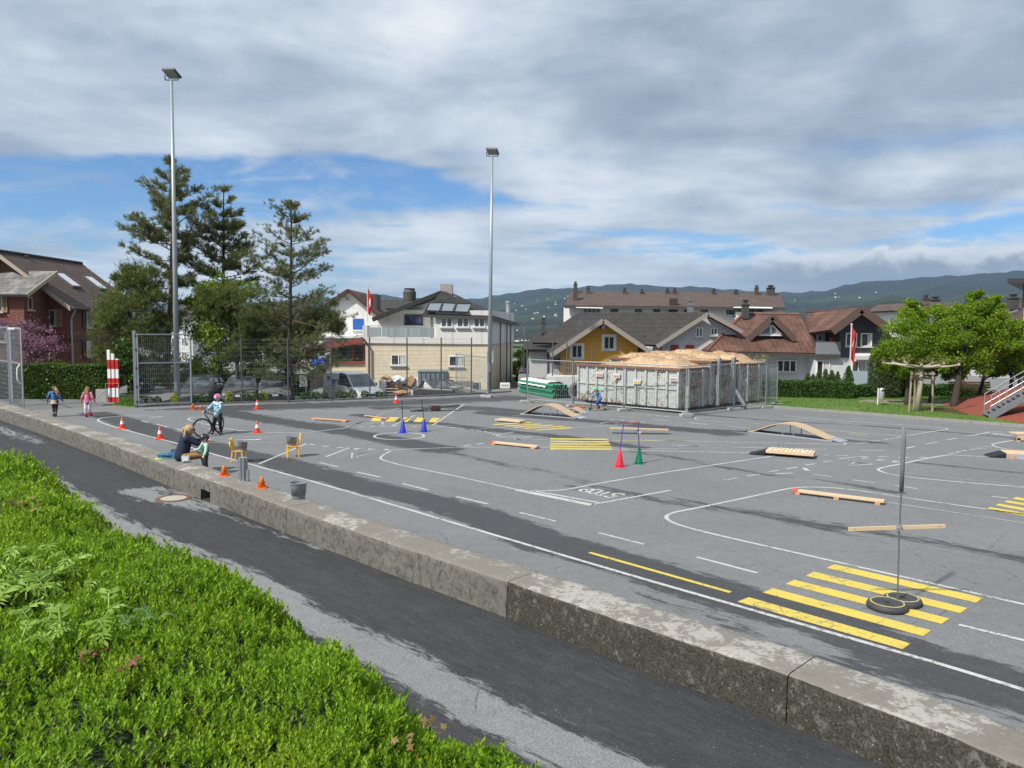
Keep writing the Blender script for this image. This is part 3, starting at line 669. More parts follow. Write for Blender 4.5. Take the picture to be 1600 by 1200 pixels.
stroke([(675, 665.8), (774, 663)], .06, PWo); stroke([(741, 671.4), (803, 666.6)], .06, PWo); stroke([(806, 663.5), (895, 658)], .06, PWo); stroke([(775, 686), (860, 687.5)], .06, PWo)
for k in range(4): stroke([(806+k*2.4, 685.6), (807.2+k*2.4, 687)], .10)
stroke([(787, 683.4), (832.5, 684)], .06)
# faint older court lines
stroke([(640, 634), (700, 629), (760, 627)], .05, PWo); stroke([(540, 636), (585, 634)], .05, PWo); stroke([(800, 650), (900, 640)], .05, PWo); stroke([(1270, 640), (1420, 652)], .05, PWo)
# yellow
for q in [[(1170, 934), (1152, 941), (1410, 1015.5), (1423, 1006.5)], [(1208, 920), (1191.5, 926.7), (1442, 995), (1455, 986)], [(1241, 906.7), (1227, 913.3), (1471, 976), (1484, 967.5)], [(1271.5, 894), (1259, 900.7), (1500, 959), (1511.7, 951)], [(1303, 882.3), (1291.5, 888.3), (1525, 942.7), (1536.7, 935)],
          [(1547, 793), (1541, 796), (1602, 807), (1602, 802)], [(1561, 787.6), (1555, 790), (1602, 799), (1602, 794.5)], [(1574.5, 782.5), (1568.5, 785), (1602, 790.6), (1602, 787)], [(1588, 777), (1582, 780), (1602, 783.4), (1602, 779.6)],
          [(859.7, 684.9), (949, 686), (949.5, 688), (859.7, 687)], [(859.7, 689), (950.6, 689.8), (951.6, 692), (859.7, 691)], [(859.7, 693), (952.5, 693.2), (954, 695.3), (859.7, 695)], [(859.7, 696.6), (954.8, 697.8), (955.5, 699.4), (859.7, 698.6)], [(859.7, 700.4), (956.6, 701.2), (958, 703.4), (859.7, 702.8)],
          [(768, 663.2), (827.5, 659.9), (831, 661), (773, 664.5)], [(786, 665.6), (843, 662.3), (846.6, 663.3), (791, 666.6)], [(800.4, 667.6), (862, 663.8), (867, 664.8), (805, 668.7)], [(817, 669.5), (878.7, 665.7), (883.5, 666.7), (822, 670.4)], [(832.5, 672.1), (891.7, 667.8), (895.4, 669.2), (837, 673)],
          [(584, 651.9), (598, 652.4), (593.4, 658.5), (578.8, 658)], [(608.4, 652), (624, 652.4), (617, 658.8), (601.5, 658.9)], [(631.3, 652.4), (643, 652.9), (637, 659.4), (624.7, 659.2)], [(652.5, 652.4), (664.7, 653.8), (657, 660), (646, 659.4)], [(675.4, 652.9), (688, 653.4), (679.7, 660.4), (669.4, 659.9)]]:
    poly(q, PY, 'yellow_stripe')
stroke([(921, 864), (1142, 926.5)], .10, PY, name='yellow_line'); stroke([(959.6, 688.4), (1072, 689.4)], .07, PY, name='yellow_line')
for a, b in [((1271.5, 673), (1302, 675)), ((1326, 677.8), (1355, 680.6)), ((1060, 689.6), (1072, 689.8))]: stroke([a, b], .09, PY, name='yellow_line')
# STOP, read from the far side
def letters(word, BL, BR, TL, TR, wd=.085, gapf=.25):
    BL, BR, TL, TR = [G(*p) for p in (BL, BR, TL, TR)]
    glyph = {'S': [[(1, .82), (.75, 1), (.25, 1), (0, .8), (.1, .6), (.9, .42), (1, .2), (.75, 0), (.25, 0), (0, .18)]], 'T': [[(0, 1), (1, 1)], [(.5, 1), (.5, 0)]],
             'O': [[(.3, 0), (0, .25), (0, .75), (.3, 1), (.7, 1), (1, .75), (1, .25), (.7, 0), (.3, 0)]], 'P': [[(0, 0), (0, 1), (.75, 1), (1, .85), (1, .62), (.75, .48), (0, .48)]]}
    n = len(word); cw = 1/n
    for i, ch in enumerate(word):
        for st in glyph[ch]:
            pts = []
            for x, y in st:
                u = (i+gapf/2+x*(1-gapf))*cw; pts.append((BL*(1-u)+BR*u)*(1-y)+(TL*(1-u)+TR*u)*y)
            stroke(None, wd, world=pts, name='white_letter')
letters('STOP', (979.5, 773.5), (914, 762), (955, 779), (903, 766.5), .10)
letters('STOP', (1580, 682.2), (1546, 678.2), (1584, 680.2), (1551, 676.6), .07)
# ------------------------------------------------------------------ drain, manhole
mh = thing('manhole_cover', 'round manhole cover with a pale concrete centre set in the damp path', 'manhole cover', tuple(G(271, 779, W_PATH)))
part('cover', MB().lathe([(.27, 0.004), (.27, .012), (.0, .014)], 28, capt=False), M('manhole_concrete', (.36, .34, .29), .85, .2, 6, .4), mh)
part('frame', MB().lathe([(.272, .004), (.272, .016), (.36, .016), (.37, .004)], 28, capb=False, capt=False), M('rusty_iron', (.14, .065, .045), .8, .3, 9, .4), mh)
# ------------------------------------------------------------------ lower yard behind the fence, terrain, lawn
yard = [(-17.5, 30), (fence_w[-1].x+1.8, 40), (3, 42), (8, 95), (-24, 95)]
mb = MB(); mb.add([(-18, 32, -.92), (2, 41, -.92), (3, 55, -1.1), (9, 140, -2.0), (-45, 140, -2.0), (-20, 50, -.98)], [(0, 1, 2, 3, 4, 5)]); struct('car_park', mb, asph_lane)
grass_m, t = newmat('lawn_grass'); oc = t.n('ShaderNodeTexCoord').outputs['Object']
n1 = t.noise(oc, .5, 5, .6); n2 = t.noise(oc, 9, 6, .7); c = t.mix(n2, (.045, .095, .012), (.11, .20, .028)); c = t.mix(t.sstep(n1, .5, .68), c, (.14, .19, .04))
finish(t, c, .9, n2, .8, .04)
ka = kerb_a-kd*2.2; kb = kerb_b+kd*14
kroot = []
mb = MB()
lawn_poly = [ka+kn*.12, kb+kn*.12, kb+kn*14+kd*2, Vector((23, 41.5, 0)), Vector((11.5, 41.2, 0))]
struct('lawn', MB().prism([(p.x, p.y) for p in lawn_poly], -.1, .10), grass_m)
KM = M('kerb_stone', (.24, .235, .22), .85, .2, 5, .3, dirt=.5)
n = int((kb-ka).length/1.0)
kerbs = thing('kerb', 'straight stone kerb edging the lawn at the far right of the yard', 'kerb', (ka.x, ka.y, 0)); 
for i in range(n):
    a = ka+kd*(i*1.0+.006); b = ka+kd*(i*1.0+.994)
    part('kerb_stone', MB().extr([(-.07, -.05), (.07, -.05), (.07, .12), (-.05, .12), (-.07, .10)], a, b), KM, kerbs, world=True)
# retaining edge of the court along the fence
edge = thing('retaining_edge', 'dark concrete edge under the mesh fence at the back of the yard', 'wall', tuple(fence_w[0]))
for a, b in zip(fence_w[:-1], fence_w[1:]):
    d = (b-a).normalized()
    part('edge_block', MB().extr([(-.02, -1.4), (-.26, -1.4), (-.26, .06), (-.02, .06)], a+d*.01, b-d*.01), M('edge_concrete', (.16, .155, .145), .9, .25, 3, .3, dirt=.6), edge, world=True)
# grass blades on the lawn edge, verge by the gate
def blades(name, poly_pts, z, n, h, mat, label=None):
    P2 = [Vector((p[0], p[1])) for p in poly_pts]; xs = [p.x for p in P2]; ys = [p.y for p in P2]
    pts = []
    from mathutils.geometry import intersect_point_tri_2d
    while len(pts) < n:
        q = rng.random((n*2, 2))*[max(xs)-min(xs), max(ys)-min(ys)]+[min(xs), min(ys)]
        inside = np.zeros(len(q), bool); j = len(P2)-1
        for i in range(len(P2)):
            xi, yi, xj, yj = P2[i].x, P2[i].y, P2[j].x, P2[j].y
            c = ((yi > q[:, 1]) != (yj > q[:, 1])) & (q[:, 0] < (xj-xi)*(q[:, 1]-yi)/(yj-yi+1e-12)+xi); inside ^= c; j = i
        pts.extend(q[inside].tolist())
    q = np.array(pts[:n]); a = rng.random(n)*2*PI; ww = h*.12; hh = h*(.5+rng.random(n)*.8)
    dx = np.cos(a)*ww; dy = np.sin(a)*ww; lx = rng.normal(0, .35, n)*h; ly = rng.normal(0, .35, n)*h
    V = np.zeros((n, 3, 3)); V[:, 0] = np.stack([q[:, 0]-dx, q[:, 1]-dy, np.full(n, z)], 1); V[:, 1] = np.stack([q[:, 0]+dx, q[:, 1]+dy, np.full(n, z)], 1); V[:, 2] = np.stack([q[:, 0]+lx, q[:, 1]+ly, z+hh], 1)
    me = np_mesh(name, V.reshape(-1, 3), np.arange(n*3).reshape(-1, 3), [mat]); o = link(name, me); return tag(o, label, 'grass', kind='stuff')
GB = leafmat('grass_blades', (.05, .11, .012), (.13, .25, .03), (.28, .27, .10), .3)
blades('lawn_blades', [(p.x, p.y) for p in lawn_poly], .09, 60000, .075, GB, 'short green lawn grass beyond the yard at the right, in front of the hedge')
v0 = [G(176, 634), G(212, 637), G(214, 626), G(190, 624)]
struct('verge', MB().prism([(p.x, p.y) for p in v0], -.05, .05), grass_m)
blades('verge_grass', [(p.x, p.y) for p in v0], .05, 2500, .12, GB, 'tuft of green verge grass between the striped poles and the gate post')
# ------------------------------------------------------------------ hills
def hills():
    prof = [(-1400, 480), (-600, 470), (-300, 462), (0, 470), (200, 474), (430, 468), (560, 462), (600, 459), (640, 465), (730, 466), (800, 457), (850, 448), (900, 446), (960, 442), (1000, 442), (1040, 447), (1090, 446), (1130, 452), (1180, 453), (1240, 456), (1290, 452), (1320, 442), (1360, 437), (1420, 434), (1470, 430), (1540, 424), (1600, 419), (1700, 410), (2100, 400), (3000, 430)]
    azs = []; tn = []
    for px, py in prof:
        v = ray(px, py); azs.append(math.atan2(v.x, v.y)); tn.append(v.z/math.hypot(v.x, v.y))
    o_ = np.argsort(azs); azs = np.array(azs)[o_]; tn = np.array(tn)[o_]
    na, nr = 620, 150
    A = np.linspace(math.radians(-62), math.radians(62), na); Rr = np.geomspace(240, 5600, nr)
    R, AA = np.meshgrid(Rr, A, indexing='ij')
    X = R*np.sin(AA); Y = R*np.cos(AA)
    ridge = np.interp(AA, azs, tn)
    R1 = 4300.0
    t_ = np.clip((R-900)/(R1-900), 0, 1.0)
    Z = ridge*R1*(t_**1.25)
    Z = np.where(R > R1, ridge*R1*(1-.25*((R-R1)/(5600-R1))), Z)
    # folds and spurs
    fold = np.zeros_like(Z)
    for (f, amp, ph) in [(16, .10, .5), (29, .07, 1.7), (53, .045, 2.9), (97, .02, .3)]:
        fold += amp*np.sin(AA*f+ph+R*.0006*f/12.0+np.sin(R*.0021+f))
    Z = Z*(1+fold*np.sin(np.clip(t_, 0, 1)*PI)*1.3)
    # nearer wooded hill to the right
    def hump(px0, py0, wpx, Rc, wr, hz=513):
        v = ray(px0, py0); a0 = math.atan2(v.x, v.y); h = v.z/math.hypot(v.x, v.y)*Rc+3; wa = wpx/FPX
        return h*np.exp(-((AA-a0)/wa)**2)*np.exp(-((R-Rc)/wr)**2)
    Z = np.maximum(Z, Z*.3+hump(1395, 462, 90, 1500, 500)); Z = np.maximum(Z, Z*.3+hump(1330, 480, 120, 1250, 420)); Z = np.maximum(Z, Z*.3+hump(1560, 472, 130, 1900, 500))
    rn = rng.normal(0, 1, Z.shape); 
    def blur(a, k):
        for _ in range(k): a = (a+np.roll(a, 1, 0)+np.roll(a, -1, 0)+np.roll(a, 1, 1)+np.roll(a, -1, 1))/5
        return a
    tex = blur(rn, 3)*2.2
    Z = Z + np.clip(Z/90, 0, 1)*(tex*5.0)*np.clip(R/3500, .25, 1)
    base = -2.6 - 9*np.clip((R-260)/700, 0, 1)*(1-t_)
    Z = Z+base
    V = np.stack([X.ravel(), Y.ravel(), Z.ravel()], 1); idx = np.arange(nr*na).reshape(nr, na)
    F = np.stack([idx[:-1, :-1].ravel(), idx[:-1, 1:].ravel(), idx[1:, 1:].ravel(), idx[1:, :-1].ravel()], 1)
    m, t = newmat('hillside'); oc = t.n('ShaderNodeTexCoord').outputs['Object']
    n1 = t.noise(oc, .0032, 7, .62, .4); n2 = t.noise(oc, .022, 6, .7); n3 = t.noise(oc, .09, 4, .7)
    z = t.n('ShaderNodeSeparateXYZ', {0: oc}).outputs[2]
    forest = t.mix(n3, (.003, .007, .005), (.011, .019, .010)); meadow = t.mix(n2, (.016, .034, .013), (.030, .052, .020))
    hi = t.math('MULTIPLY', t.sstep(z, 90, 210), .12)
    f = t.sstep(t.math('ADD', t.math('ADD', n1, t.math('MULTIPLY', t.math('SUBTRACT', n2, .5), .35)), hi), .47, .53)
    finish(t, t.mix(f, meadow, forest), .95, n3, 1.0, 14.0)
    me = np_mesh('hills', V, F, [m]); me.polygons.foreach_set('use_smooth', [True]*len(me.polygons)); o = link('hills', me); o['kind'] = 'structure'
    return (R, AA, Z)
HR, HA, HZ = hills()
def hill_z(x, y):
    r = math.hypot(x, y); a = math.atan2(x, y); i = int(np.clip(np.searchsorted(HR[:, 0], r), 0, HR.shape[0]-1)); j = int(np.clip(np.searchsorted(HA[0], a), 0, HA.shape[1]-1)); return HZ[i, j]
field, t = newmat('valley_ground'); oc = t.n('ShaderNodeTexCoord').outputs['Object']; n1 = t.noise(oc, .03, 6, .6)
finish(t, t.mix(n1, (.05, .09, .025), (.09, .12, .05)), .95, n1, .3, .1)
mb = MB(); mb.add([(-6000, -400, -2.8), (6000, -400, -2.8), (6000, 300, -2.8), (-6000, 300, -2.8)], [(0, 1, 2, 3)]); struct('ground', mb, field)
# air between here and the hills
hz = bpy.data.materials.new('air'); hz.use_nodes = True; hz.node_tree.nodes.clear(); t = NT(hz.node_tree)
vp = t.n('ShaderNodeVolumePrincipled', {'Color': (.42, .68, 1.0, 1), 'Density': 0.00008, 'Anisotropy': 0.2}); t.n('ShaderNodeOutputMaterial', {'Volume': vp.outputs[0]})
mb = MB(); mb.box((0, 2600, 200), (12400, 6300, 440)); o = solo('haze', mb, hz, 'thin blue haze in the air in front of the distant hills', 'haze', kind='stuff')
# ------------------------------------------------------------------ building materials
GLASS = glassmat('window_glass'); GLASS_P = glassmat('pale_glass', (.10, .12, .14), .1)
WHITE_PVC = flat('white_frame', (.72, .72, .70)); BROWN_FR = flat('brown_frame', (.33, .24, .17)); GREY_FR = flat('grey_frame', (.30, .31, .32))
RENDER_WHITE = M('white_render', (.66, .66, .64), .85, .08, .7, .2, dirt=.25); RENDER_GREY = M('pale_grey_render', (.46, .47, .48), .85, .08, .7, .2, dirt=.2)
ROOF_EDGE = M('fascia_wood', (.26, .21, .17), .8, .2, 4, .2); DARK_METAL = flat('dark_metal', (.035, .037, .04), .45, .3)
GALV = M('galvanised_steel', (.36, .385, .41), .42, .14, 5, .1, metal=.55); GALV_D = M('dull_galvanised', (.20, .22, .245), .5, .14, 5, .1, metal=.4)
CHIM = M('chimney_sheet', (.06, .055, .05), .6, .2, 3, .2)
def window(parent, ctr, u, w_, h_, n=2, nrm=None, frame=WHITE_PVC, glass=None, sill=True, shutters=None, sh_mat=None, surround=None, fw=.07, name='window', curtain=False):
    """framed window on a wall: ctr world centre on the wall face, u unit vector along the wall"""
    u = Vector(u).normalized(); N = Vector(nrm) if nrm is not None else Vector((u.y, -u.x, 0)); z = Vector((0, 0, 1)); c = Vector(ctr)
    R3 = Matrix((u, N, z)).transposed()
    fb = MB()
    def bx(mb, uu, zz, dn, su, sn, sz): mb.box(c+u*uu+z*zz+N*dn, (su, sn, sz), M=R3)
    bx(fb, -w_/2+fw/2, 0, .02, fw, .09, h_); bx(fb, w_/2-fw/2, 0, .02, fw, .09, h_)
    bx(fb, 0, h_/2-fw/2, .02, w_-2*fw-.002, .088, fw); bx(fb, 0, -h_/2+fw/2, .02, w_-2*fw-.002, .088, fw)
    for k in range(1, n): bx(fb, -w_/2+w_*k/n, 0, .018, fw*1.1, .08, h_-2*fw-.002)
    f = part(name, fb, frame, parent, world=True)
    for k in range(n):
        g = MB(); bx(g, -w_/2+w_*(k+.5)/n, 0, .008, w_/n-fw*1.1, .02, h_-2*fw); part('pane', g, glass or GLASS, f, world=True)
    if curtain:
        g = MB(); bx(g, w_*.25, 0, .022, w_*.3, .006, h_-2.4*fw); part('curtain', g, flat('net_curtain', (.5, .5, .48), .9), f, world=True)
    if sill: g = MB(); bx(g, 0, -h_/2-.045, .07, w_+.16, .20, .06); part('sill', g, flat('sill', (.5, .5, .48)), f, world=True)
    if surround:
        g = MB(); s = .13
        bx(g, -w_/2-s/2-.004, 0, .016, s, .06, h_+2*s); bx(g, w_/2+s/2+.004, 0, .016, s, .06, h_+2*s); bx(g, 0, h_/2+s/2+.004, .016, w_, .058, s); bx(g, 0, -h_/2-s/2-.004, .02, w_, .07, s)
        part('surround', g, surround, f, world=True)
    if shutters:
        for sd in shutters:
            g = MB(); sw = w_*.5
            uu = sd*(w_/2+sw/2+.03)
            bx(g, uu-sw/2+.03, 0, .05, .06, .05, h_+.06); bx(g, uu+sw/2-.03, 0, .05, .06, .05, h_+.06)
            bx(g, uu, h_/2, .05, sw-.12, .05, .07); bx(g, uu, -h_/2, .05, sw-.12, .05, .07); bx(g, uu, 0, .05, sw-.12, .05, .06)
            k = 9
            for i in range(k): bx(g, uu, -h_/2+h_*(i+.7)/(k+.4), .045, sw-.12, .03, h_/k*.55)
            part('shutter', g, sh_mat or BROWN_FR, f, world=True)
    return f
class Face:
    """a vertical wall plane: lets a pixel rectangle become a window of real size"""
    def __init__(s, a, b): s.a = Vector(a); s.b = Vector(b); s.u = (s.b-s.a); s.u.z = 0; s.u.normalize(); s.n = Vector((s.u.y, -s.u.x, 0))
    def pt(s, px, py): return onplane(px, py, s.a, s.n)
    def win(s, parent, x0, y0, x1, y1, n=2, **k):
        p = s.pt(x0, (y0+y1)/2); q = s.pt(x1, (y0+y1)/2); t = s.pt((x0+x1)/2, y0); bt = s.pt((x0+x1)/2, y1)
        c = (p+q)/2; c.z = (t.z+bt.z)/2
        return window(parent, c, s.u, (q-p).length, abs(t.z-bt.z), n, s.n, **k)
def wall_poly(parent, pts, m, name='wall', th=.25, label=None, nrm=None):
    """vertical (or any planar) wall polygon given thickness backwards from the viewer"""
    p = [Vector(q) for q in pts]; N = Vector((0, 0, 0))
    for i in range(len(p)): N += p[i].cross(p[(i+1) % len(p)])
    N.normalize()
    if N.dot(Vector((0, 0, 3))-p[0]) < 0: p = p[::-1]; N = -N
    mb = MB(); n = len(p); mb.add(p+[q-N*th for q in p], [tuple(range(n)), tuple(range(2*n-1, n-1, -1))]+[(i, n+i, n+(i+1) % n, (i+1) % n) for i in range(n)])
    return part(name, mb, m, parent, world=True, label=label)
def body(parent, foot, z0, z1, m, name='wall', gables=None):
    """closed volume over a footprint; gables: list of (i, j, apex z) raising the wall between corners i and j"""
    mb = MB(); n = len(foot)
    mb.prism([(p[0], p[1]) for p in foot], z0, z1)
    for (i, j, za) in (gables or []):
        a = Vector((foot[i][0], foot[i][1], z1)); b = Vector((foot[j][0], foot[j][1], z1)); c = (a+b)/2; c.z = za
        d = (b-a).normalized(); nn = Vector((d.y, -d.x, 0))*.0
        mid = Vector(((foot[0][0]+foot[2][0])/2, (foot[0][1]+foot[2][1])/2, 0)); s = Vector((d.y, -d.x, 0))
        if s.dot(mid-a) < 0: s = -s
        mb.add([a, b, c, a+s*.25, b+s*.25, c+s*.25], [(0, 1, 2), (5, 4, 3), (0, 3, 4, 1), (1, 4, 5, 2), (2, 5, 3, 0)])
    return part(name, mb, m, parent, world=True)
def gable_roof(parent, c0, u, v, w_, d, ze, zr, oh=.5, og=.6, th=.16, tile=None, fascia=ROOF_EDGE, ridge_tile=True, gutter=True):
    """gable roof: ridge runs along v (depth d), spans w_ along u; c0 = front-left wall corner"""
    u = Vector(u).normalized(); v = Vector(v).normalized(); c0 = Vector((c0[0], c0[1], 0))
    sl = (zr-ze)/(w_/2); 
    F0 = c0-v*og; B0 = c0+v*(d+og)
    zl = ze-sl*oh
    Z = lambda p, z: Vector((p.x, p.y, z+.12))
    m1, m2 = u*(-oh), u*(w_+oh); mid = u*(w_/2)
    mb = MB()
    mb.slab([Z(F0+m1, zl), Z(F0+mid, zr), Z(B0+mid, zr), Z(B0+m1, zl)], th); mb.slab([Z(F0+m2, zl), Z(B0+m2, zl), Z(B0+mid, zr), Z(F0+mid, zr)], th)
    r = part('roof', mb, tile, parent, world=True)
    for P0, sgn in ((F0, -1), (B0, 1)):
        g = MB(); o_ = v*sgn*.03
        for a in (m1, m2):
            p = Z(P0+a, zl)+o_; q = Z(P0+mid, zr)+o_; dz = Vector((0, 0, .24))
            g.add([p+Vector((0, 0, .02)), q+Vector((0, 0, .02)), q-dz, p-dz, p+o_+Vector((0, 0, .02)), q+o_+Vector((0, 0, .02)), q-dz+o_, p-dz+o_], [(0, 1, 2, 3), (7, 6, 5, 4), (0, 4, 5, 1), (1, 5, 6, 2), (2, 6, 7, 3), (3, 7, 4, 0)])
        part('bargeboard', g, fascia, r, world=True)
    if ridge_tile:
        g = MB(); g.tube([Z(F0+mid, zr+.02), Z(B0+mid, zr+.02)], .12, 8); part('ridge', g, tile, r, world=True)
    if gutter:
        for a, s in ((m1, -1), (m2, 1)):
            g = MB(); g.tube([Z(F0+a*1.0+u*s*.07, zl-.08), Z(B0+a+u*s*.07, zl-.08)], .075, 6); part('gutter', g, CHIM, r, world=True)
    return r
def chimney(parent, p, w_, h_, m=CHIM, cap=True, d=None):
    mb = MB(); mb.box((p[0], p[1], p[2]+h_/2), (w_, d or w_, h_))
    if cap:
        mb.box((p[0], p[1], p[2]+h_+.04), (w_*1.25, (d or w_)*1.25, .08)); mb.box((p[0], p[1], p[2]+h_+.2), (w_*.6, w_*.6, .22)); mb.box((p[0], p[1], p[2]+h_+.34), (w_*.9, w_*.9, .06))
    return part('chimney', mb, m, parent, world=True)
T_BROWN = rooftile('tiles_dark_brown', (.085, .055, .045), (.065, .042, .036), (.11, .075, .06), .30, .36, .9, .35)
T_BROWN2 = rooftile('tiles_brown', (.095, .062, .050), (.070, .048, .040), (.125, .085, .068), .45, .5, .7, .5)
T_RED = rooftile('tiles_mottled_red', (.130, .054, .036), (.065, .036, .028), (.17, .095, .066), .34, .36, 1.0, .6)
T_GREY = rooftile('tiles_lichen_grey', (.030, .028, .026), (.020, .019, .018), (.060, .056, .050), .34, .36, 1.0, .45)
T_SLATE = rooftile('tiles_slate', (.036, .034, .033), (.026, .025, .024), (.05, .047, .044), .34, .34, .9, .3)
# ------------------------------------------------------------------ red-brown chalet, left
def chalet():
    Y = 46.0; cr = P(113, 600, Y); xr = cr.x; xl = xr-7.7; ze = P(121, 478, Y-.6).z+.15; zr = P(15, 393, Y-.6).z-.1; d = 7.6
    o = thing('red_chalet', 'red-brown timber clad chalet with dark tiled roof and two skylights at the far left', 'house', ((xl+xr)/2, Y+d/2, 0))
    WOOD = boards('red_brown_boards', (.165, .060, .042), .14, False, .12, .45, .8, .012)
    ft = [(xl, Y), (xr, Y), (xr, Y+d), (xl, Y+d)]
    body(o, ft, 0, ze, WOOD, gables=[(0, 1, zr-.02), (3, 2, zr-.02)])
    r = gable_roof(o, (xl, Y), (1, 0, 0), (0, 1, 0), 7.7, d, ze, zr, .45, .7, .18, T_BROWN, M('pale_barge', (.36, .30, .25), .8, .15, 4, .2))
    # roof-slope skylights
    u = Vector((3.85+.45, 0, -(zr-ze)*(1+.45/3.85))); a = Vector((xl+3.85, Y-.7, zr+.12)); nrm = Vector((-u.z, 0, u.x)).normalized()
    for (x0, y0, x1, y1, hx) in ((98, 436, 112, 443, 0), (142, 440, 155, 448, 0)):
        c = onplane((x0+x1)/2, (y0+y1)/2, a, nrm); ud = u.normalized(); R3 = Matrix((ud, Vector((0, 1, 0)), nrm)).transposed()
        s = part('skylight', MB().box(c+nrm*.05, (1.45, .98, .16), M=R3), flat('skylight_frame', (.10, .09, .085)), r, world=True)
        part('skylight_pane', MB().box(c+nrm*.10, (1.27, .80, .10), M=R3), M('sky_pane', (.62, .66, .70), .12, .05), o, world=True)
    f = Face((xl, Y, 0), (xr, Y, 0)); fs = Face((xr, Y, 0), (xr, Y+d, 0))
    TAN = flat('tan_trim', (.42, .32, .22)); SH = boards('shutter_boards', (.30, .20, .11), .12, False, .2)
    f.win(o, 67, 484, 87.5, 509, 2, frame=TAN, shutters=[1], sh_mat=SH)
    f.win(o, 60, 551, 87, 575, 2, frame=TAN)
    fs.win(o, 134, 486, 144, 512, 1, frame=flat('pale_trim', (.5, .45, .4)), shutters=[-1, 1], sh_mat=flat('dark_shutter', (.05, .03, .025)))
    fs.win(o, 134, 532, 144, 557, 1, frame=flat('pale_trim', (.5, .45, .4)), shutters=[-1, 1], sh_mat=flat('dark_shutter', (.05, .03, .025)))
    zb = P(113, 530, Y).z
    part('ledge', MB().box(((xl+xr)/2, Y-.04, zb), (7.8, .08, .1)), flat('dark_ledge', (.06, .03, .025)), o, world=True); part('ledge', MB().box((xr+.04, Y+d/2, zb), (.08, d, .1)), flat('dark_ledge', (.06, .03, .025)), o, world=True)
    g = MB(); ge = Vector((xr+.45, Y-.1, ze-.25)); g.tube([ge, (xr+.12, Y-.08, ze-.9), (xr+.1, Y-.08, zb+.4), (xr+.12, Y-.08, zb-.1), (xr+.12, Y-.08, 0)], .055, 8); part('downpipe', g, GALV, o, world=True)
    # projecting porch wing with a flatter roof of lichen-covered tiles
    Yw = 43.6; xw = P(38, 500, Yw).x; zw = P(38, 459, Yw).z
    part('wing_wall', MB().prism([(xw-9, Yw), (xw, Yw), (xw, Y-.003), (xw-9, Y-.003)], 0, zw), WOOD, o, world=True)
    part('wing_gable', MB().add([(xw, Yw, zw), (xw, Y, zw), (xw, Y, zw+1.35), (xw-.2, Yw, zw), (xw-.2, Y, zw), (xw-.2, Y, zw+1.35)], [(0, 1, 2), (5, 4, 3), (0, 3, 4, 1), (1, 4, 5, 2), (0, 2, 5, 3)]), WOOD, o, world=True)
    part('wing_roof', MB().slab([(xw+.55, Yw-.5, zw-.05), (xw+.55, Y+.02, zw+1.45), (xw-9, Y+.02, zw+1.45), (xw-9, Yw-.5, zw-.05)], .15), rooftile('tiles_pale_lichen', (.15, .145, .14), (.11, .105, .10), (.30, .29, .28), .34, .34, .8, .7), o, world=True)
    part('wing_bargeboard', MB().bar((xw+.56, Yw-.52, zw-.10), (xw+.56, Y+.02, zw+1.38), .05, .2), flat('tan_trim', (.42, .32, .22)), o, world=True)
    fw_ = Face((xw-9, Yw, 0), (xw, Yw, 0)); fw2 = Face((xw, Yw, 0), (xw, Y, 0))
    fw_.win(o, -8, 463, 5, 487, 1, frame=TAN, shutters=[1], sh_mat=SH); fw2.win(o, 42.5, 464, 49.5, 484, 1, frame=TAN)
    fw_.win(o, -6, 512, 24, 534, 2, frame=TAN)
    chimney(o, (xl+4.1, Y+1.8, zr), .2, .1, cap=False)
chalet()
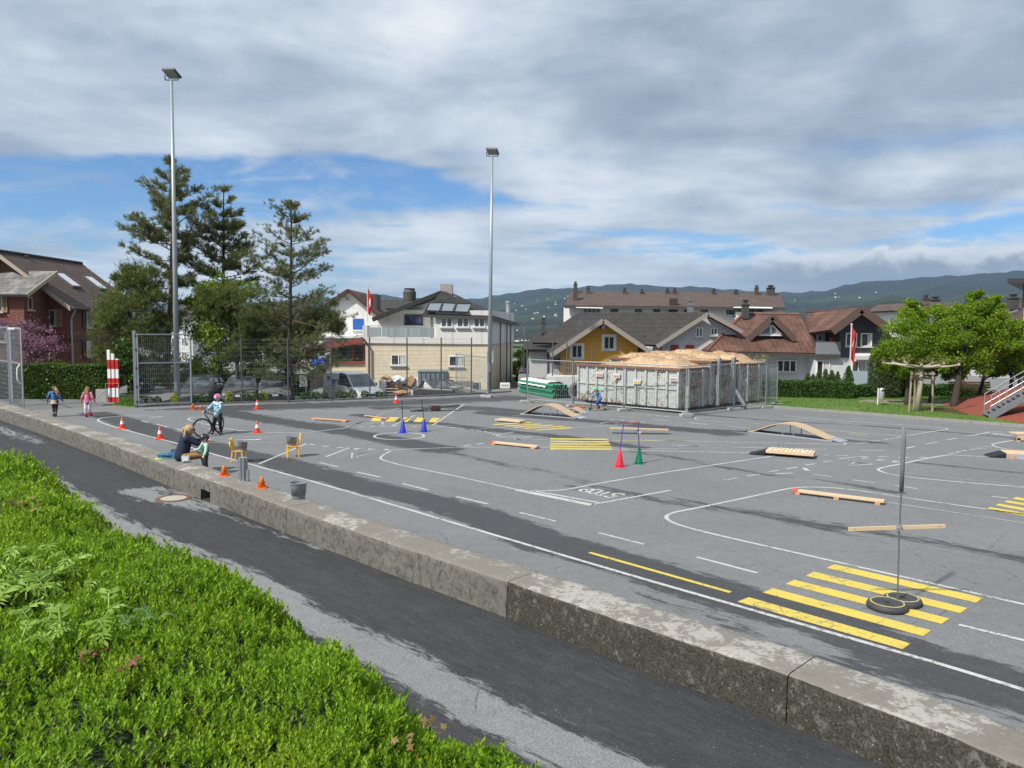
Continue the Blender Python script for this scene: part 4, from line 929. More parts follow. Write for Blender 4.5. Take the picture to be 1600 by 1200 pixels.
# ------------------------------------------------------------------ white house with blue shutters, behind the pines
def blue_house():
    Y = 66.0; c = P(546, 500, Y)
    xr = P(592, 500, Y).x; xl = P(470, 500, Y).x; zt = P(546, 456, Y).z; z0 = -2.0; ze = P(592, 497, Y).z; xa = P(546, 456, Y).x
    o = thing('white_house', 'white rendered house with blue shutters, blue awning and red-brown roof behind the right pine', 'house', ((xl+xr)/2, Y+4, z0))
    wall_poly(o, [(xl, Y, z0), (xr, Y, z0), (xr, Y, ze), (xa, Y, zt), (xl, Y, ze-.6)], RENDER_WHITE, th=8)
    mb = MB(); mb.slab([(xa, Y-.5, zt+.2), (xr+.9, Y-.5, ze-.35), (xr+.9, Y+8, ze-.35), (xa, Y+8, zt+.2)], .2); mb.slab([(xa, Y-.5, zt+.2), (xl-.9, Y-.5, ze-1.0), (xl-.9, Y+8, ze-1.0), (xa, Y+8, zt+.2)], .2)
    r = part('roof', mb, T_RED, o, world=True); part('bargeboard', MB().bar((xa, Y-.53, zt+.12), (xr+.9, Y-.53, ze-.43), .06, .28).bar((xa, Y-.53, zt+.12), (xl-.9, Y-.53, ze-1.1), .06, .28), flat('dark_ledge', (.06, .03, .025)), r, world=True)
    part('dormer', MB().box((xa+1.3, Y+2.6, zt-.75), (1.5, 2.0, 1.3)), CHIM, r, world=True)
    BL = boards('blue_shutter', (.015, .10, .42), .10, False, .1, .4); f = Face((xl, Y, 0), (xr, Y, 0))
    for (x0, y0, x1, y1) in ((551.5, 498, 568, 515), (519, 499, 534, 516)):
        a = f.pt(x0, y0); b = f.pt(x1, y1); part('shutter', MB().box(((a.x+b.x)/2, Y-.04, (a.z+b.z)/2), (b.x-a.x, .07, a.z-b.z)), BL, o, world=True)
        part('sill', MB().box(((a.x+b.x)/2, Y-.08, b.z-.06), (b.x-a.x+.2, .18, .07)), WHITE_PVC, o, world=True)
    f.win(o, 476, 545, 486, 555, 1)
    # lower white annexe, with shop window and blue awning
    Ya = 62.0; xa0 = P(487, 550, Ya).x; xa1 = P(575, 550, Ya).x
    part('annexe_wall', MB().prism([(xa0, Ya), (xa1, Ya), (xa1, Y-.003), (xa0, Y-.003)], z0, P(500, 528, Ya).z), RENDER_WHITE, o, world=True)
    fa = Face((xa0, Ya, 0), (xa1, Ya, 0)); fa.win(o, 492, 570, 511, 586, 1, frame=WHITE_PVC)
    a = fa.pt(489, 559); b = fa.pt(511, 570); mb = MB(); mb.add([(a.x, Ya, a.z), (b.x, Ya, a.z), (b.x, Ya-1.0, b.z+.2), (a.x, Ya-1.0, b.z+.2), (a.x, Ya-1.0, b.z-.05), (b.x, Ya-1.0, b.z-.05)], [(0, 1, 2, 3), (3, 2, 5, 4)])
    part('awning', mb, flat('blue_awning_cloth', (.01, .10, .50), .7), o, world=True)
    part('annexe_roof', MB().box(((xa0+xa1)/2, (Ya+Y)/2-.1, P(500, 528, Ya).z+.08), (xa1-xa0+.3, Y-Ya+.1, .16)), RENDER_WHITE, o, world=True)
    fa.win(o, 516, 533, 530, 545, 1)
blue_house()
def plain_house(name, label, x0, x1, ytop, ybase, Y, wallm, tile, ridge_y, rows, depth=9, ncol=4, eave_oh=.6, z0=-2.0, glass=None, ridge_in=.12):
    """distant block: long eaves side towards us, windows in rows, each built"""
    xl = P(x0, ytop, Y).x; xr = P(x1, ytop, Y).x; ze = P((x0+x1)/2, ytop, Y).z; zr = P((x0+x1)/2, ridge_y, Y+depth/2).z
    o = thing(name, label, 'house', ((xl+xr)/2, Y+depth/2, z0))
    part('wall', MB().prism([(xl, Y), (xr, Y), (xr, Y+depth), (xl, Y+depth)], z0, ze), wallm, o, world=True)
    mb = MB(); i = (xr-xl)*ridge_in
    A = Vector((xl-eave_oh, Y-eave_oh, ze)); B = Vector((xr+eave_oh, Y-eave_oh, ze)); C = Vector((xr-i, Y+depth/2, zr)); D = Vector((xl+i, Y+depth/2, zr)); E = Vector((xr+eave_oh, Y+depth+eave_oh, ze)); F = Vector((xl-eave_oh, Y+depth+eave_oh, ze))
    up = Vector((0, 0, .15))
    for q in ([A, B, C, D], [B, E, C], [E, F, D, C], [F, A, D]): mb.slab([p+up for p in q], .14)
    part('roof', mb, tile, o, world=True)
    f = Face((xl, Y, 0), (xr, Y, 0))
    for (y0, y1, cols, wpx) in rows:
        for cx in cols: f.win(o, cx-wpx/2, y0, cx+wpx/2, y1, 2, glass=glass, sill=False)
    return o
plain_house('far_house', 'pale pink-white block seen through the left pine tree', 262, 300, 492, 600, 75, RENDER_WHITE, T_BROWN, 478, [(505, 515, [272, 288], 8), (528, 538, [272, 288], 8), (550, 560, [272, 288], 8)])
plain_house('far_house', 'grey-roofed white block seen between the middle and right pines', 395, 470, 508, 600, 85, RENDER_WHITE, T_SLATE, 474, [(520, 528, [405, 425, 448], 8), (545, 555, [405, 425, 448], 8)])
plain_house('far_house', 'dark flat-roofed block behind the gable of the blue-shuttered house', 585, 640, 484, 600, 90, RENDER_GREY, T_SLATE, 470, [], ridge_in=.05)
# ------------------------------------------------------------------ cream two-storey house with roof terrace
def cream_house():
    Y = 58.0; YB = 66.5; z0 = -1.6
    XL = P(571, 560, Y).x; XC = P(762, 560, Y).x; XR = P(801, 560, YB).x
    o = thing('cream_house', 'cream brick house with white upper floor, roof terrace and three roof panels behind the fence', 'house', ((XL+XC)/2, Y+4, z0))
    CREAM = boards('cream_bricks', (.62, .545, .40), .33, False, .10, .22, .85, .008, both=True)
    zf = P(660, 537, Y).z; zp = P(660, 508, Y).z
    ft = [(XL, Y), (XC, Y), (XR, YB), (XL+.6, YB)]
    part('ground_floor_wall', MB().prism(ft, z0, zf), CREAM, o, world=True)
    WHP = boards('white_panels', (.62, .61, .58), 2.2, True, .04, .35, .8, .006)
    zt = P(630, 510, Y).z
    e = .12; ft2 = [(XL-.1, Y-e), (XC+.1, Y-e), (XR+.1, YB), (XL+.5, YB)]
    part('terrace_band', MB().prism(ft2, zf+.002, P(660, 528, Y).z+.0), WHP, o, world=True)
    zd = P(660, 528, Y).z+.002
    # parapet of the terrace: white end cheek, then grey ribbed cloth panels on rails
    xa = P(571, 520, Y).x; xb = P(681, 520, Y).x
    zrail = P(620, 509.5, Y).z; zlow = P(620, 526, Y).z
    part('terrace_cheek', MB().box((xa-.02, Y+.5, (zd+zrail)/2), (.35, 1.2, zrail-zd)), WHP, o, world=True)
    PAN = boards('balcony_panels', (.26, .31, .31), .19, True, .22, .5, .6, .02)
    np_ = 5
    for k in range(np_):
        u0_ = xa+.25+(xb-xa-.3)*k/np_; u1_ = xa+.25+(xb-xa-.3)*(k+1)/np_-.05
        part('balcony_panel', MB().box(((u0_+u1_)/2, Y-.06, (zlow+zrail)/2-.04), (u1_-u0_, .05, zrail-zlow-.12)), PAN, o, world=True)
    part('balcony_rail', MB().bar((xa, Y-.06, zrail), (xb, Y-.06, zrail), .07, .05).bar((xa+.2, Y-.06, zlow), (xb, Y-.06, zlow), .05, .04), flat('grey_frame', (.30, .31, .32)), o, world=True)
    # upper floor, right: flush with the front
    xu = P(681, 510, Y).x; zu = P(720, 490, Y).z
    part('upper_wall', MB().prism([(xu, Y-e+.004), (XC+.1, Y-e+.004), (XR+.1, YB), (xu, YB)], zd+.001, zu+.25), WHP, o, world=True)
    # upper floor, left: set back behind the terrace under the wide roof
    xs = P(592, 500, 62).x
    YL = 61.6
    za = P(690, 458, YL).z
    wall_poly(o, [(xs, YL, zd), (xu, YL, zd), (xu+1.2, YL, za-.2), (xs, YL, P(598, 494, YL).z)], RENDER_WHITE, 'set_back_wall', 3.5)
    fb = Face((xs, YL, 0), (xu, YL, 0))
    fb.win(o, 632, 491.5, 661, 508, 2, frame=flat('dark_frame', (.05, .05, .055)), glass=glassmat('blue_glass', (.03, .04, .08), .05))
    part('terrace_awning', MB().box(((fb.pt(622, 485).x+fb.pt(662, 485).x)/2, YL-.15, fb.pt(640, 485.5).z), (fb.pt(662, 485).x-fb.pt(622, 485).x, .3, .16)), RENDER_WHITE, o, world=True)
    f = Face((XL, Y-e, 0), (XC, Y-e, 0)); fg = Face((XL, Y, 0), (XC, Y, 0))
    for (a, b) in ((689, 707), (714, 733), (740, 758)): f.win(o, a, 496.5, b, 511.5, 2, frame=WHITE_PVC)
    fg.win(o, 611, 554, 635, 571, 2, frame=WHITE_PVC, curtain=True); fg.win(o, 701.5, 556, 724.5, 572.5, 2, frame=WHITE_PVC, curtain=True)
    fg.win(o, 737, 597, 750, 610, 1, frame=GREY_FR)
    # loggia post
    part('loggia_post', MB().box((P(674, 500, Y).x, Y+.3, (zd+zu)/2), (.18, .18, zu-zd)), WHP, o, world=True)
    # roofs
    Pz = P
    mb = MB()
    A = P(582, 497.5, 59.0); B = P(690, 455, 61.5); C = P(702, 455.5, 70); D = P(604, 494, 70)
    mb.slab([A, B, C, D], .22)
    E = P(660, 491, 57.65); F_ = P(770, 494.5, 57.65); Gp = P(811, 506, 67.5)
    mb.slab([E, F_, P(737, 474, 61.0), B], .2); mb.slab([F_, Gp, C, B, P(737, 474, 61.0)], .2)
    r = part('roof', mb, T_GREY, o, world=True)
    part('bargeboard', MB().bar(A-Vector((0, .05, .1)), B-Vector((0, .05, .1)), .08, .34).bar(E-Vector((0, .04, .12)), F_-Vector((0, .04, .12)), .06, .2).bar(F_-Vector((0, 0, .12)), Gp-Vector((0, 0, .12)), .06, .2), CHIM, r, world=True)
    # three panels on the front slope
    N = (F_-E).cross(B-E).normalized(); 
    if N.z < 0: N = -N
    q = [(671, 473.5, 691, 473.5, 686.5, 486.5, 665, 485.5), (692.5, 473.5, 712.5, 474.5, 707.5, 487, 688, 486.5), (714, 474.8, 737, 475, 731, 488.3, 709.5, 487.2)]
    PM = M('roof_panel_glass', (.16, .19, .22), .25, .1, 2, .02)
    for c8 in q:
        pts = [onplane(c8[2*i], c8[2*i+1], E+N*.25, N) for i in range(4)]
        s = part('roof_panel', MB().slab(pts, .08), PM, o, world=True)
        fr = MB()
        for i in range(4): fr.bar(pts[i]+N*.01, pts[(i+1) % 4]+N*.01, .07, .1)
        part('panel_frame', fr, flat('black_frame', (.02, .02, .022)), s, world=True)
    chimney(o, P(698, 463, 66), 1.0, 1.0, M('pale_chimney', (.30, .28, .26), .85, .2, 4), cap=False)
    part('flue', MB().lathe([(.55, 0), (.55, .75), (.42, .95), (.5, 1.05)], 14, P(640, 470, 66)), CHIM, o, world=True)
    p = P(794, 500, 65); part('steel_flue', MB().lathe([(.2, 0), (.2, 1.6), (.26, 1.62), (.26, 1.8)], 12, p-Vector((0, 0, .2))), GALV, o, world=True)
    # right side: vertical boards, pipes, dark panels
    fs = Face((XC+.1, Y, 0), (XR+.1, YB, 0)); SB = boards('grey_boards', (.34, .32, .30), .35, True, .25, .6)
    for px in (780, 790, 796):
        a = fs.pt(px, 504)+fs.n*.12; b = fs.pt(px, 608)+fs.n*.12; part('downpipe', MB().tube([a, Vector((a.x, a.y, z0+.3))], .045, 8), flat('pipe_brown', (.05, .04, .038)), o, world=True)
    a = P(571+4, 538, Y-.1); part('downpipe', MB().tube([P(568, 530, Y-.25), a+Vector((.1, -.1, -.2)), Vector((a.x+.1, a.y-.12, z0+.2))], .08, 8), flat('pipe_brown', (.05, .04, .038)), o, world=True)
    part('meter_box', MB().box(fs.pt(764, 558)+fs.n*.1, (.5, .3, .9)), flat('grey_frame', (.30, .31, .32)), o, world=True)
    # plants and table on the terrace
    # red-framed winter garden, lower left
    RD = flat('oxide_red_paint', (.22, .045, .03), .6)
    Yg = 59.5; gx0 = P(518, 560, Yg).x; gx1 = XL-.02
    zg0 = P(540, 568, Yg).z; zg1 = P(540, 540, Yg).z
    part('annexe_wall', MB().prism([(gx0, Yg), (gx1, Yg), (gx1, Yg+4.5), (gx0, Yg+4.5)], z0, zg0), CREAM, o, world=True)
    g = MB()
    for px in (520, 552, 569): x = P(px, 560, Yg).x; g.box((x, Yg, (zg0+zg1)/2+.3), (.14, .14, zg1-zg0+.6))
    g.box(((gx0+gx1)/2, Yg-.05, zg0+.08), (gx1-gx0, .2, .22)); g.bar((gx0, Yg, zg1), (gx1, Yg, zg1), .12, .12)
    part('conservatory_frame', g, RD, o, world=True)
    part('conservatory_glass', MB().box(((gx0+gx1)/2, Yg+.05, (zg0+zg1)/2), (gx1-gx0-.1, .03, zg1-zg0)), glassmat('dark_glass', (.03, .035, .03), .08), o, world=True)
    part('conservatory_roof', MB().slab([P(486, 545, Yg-.7), P(567, 531, Yg-.7), P(567, 524, Yg+4), P(520, 527, Yg+4)], .12), T_SLATE, o, world=True)
    part('conservatory_fascia', MB().bar(P(486, 546, Yg-.75), P(567, 532, Yg-.75), .07, .35), RD, o, world=True)
    # garage door
    fa = Face((gx0, Yg, 0), (gx1, Yg, 0)); a = fa.pt(520, 595); b = fa.pt(537, 622)
    for k in range(5):
        u0_ = a.x+(b.x-a.x)*k/5; part('garage_panel', MB().box((u0_+(b.x-a.x)/10, Yg-.03, (a.z+z0)/2), ((b.x-a.x)/5-.03, .06, a.z-z0)), flat('slate_blue_paint', (.035, .065, .10), .5), o, world=True)
    return o
CH = cream_house()
# ------------------------------------------------------------------ small grey-white house left of the yellow one
def small_house():
    Y = 56.0; z0 = -.6
    xl = P(829, 560, Y).x; xr = P(892, 560, Y).x; ze = P(850, 546, Y).z
    o = thing('small_house', 'small pale house with dark ribbed roof left of the yellow gable', 'house', ((xl+xr)/2, Y+3, z0))
    part('wall', MB().prism([(xl, Y), (xr, Y), (xr, Y+6), (xl, Y+6)], z0, ze), RENDER_GREY, o, world=True)
    zr = P(860, 519, Y+3).z
    mb = MB(); mb.slab([(xl-.5, Y-.6, ze+.02), (xr+.6, Y-.6, ze+.02), (xr+1.2, Y+3, zr), (xl+.6, Y+3, zr)], .18); mb.slab([(xl-.5, Y-.6, ze+.02), (xl+.6, Y+3, zr), (xl-.5, Y+6.6, ze+.02)], .18); mb.slab([(xl-.5, Y+6.6, ze+.02), (xr+.6, Y+6.6, ze+.02), (xr+1.2, Y+3, zr), (xl+.6, Y+3, zr)], .18)
    part('roof', mb, T_SLATE, o, world=True); chimney(o, P(849, 521, Y+2.4), .35, .8)
    f = Face((xl, Y, 0), (xr, Y, 0)); f.win(o, 862, 560, 876, 569, 2, frame=flat('dark_frame', (.05, .05, .055)))
    part('downpipe', MB().tube([(P(856, 550, Y).x, Y-.08, ze), (P(856, 550, Y).x, Y-.08, z0)], .06, 8), CHIM, o, world=True)
    g = MB(); g.bar(P(863, 570, Y-1), P(880, 570, Y-1), .06, .06)
    for k in range(7): q = P(863+k*2.8, 570, Y-1); g.bar(q, q-Vector((0, 0, .9)), .04)
    part('balustrade', g, GALV_D, o, world=True)
    return o
small_house()
def yellow_house():
    Y = 50.0; z0 = -.3
    xl = P(884, 560, Y).x; xr = P(996, 560, Y).x; ax = P(940, 500, Y).x; zr = P(940, 503, Y).z; ze = P(884, 540, Y).z
    o = thing('yellow_house', 'ochre yellow timber gable house with white framed green windows behind the skips', 'house', (ax, Y+5, z0))
    YB = boards('ochre_boards', (.56, .30, .045), .28, False, .10, .45, .75, .012)
    w_ = xr-xl; 
    wall_poly(o, [(xl, Y, z0), (xr, Y, z0), (xr, Y, ze), (ax, Y, zr), (xl, Y, ze)], YB, th=7)
    sl = (zr-ze)/(ax-xl); oh = 1.05
    mb = MB(); mb.slab([(ax, Y-1.0, zr+.2), (xl-oh, Y-1.0, ze+.2-sl*oh), (xl-oh, Y+7, ze+.2-sl*oh), (ax, Y+7, zr+.2)], .14)
    sl2 = (zr-ze)/(xr-ax); mb.slab([(ax, Y-1.0, zr+.2), (xr+oh*1.1, Y-1.0, ze+.2-sl2*oh*1.1), (xr+oh*1.1, Y+7, ze+.2-sl2*oh*1.1), (ax, Y+7, zr+.2)], .14)
    r = part('roof', mb, T_GREY, o, world=True); PB = M('grey_barge', (.27, .23, .20), .8, .2, 4, .2)
    part('bargeboard', MB().bar((ax, Y-1.03, zr+.08), (xl-oh, Y-1.03, ze+.08-sl*oh), .06, .28).bar((ax, Y-1.03, zr+.08), (xr+oh*1.1, Y-1.03, ze+.08-sl2*oh*1.1), .06, .28), PB, r, world=True)
    part('purlin', MB().box((ax, Y-.5, zr-.3), (.22, 1.0, .3)), CHIM, o, world=True)
    f = Face((xl, Y, 0), (xr, Y, 0)); SG = boards('dark_green_shutter', (.025, .055, .055), .09, False, .15, .4)
    for (x0, y0, x1, y1) in ((893.5, 539, 909.5, 559), (943.5, 525.5, 959.5, 545.5)):
        a = f.pt(x0, y0); b = f.pt(x1, y1); c = (a+b)/2; k = thing_w = None
        fr = window(o, c, (1, 0, 0), b.x-a.x, a.z-b.z, 2, (0, -1, 0), frame=WHITE_PVC, glass=SG, sill=True, surround=WHITE_PVC, fw=.05)
    return o
yellow_house()
def red_shutter_house():
    Y = 52.0; z0 = -.6
    a = P(1105, 489, Y); 
    o = thing('grey_gable_house', 'pale grey gable house with red shutters between the yellow house and the red roof', 'house', (a.x, Y+3, z0))
    xl = P(1034, 560, Y).x; xr = P(1150, 560, Y).x; ze = P(1034, 538, Y).z
    rz = P(1150, 520, Y).z
    wall_poly(o, [(xl, Y, z0), (xr, Y, z0), (xr, Y, rz), (a.x, Y, a.z-.25), (xl, Y, ze)], RENDER_GREY, th=5)
    mb = MB()
    A = P(1107, 487.5, Y-.7); E = P(1026, 539, Y-.7)
    back = Vector((-8.2, 4.6, 0))
    mb.slab([A, E, E+back, A+back], .18); mb.slab([A, P(1160, 516, Y-.7), P(1160, 516, Y-.7)+Vector((0, 6, 0)), A+Vector((0, 6, 0))], .18)
    r = part('roof', mb, T_GREY, o, world=True)
    part('bargeboard', MB().bar(A-Vector((0, .04, .12)), E-Vector((0, .04, .12)), .06, .26).bar(A-Vector((0, .04, .12)), P(1160, 516, Y-.7)-Vector((0, .04, .12)), .06, .26), M('grey_barge', (.27, .23, .20), .8, .2, 4, .2), r, world=True)
    f = Face((xl, Y, 0), (xr, Y, 0))
    f.win(o, 1086.5, 511.5, 1098, 526.5, 2); f.win(o, 1110, 512, 1121, 524, 2)
    RS = boards('red_shutter', (.33, .03, .035), .09, False, .12, .4)
    for (x0, x1) in ((1048, 1060), (1071.5, 1084)):
        p = f.pt(x0, 539); q = f.pt(x1, 552); part('shutter', MB().box(((p.x+q.x)/2, Y-.04, (p.z+q.z)/2), (q.x-p.x, .07, p.z-q.z)), RS, o, world=True)
    chimney(o, P(1078, 503, Y+.8), .34, 1.1, M('grey_sheet', (.16, .17, .18), .6, .1)); p = P(966, 500, Y+3.5); chimney(o, p, .6, .3, M('grey_sheet', (.16, .17, .18), .6, .1), cap=False)
    return o
red_shutter_house()
def apartment():
    Y = 92.0; z0 = -2.5; xl = P(890, 500, Y).x; xr = P(1222, 500, Y).x; ze = P(1050, 479, Y).z
    o = thing('apartment_block', 'long white apartment block with shallow brown tiled roof and many chimneys', 'apartment block', ((xl+xr)/2, Y+5, z0))
    part('wall', MB().prism([(xl, Y), (xr, Y), (xr, Y+11), (xl, Y+11)], z0, ze+.1), RENDER_WHITE, o, world=True)
    T2 = T_BROWN2
    mb = MB(); A = P(882, 477, Y-1.2); B = P(1227, 480.5, Y-1.2); C = P(1218, 457.5, Y+5.5); D = P(892, 455, Y+5.5)
    mb.slab([A, B, C, D], .25); mb.slab([D, C, C+Vector((.6, 7, -2.0)), D+Vector((-.6, 7, -2.0))], .25)
    r = part('roof', mb, T2, o, world=True); part('gutter', MB().bar(A-Vector((0, .1, .2)), B-Vector((0, .1, .2)), .16, .3), CHIM, r, world=True)
    f = Face((xl, Y, 0), (xr, Y, 0))
    f.win(o, 911, 481.5, 938, 489, 4, sill=False)
    for x0, x1, s in ((954, 966, 1), (992, 1003, 1), (1095, 1106, 1), (1135, 1147, 1), (1170, 1178, 1), (1184, 1192, 1)): f.win(o, x0, 481, x1, 491.5, 2, frame=flat('dark_frame', (.05, .05, .055)), sill=False)
    for x0, x1 in ((1020, 1032), (1068, 1077)): f.win(o, x0, 481, x1, 491.5, 1, glass=flat('blue_blind', (.035, .06, .13)), frame=GREY_FR, sill=False)
    for x0 in (954, 992, 1030, 1068, 1106): f.win(o, x0, 503, x0+12, 513, 2, frame=GREY_FR, sill=False)
    # balcony and white awning
    for (x0, x1, yb) in ((904, 940, 488), (1150, 1205, 487.5)):
        a = P(x0, yb, Y-1.3); b = P(x1, yb, Y-1.3); a2 = P(x0, yb+9, Y-1.3)
        part('balcony', MB().box(((a.x+b.x)/2, Y-1.3, (a.z+a2.z)/2), (b.x-a.x, .12, a.z-a2.z)).box(((a.x+b.x)/2, Y-.65, a2.z-.1), (b.x-a.x, 1.28, .2)), RENDER_GREY if x0 < 1000 else RENDER_WHITE, o, world=True)
        part('awning', MB().slab([P(x0-4, 478, Y-.05), P(x1+2, 478, Y-.05), P(x1+2, 481.5, Y-1.9), P(x0-4, 480.5, Y-1.9)], .05), flat('white_cloth', (.7, .7, .68)), o, world=True)
    f.win(o, 909, 506, 938, 515, 3, sill=False)
    for px, h_ in ((899, 1.6), (919, .9), (976, .6), (1043, .5), (1054, .5), (1115, .5), (1182, 1.0), (1204, 1.0), (1003, .3), (1150, .3)): chimney(o, P(px, 458.5, Y+4.5)-Vector((0, 0, .3)), .42 if px != 1204 else .8, h_*.75+.2)
    part('chimney_stack', MB().box(P(899, 463, Y+1.2), (.55, .55, 2.0)), CHIM, o, world=True)
    part('wall_flue', MB().box(P(1052, 481, Y-.6), (.9, .6, 2.2)), T2, o, world=True)
    return o
apartment()
def red_house():
    Y = 51.0; z0 = -.5
    o = thing('red_roof_house', 'low pale grey house with mottled red hipped roof and triangular dormer behind the hedge', 'house', (P(1190, 560, Y).x, Y+4, z0))
    xl = P(1114, 560, Y).x; xr = P(1300, 560, Y).x; ze = P(1190, 552, Y).z
    part('wall', MB().prism([(xl, Y), (xr, Y), (xr, Y+8), (xl, Y+8)], z0, ze), RENDER_GREY, o, world=True)
    Ye = Y-.9; Yr = Y+3.6
    A = P(1104, 548.5, Ye); B = P(1278, 551.5, Ye); C = P(1250, 491.5, Yr); D = P(1161, 490.5, Yr)
    L = P(1085, 541, Y+4.5)
    mb = MB(); mb.slab([A, B, C, D], .2); mb.slab([A, D, L], .2); mb.slab([B, B+Vector((0, 8, 0)), C+Vector((.0, 1.0, 0)), C], .2)
    r = part('roof', mb, T_RED, o, world=True)
    g = MB(); g.tube([D, A], .11, 6); g.tube([D, C], .12, 6); part('ridge', g, M('ridge_tile', (.17, .07, .045), .8, .2, 6, .3), r, world=True)
    part('gutter', MB().bar(A-Vector((0, .1, .16)), B-Vector((0, .1, .16)), .14, .22).bar(A-Vector((0, .1, .16)), L-Vector((0, 0, .16)), .14, .22), CHIM, r, world=True)
    part('soffit', MB().slab([A-Vector((0, 0, .24)), B-Vector((0, 0, .24)), (B.x, Y+.1, B.z-.24), (A.x, Y+.1, A.z-.24)], .06), WHITE_PVC, r, world=True)
    N = (B-A).cross(D-A).normalized(); N = N if N.z > 0 else -N
    # triangular dormer
    Yd = Y+.5
    a = P(1176, 524, Yd); b = P(1230, 525.5, Yd); c = P(1204, 499, Yd); bk = Vector((0, 3.6, .15))
    mb = MB(); oh = Vector((0, -.35, 0)); ea = a+Vector((-.35, 0, -.1))+oh; eb = b+Vector((.4, 0, -.1))+oh; ec = c+Vector((0, 0, .25))+oh
    mb.slab([ea, ec, ec+bk], .16); mb.slab([eb, ec+bk, ec], .16); d_ = part('dormer_roof', mb, T_RED, o, world=True)
    part('bargeboard', MB().bar(ea-Vector((0, .03, .1)), ec-Vector((0, .03, .1)), .06, .4).bar(eb-Vector((0, .03, .1)), ec-Vector((0, .03, .1)), .06, .4), M('brown_barge', (.10, .065, .05), .8), d_, world=True)
    tri_ = MB(); A1 = P(1183, 523.5, Yd); B1 = P(1222, 523.5, Yd); C1 = P(1204, 506, Yd)
    w1 = part('dormer_window', MB().bar(A1, B1, .12, .12).bar(B1, C1, .12, .12).bar(C1, A1, .12, .12).bar(P(1204, 523, Yd), C1, .12, .12), WHITE_PVC, o, world=True)
    part('pane', MB().add([A1, B1, C1], [(0, 1, 2)]).add([A1+Vector((0, .04, 0)), B1+Vector((0, .04, 0)), C1+Vector((0, .04, 0))], [(0, 2, 1)]), GLASS_P, w1, world=True)
    chimney(o, P(1164, 498, Yr-.6), .42, .95)
    part('chimney_cowl', MB().lathe([(.1, 0), (.2, .15), (.08, .5), (.0, .6)], 10, P(1164, 482, Yr-.6)), CHIM, o, world=True)
    f = Face((xl, Y, 0), (xr, Y, 0)); f.win(o, 1213.5, 562.5, 1244, 581.5, 3)
    f.win(o, 1184, 584, 1216, 600, 3, frame=GREY_FR, glass=flat('grey_slats', (.22, .23, .24)))
    return o
red_house()
def dark_gable_house():
    Y = 50.0; z0 = -.5; DG = boards('dark_grey_boards', (.060, .066, .078), .22, False, .10, .5, .75, .012)
    o = thing('dark_gable_house', 'grey boarded gable house with balcony, brown barge boards and a red flag in front', 'house', (P(1345, 560, Y).x, Y+4, z0))
    xl = P(1311, 560, Y).x; xr = P(1381, 560, Y).x; x0 = P(1272, 560, Y).x; zf = P(1340, 559, Y).z
    ap = P(1346, 489, Y); zl = P(1311, 513, Y).z; zR = P(1381, 507, Y).z
    wall_poly(o, [(xl, Y, zf), (xr, Y, zf), (xr, Y, zR), (ap.x, Y, ap.z), (xl, Y, zl)], DG, 'upper_wall', 7)
    part('lower_wall', MB().prism([(x0, Y+.05), (xr, Y+.05), (xr, Y+7), (x0, Y+7)], z0, zf-.003), M('blue_white_render', (.52, .54, .56), .85, .06, .7, .1), o, world=True)
    # balcony in the recess
    zb0 = P(1290, 555, Y).z; zb1 = P(1290, 535, Y).z; YR = Y+2.2
    xq = P(1275, 521, YR).x; part('recess_wall', MB().prism([(xq, YR), (xl, YR), (xl, YR+.3), (xq, YR+.3)], zf, P(1290, 521, Y).z), M('blue_white_render', (.52, .54, .56)), o, world=True)
    part('balcony_floor', MB().prism([(x0, Y-.25), (xl, Y-.25), (xl, YR-.003), (x0, YR-.003)], zf, zf+.22), CHIM, o, world=True)
    part('balcony_panel', MB().box(((x0+xl)/2, Y-.2, (zb0+zb1)/2), (xl-x0-.02, .05, zb1-zb0)), M('grey_panel', (.20, .21, .225), .6, .05), o, world=True)
    part('balcony_rail', MB().bar((x0, Y-.2, zb1+.03), (xl, Y-.2, zb1+.03), .07, .05), GALV_D, o, world=True)
    fr = Face((x0, YR, 0), (xl, YR, 0)); fr.win(o, 1277, 524, 1285, 533, 1); fr.win(o, 1289, 520, 1308, 538, 1, frame=flat('dark_frame', (.05, .05, .055)))
    part('hanging_basket', MB().ell(P(1300, 530, Y+.6), (.16, .16, .14)), flat('red_pot', (.5, .03, .03)), o, world=True)
    mb = MB(); A = P(1346, 480, Y-1.0); E = P(1300, 514.5, Y-1.0); R2 = P(1385, 507.5, Y-1.0); bl = P(1262, 489.5, Y+6); el = P(1256, 521, Y+3)
    mb.slab([A, E, el], .2); mb.slab([A, el, bl], .2); mb.slab([A, R2, R2+Vector((0, 9, 0)), A+Vector((0, 9, 0))], .2)
    r = part('roof', mb, T_RED, o, world=True)
    BB = M('brown_barge', (.10, .065, .05), .8)
    part('bargeboard', MB().bar(A-Vector((0, .05, .15)), E-Vector((0, .05, .15)), .08, .5).bar(A-Vector((0, .05, .15)), R2-Vector((0, .05, .15)), .08, .5), BB, r, world=True)
    f = Face((xl, Y, 0), (xr, Y, 0)); f.win(o, 1321, 520, 1338.5, 541, 1, curtain=True); f.win(o, 1344.5, 520.5, 1362, 541.5, 1, curtain=True)
    fl = Face((x0, Y+.05, 0), (xr, Y+.05, 0)); fl.win(o, 1275, 563, 1296, 592, 2, curtain=True, sill=False); fl.win(o, 1330, 563, 1352, 592, 2, curtain=True, sill=False)
    part('awning', MB().slab([P(1336, 552, Y), P(1364, 552, Y), P(1364, 556, Y-1.0), P(1336, 556, Y-1.0)], .25), M('awning_box', (.62, .62, .62), .6), o, world=True)
    part('glass_screen', MB().box((P(1343, 590, Y-1.5).x, Y-1.5, P(1343, 592, Y-1.5).z), (1.1, .03, 1.0)), M('blue_screen', (.30, .38, .42), .15), o, world=True)
    return o
dark_gable_house()
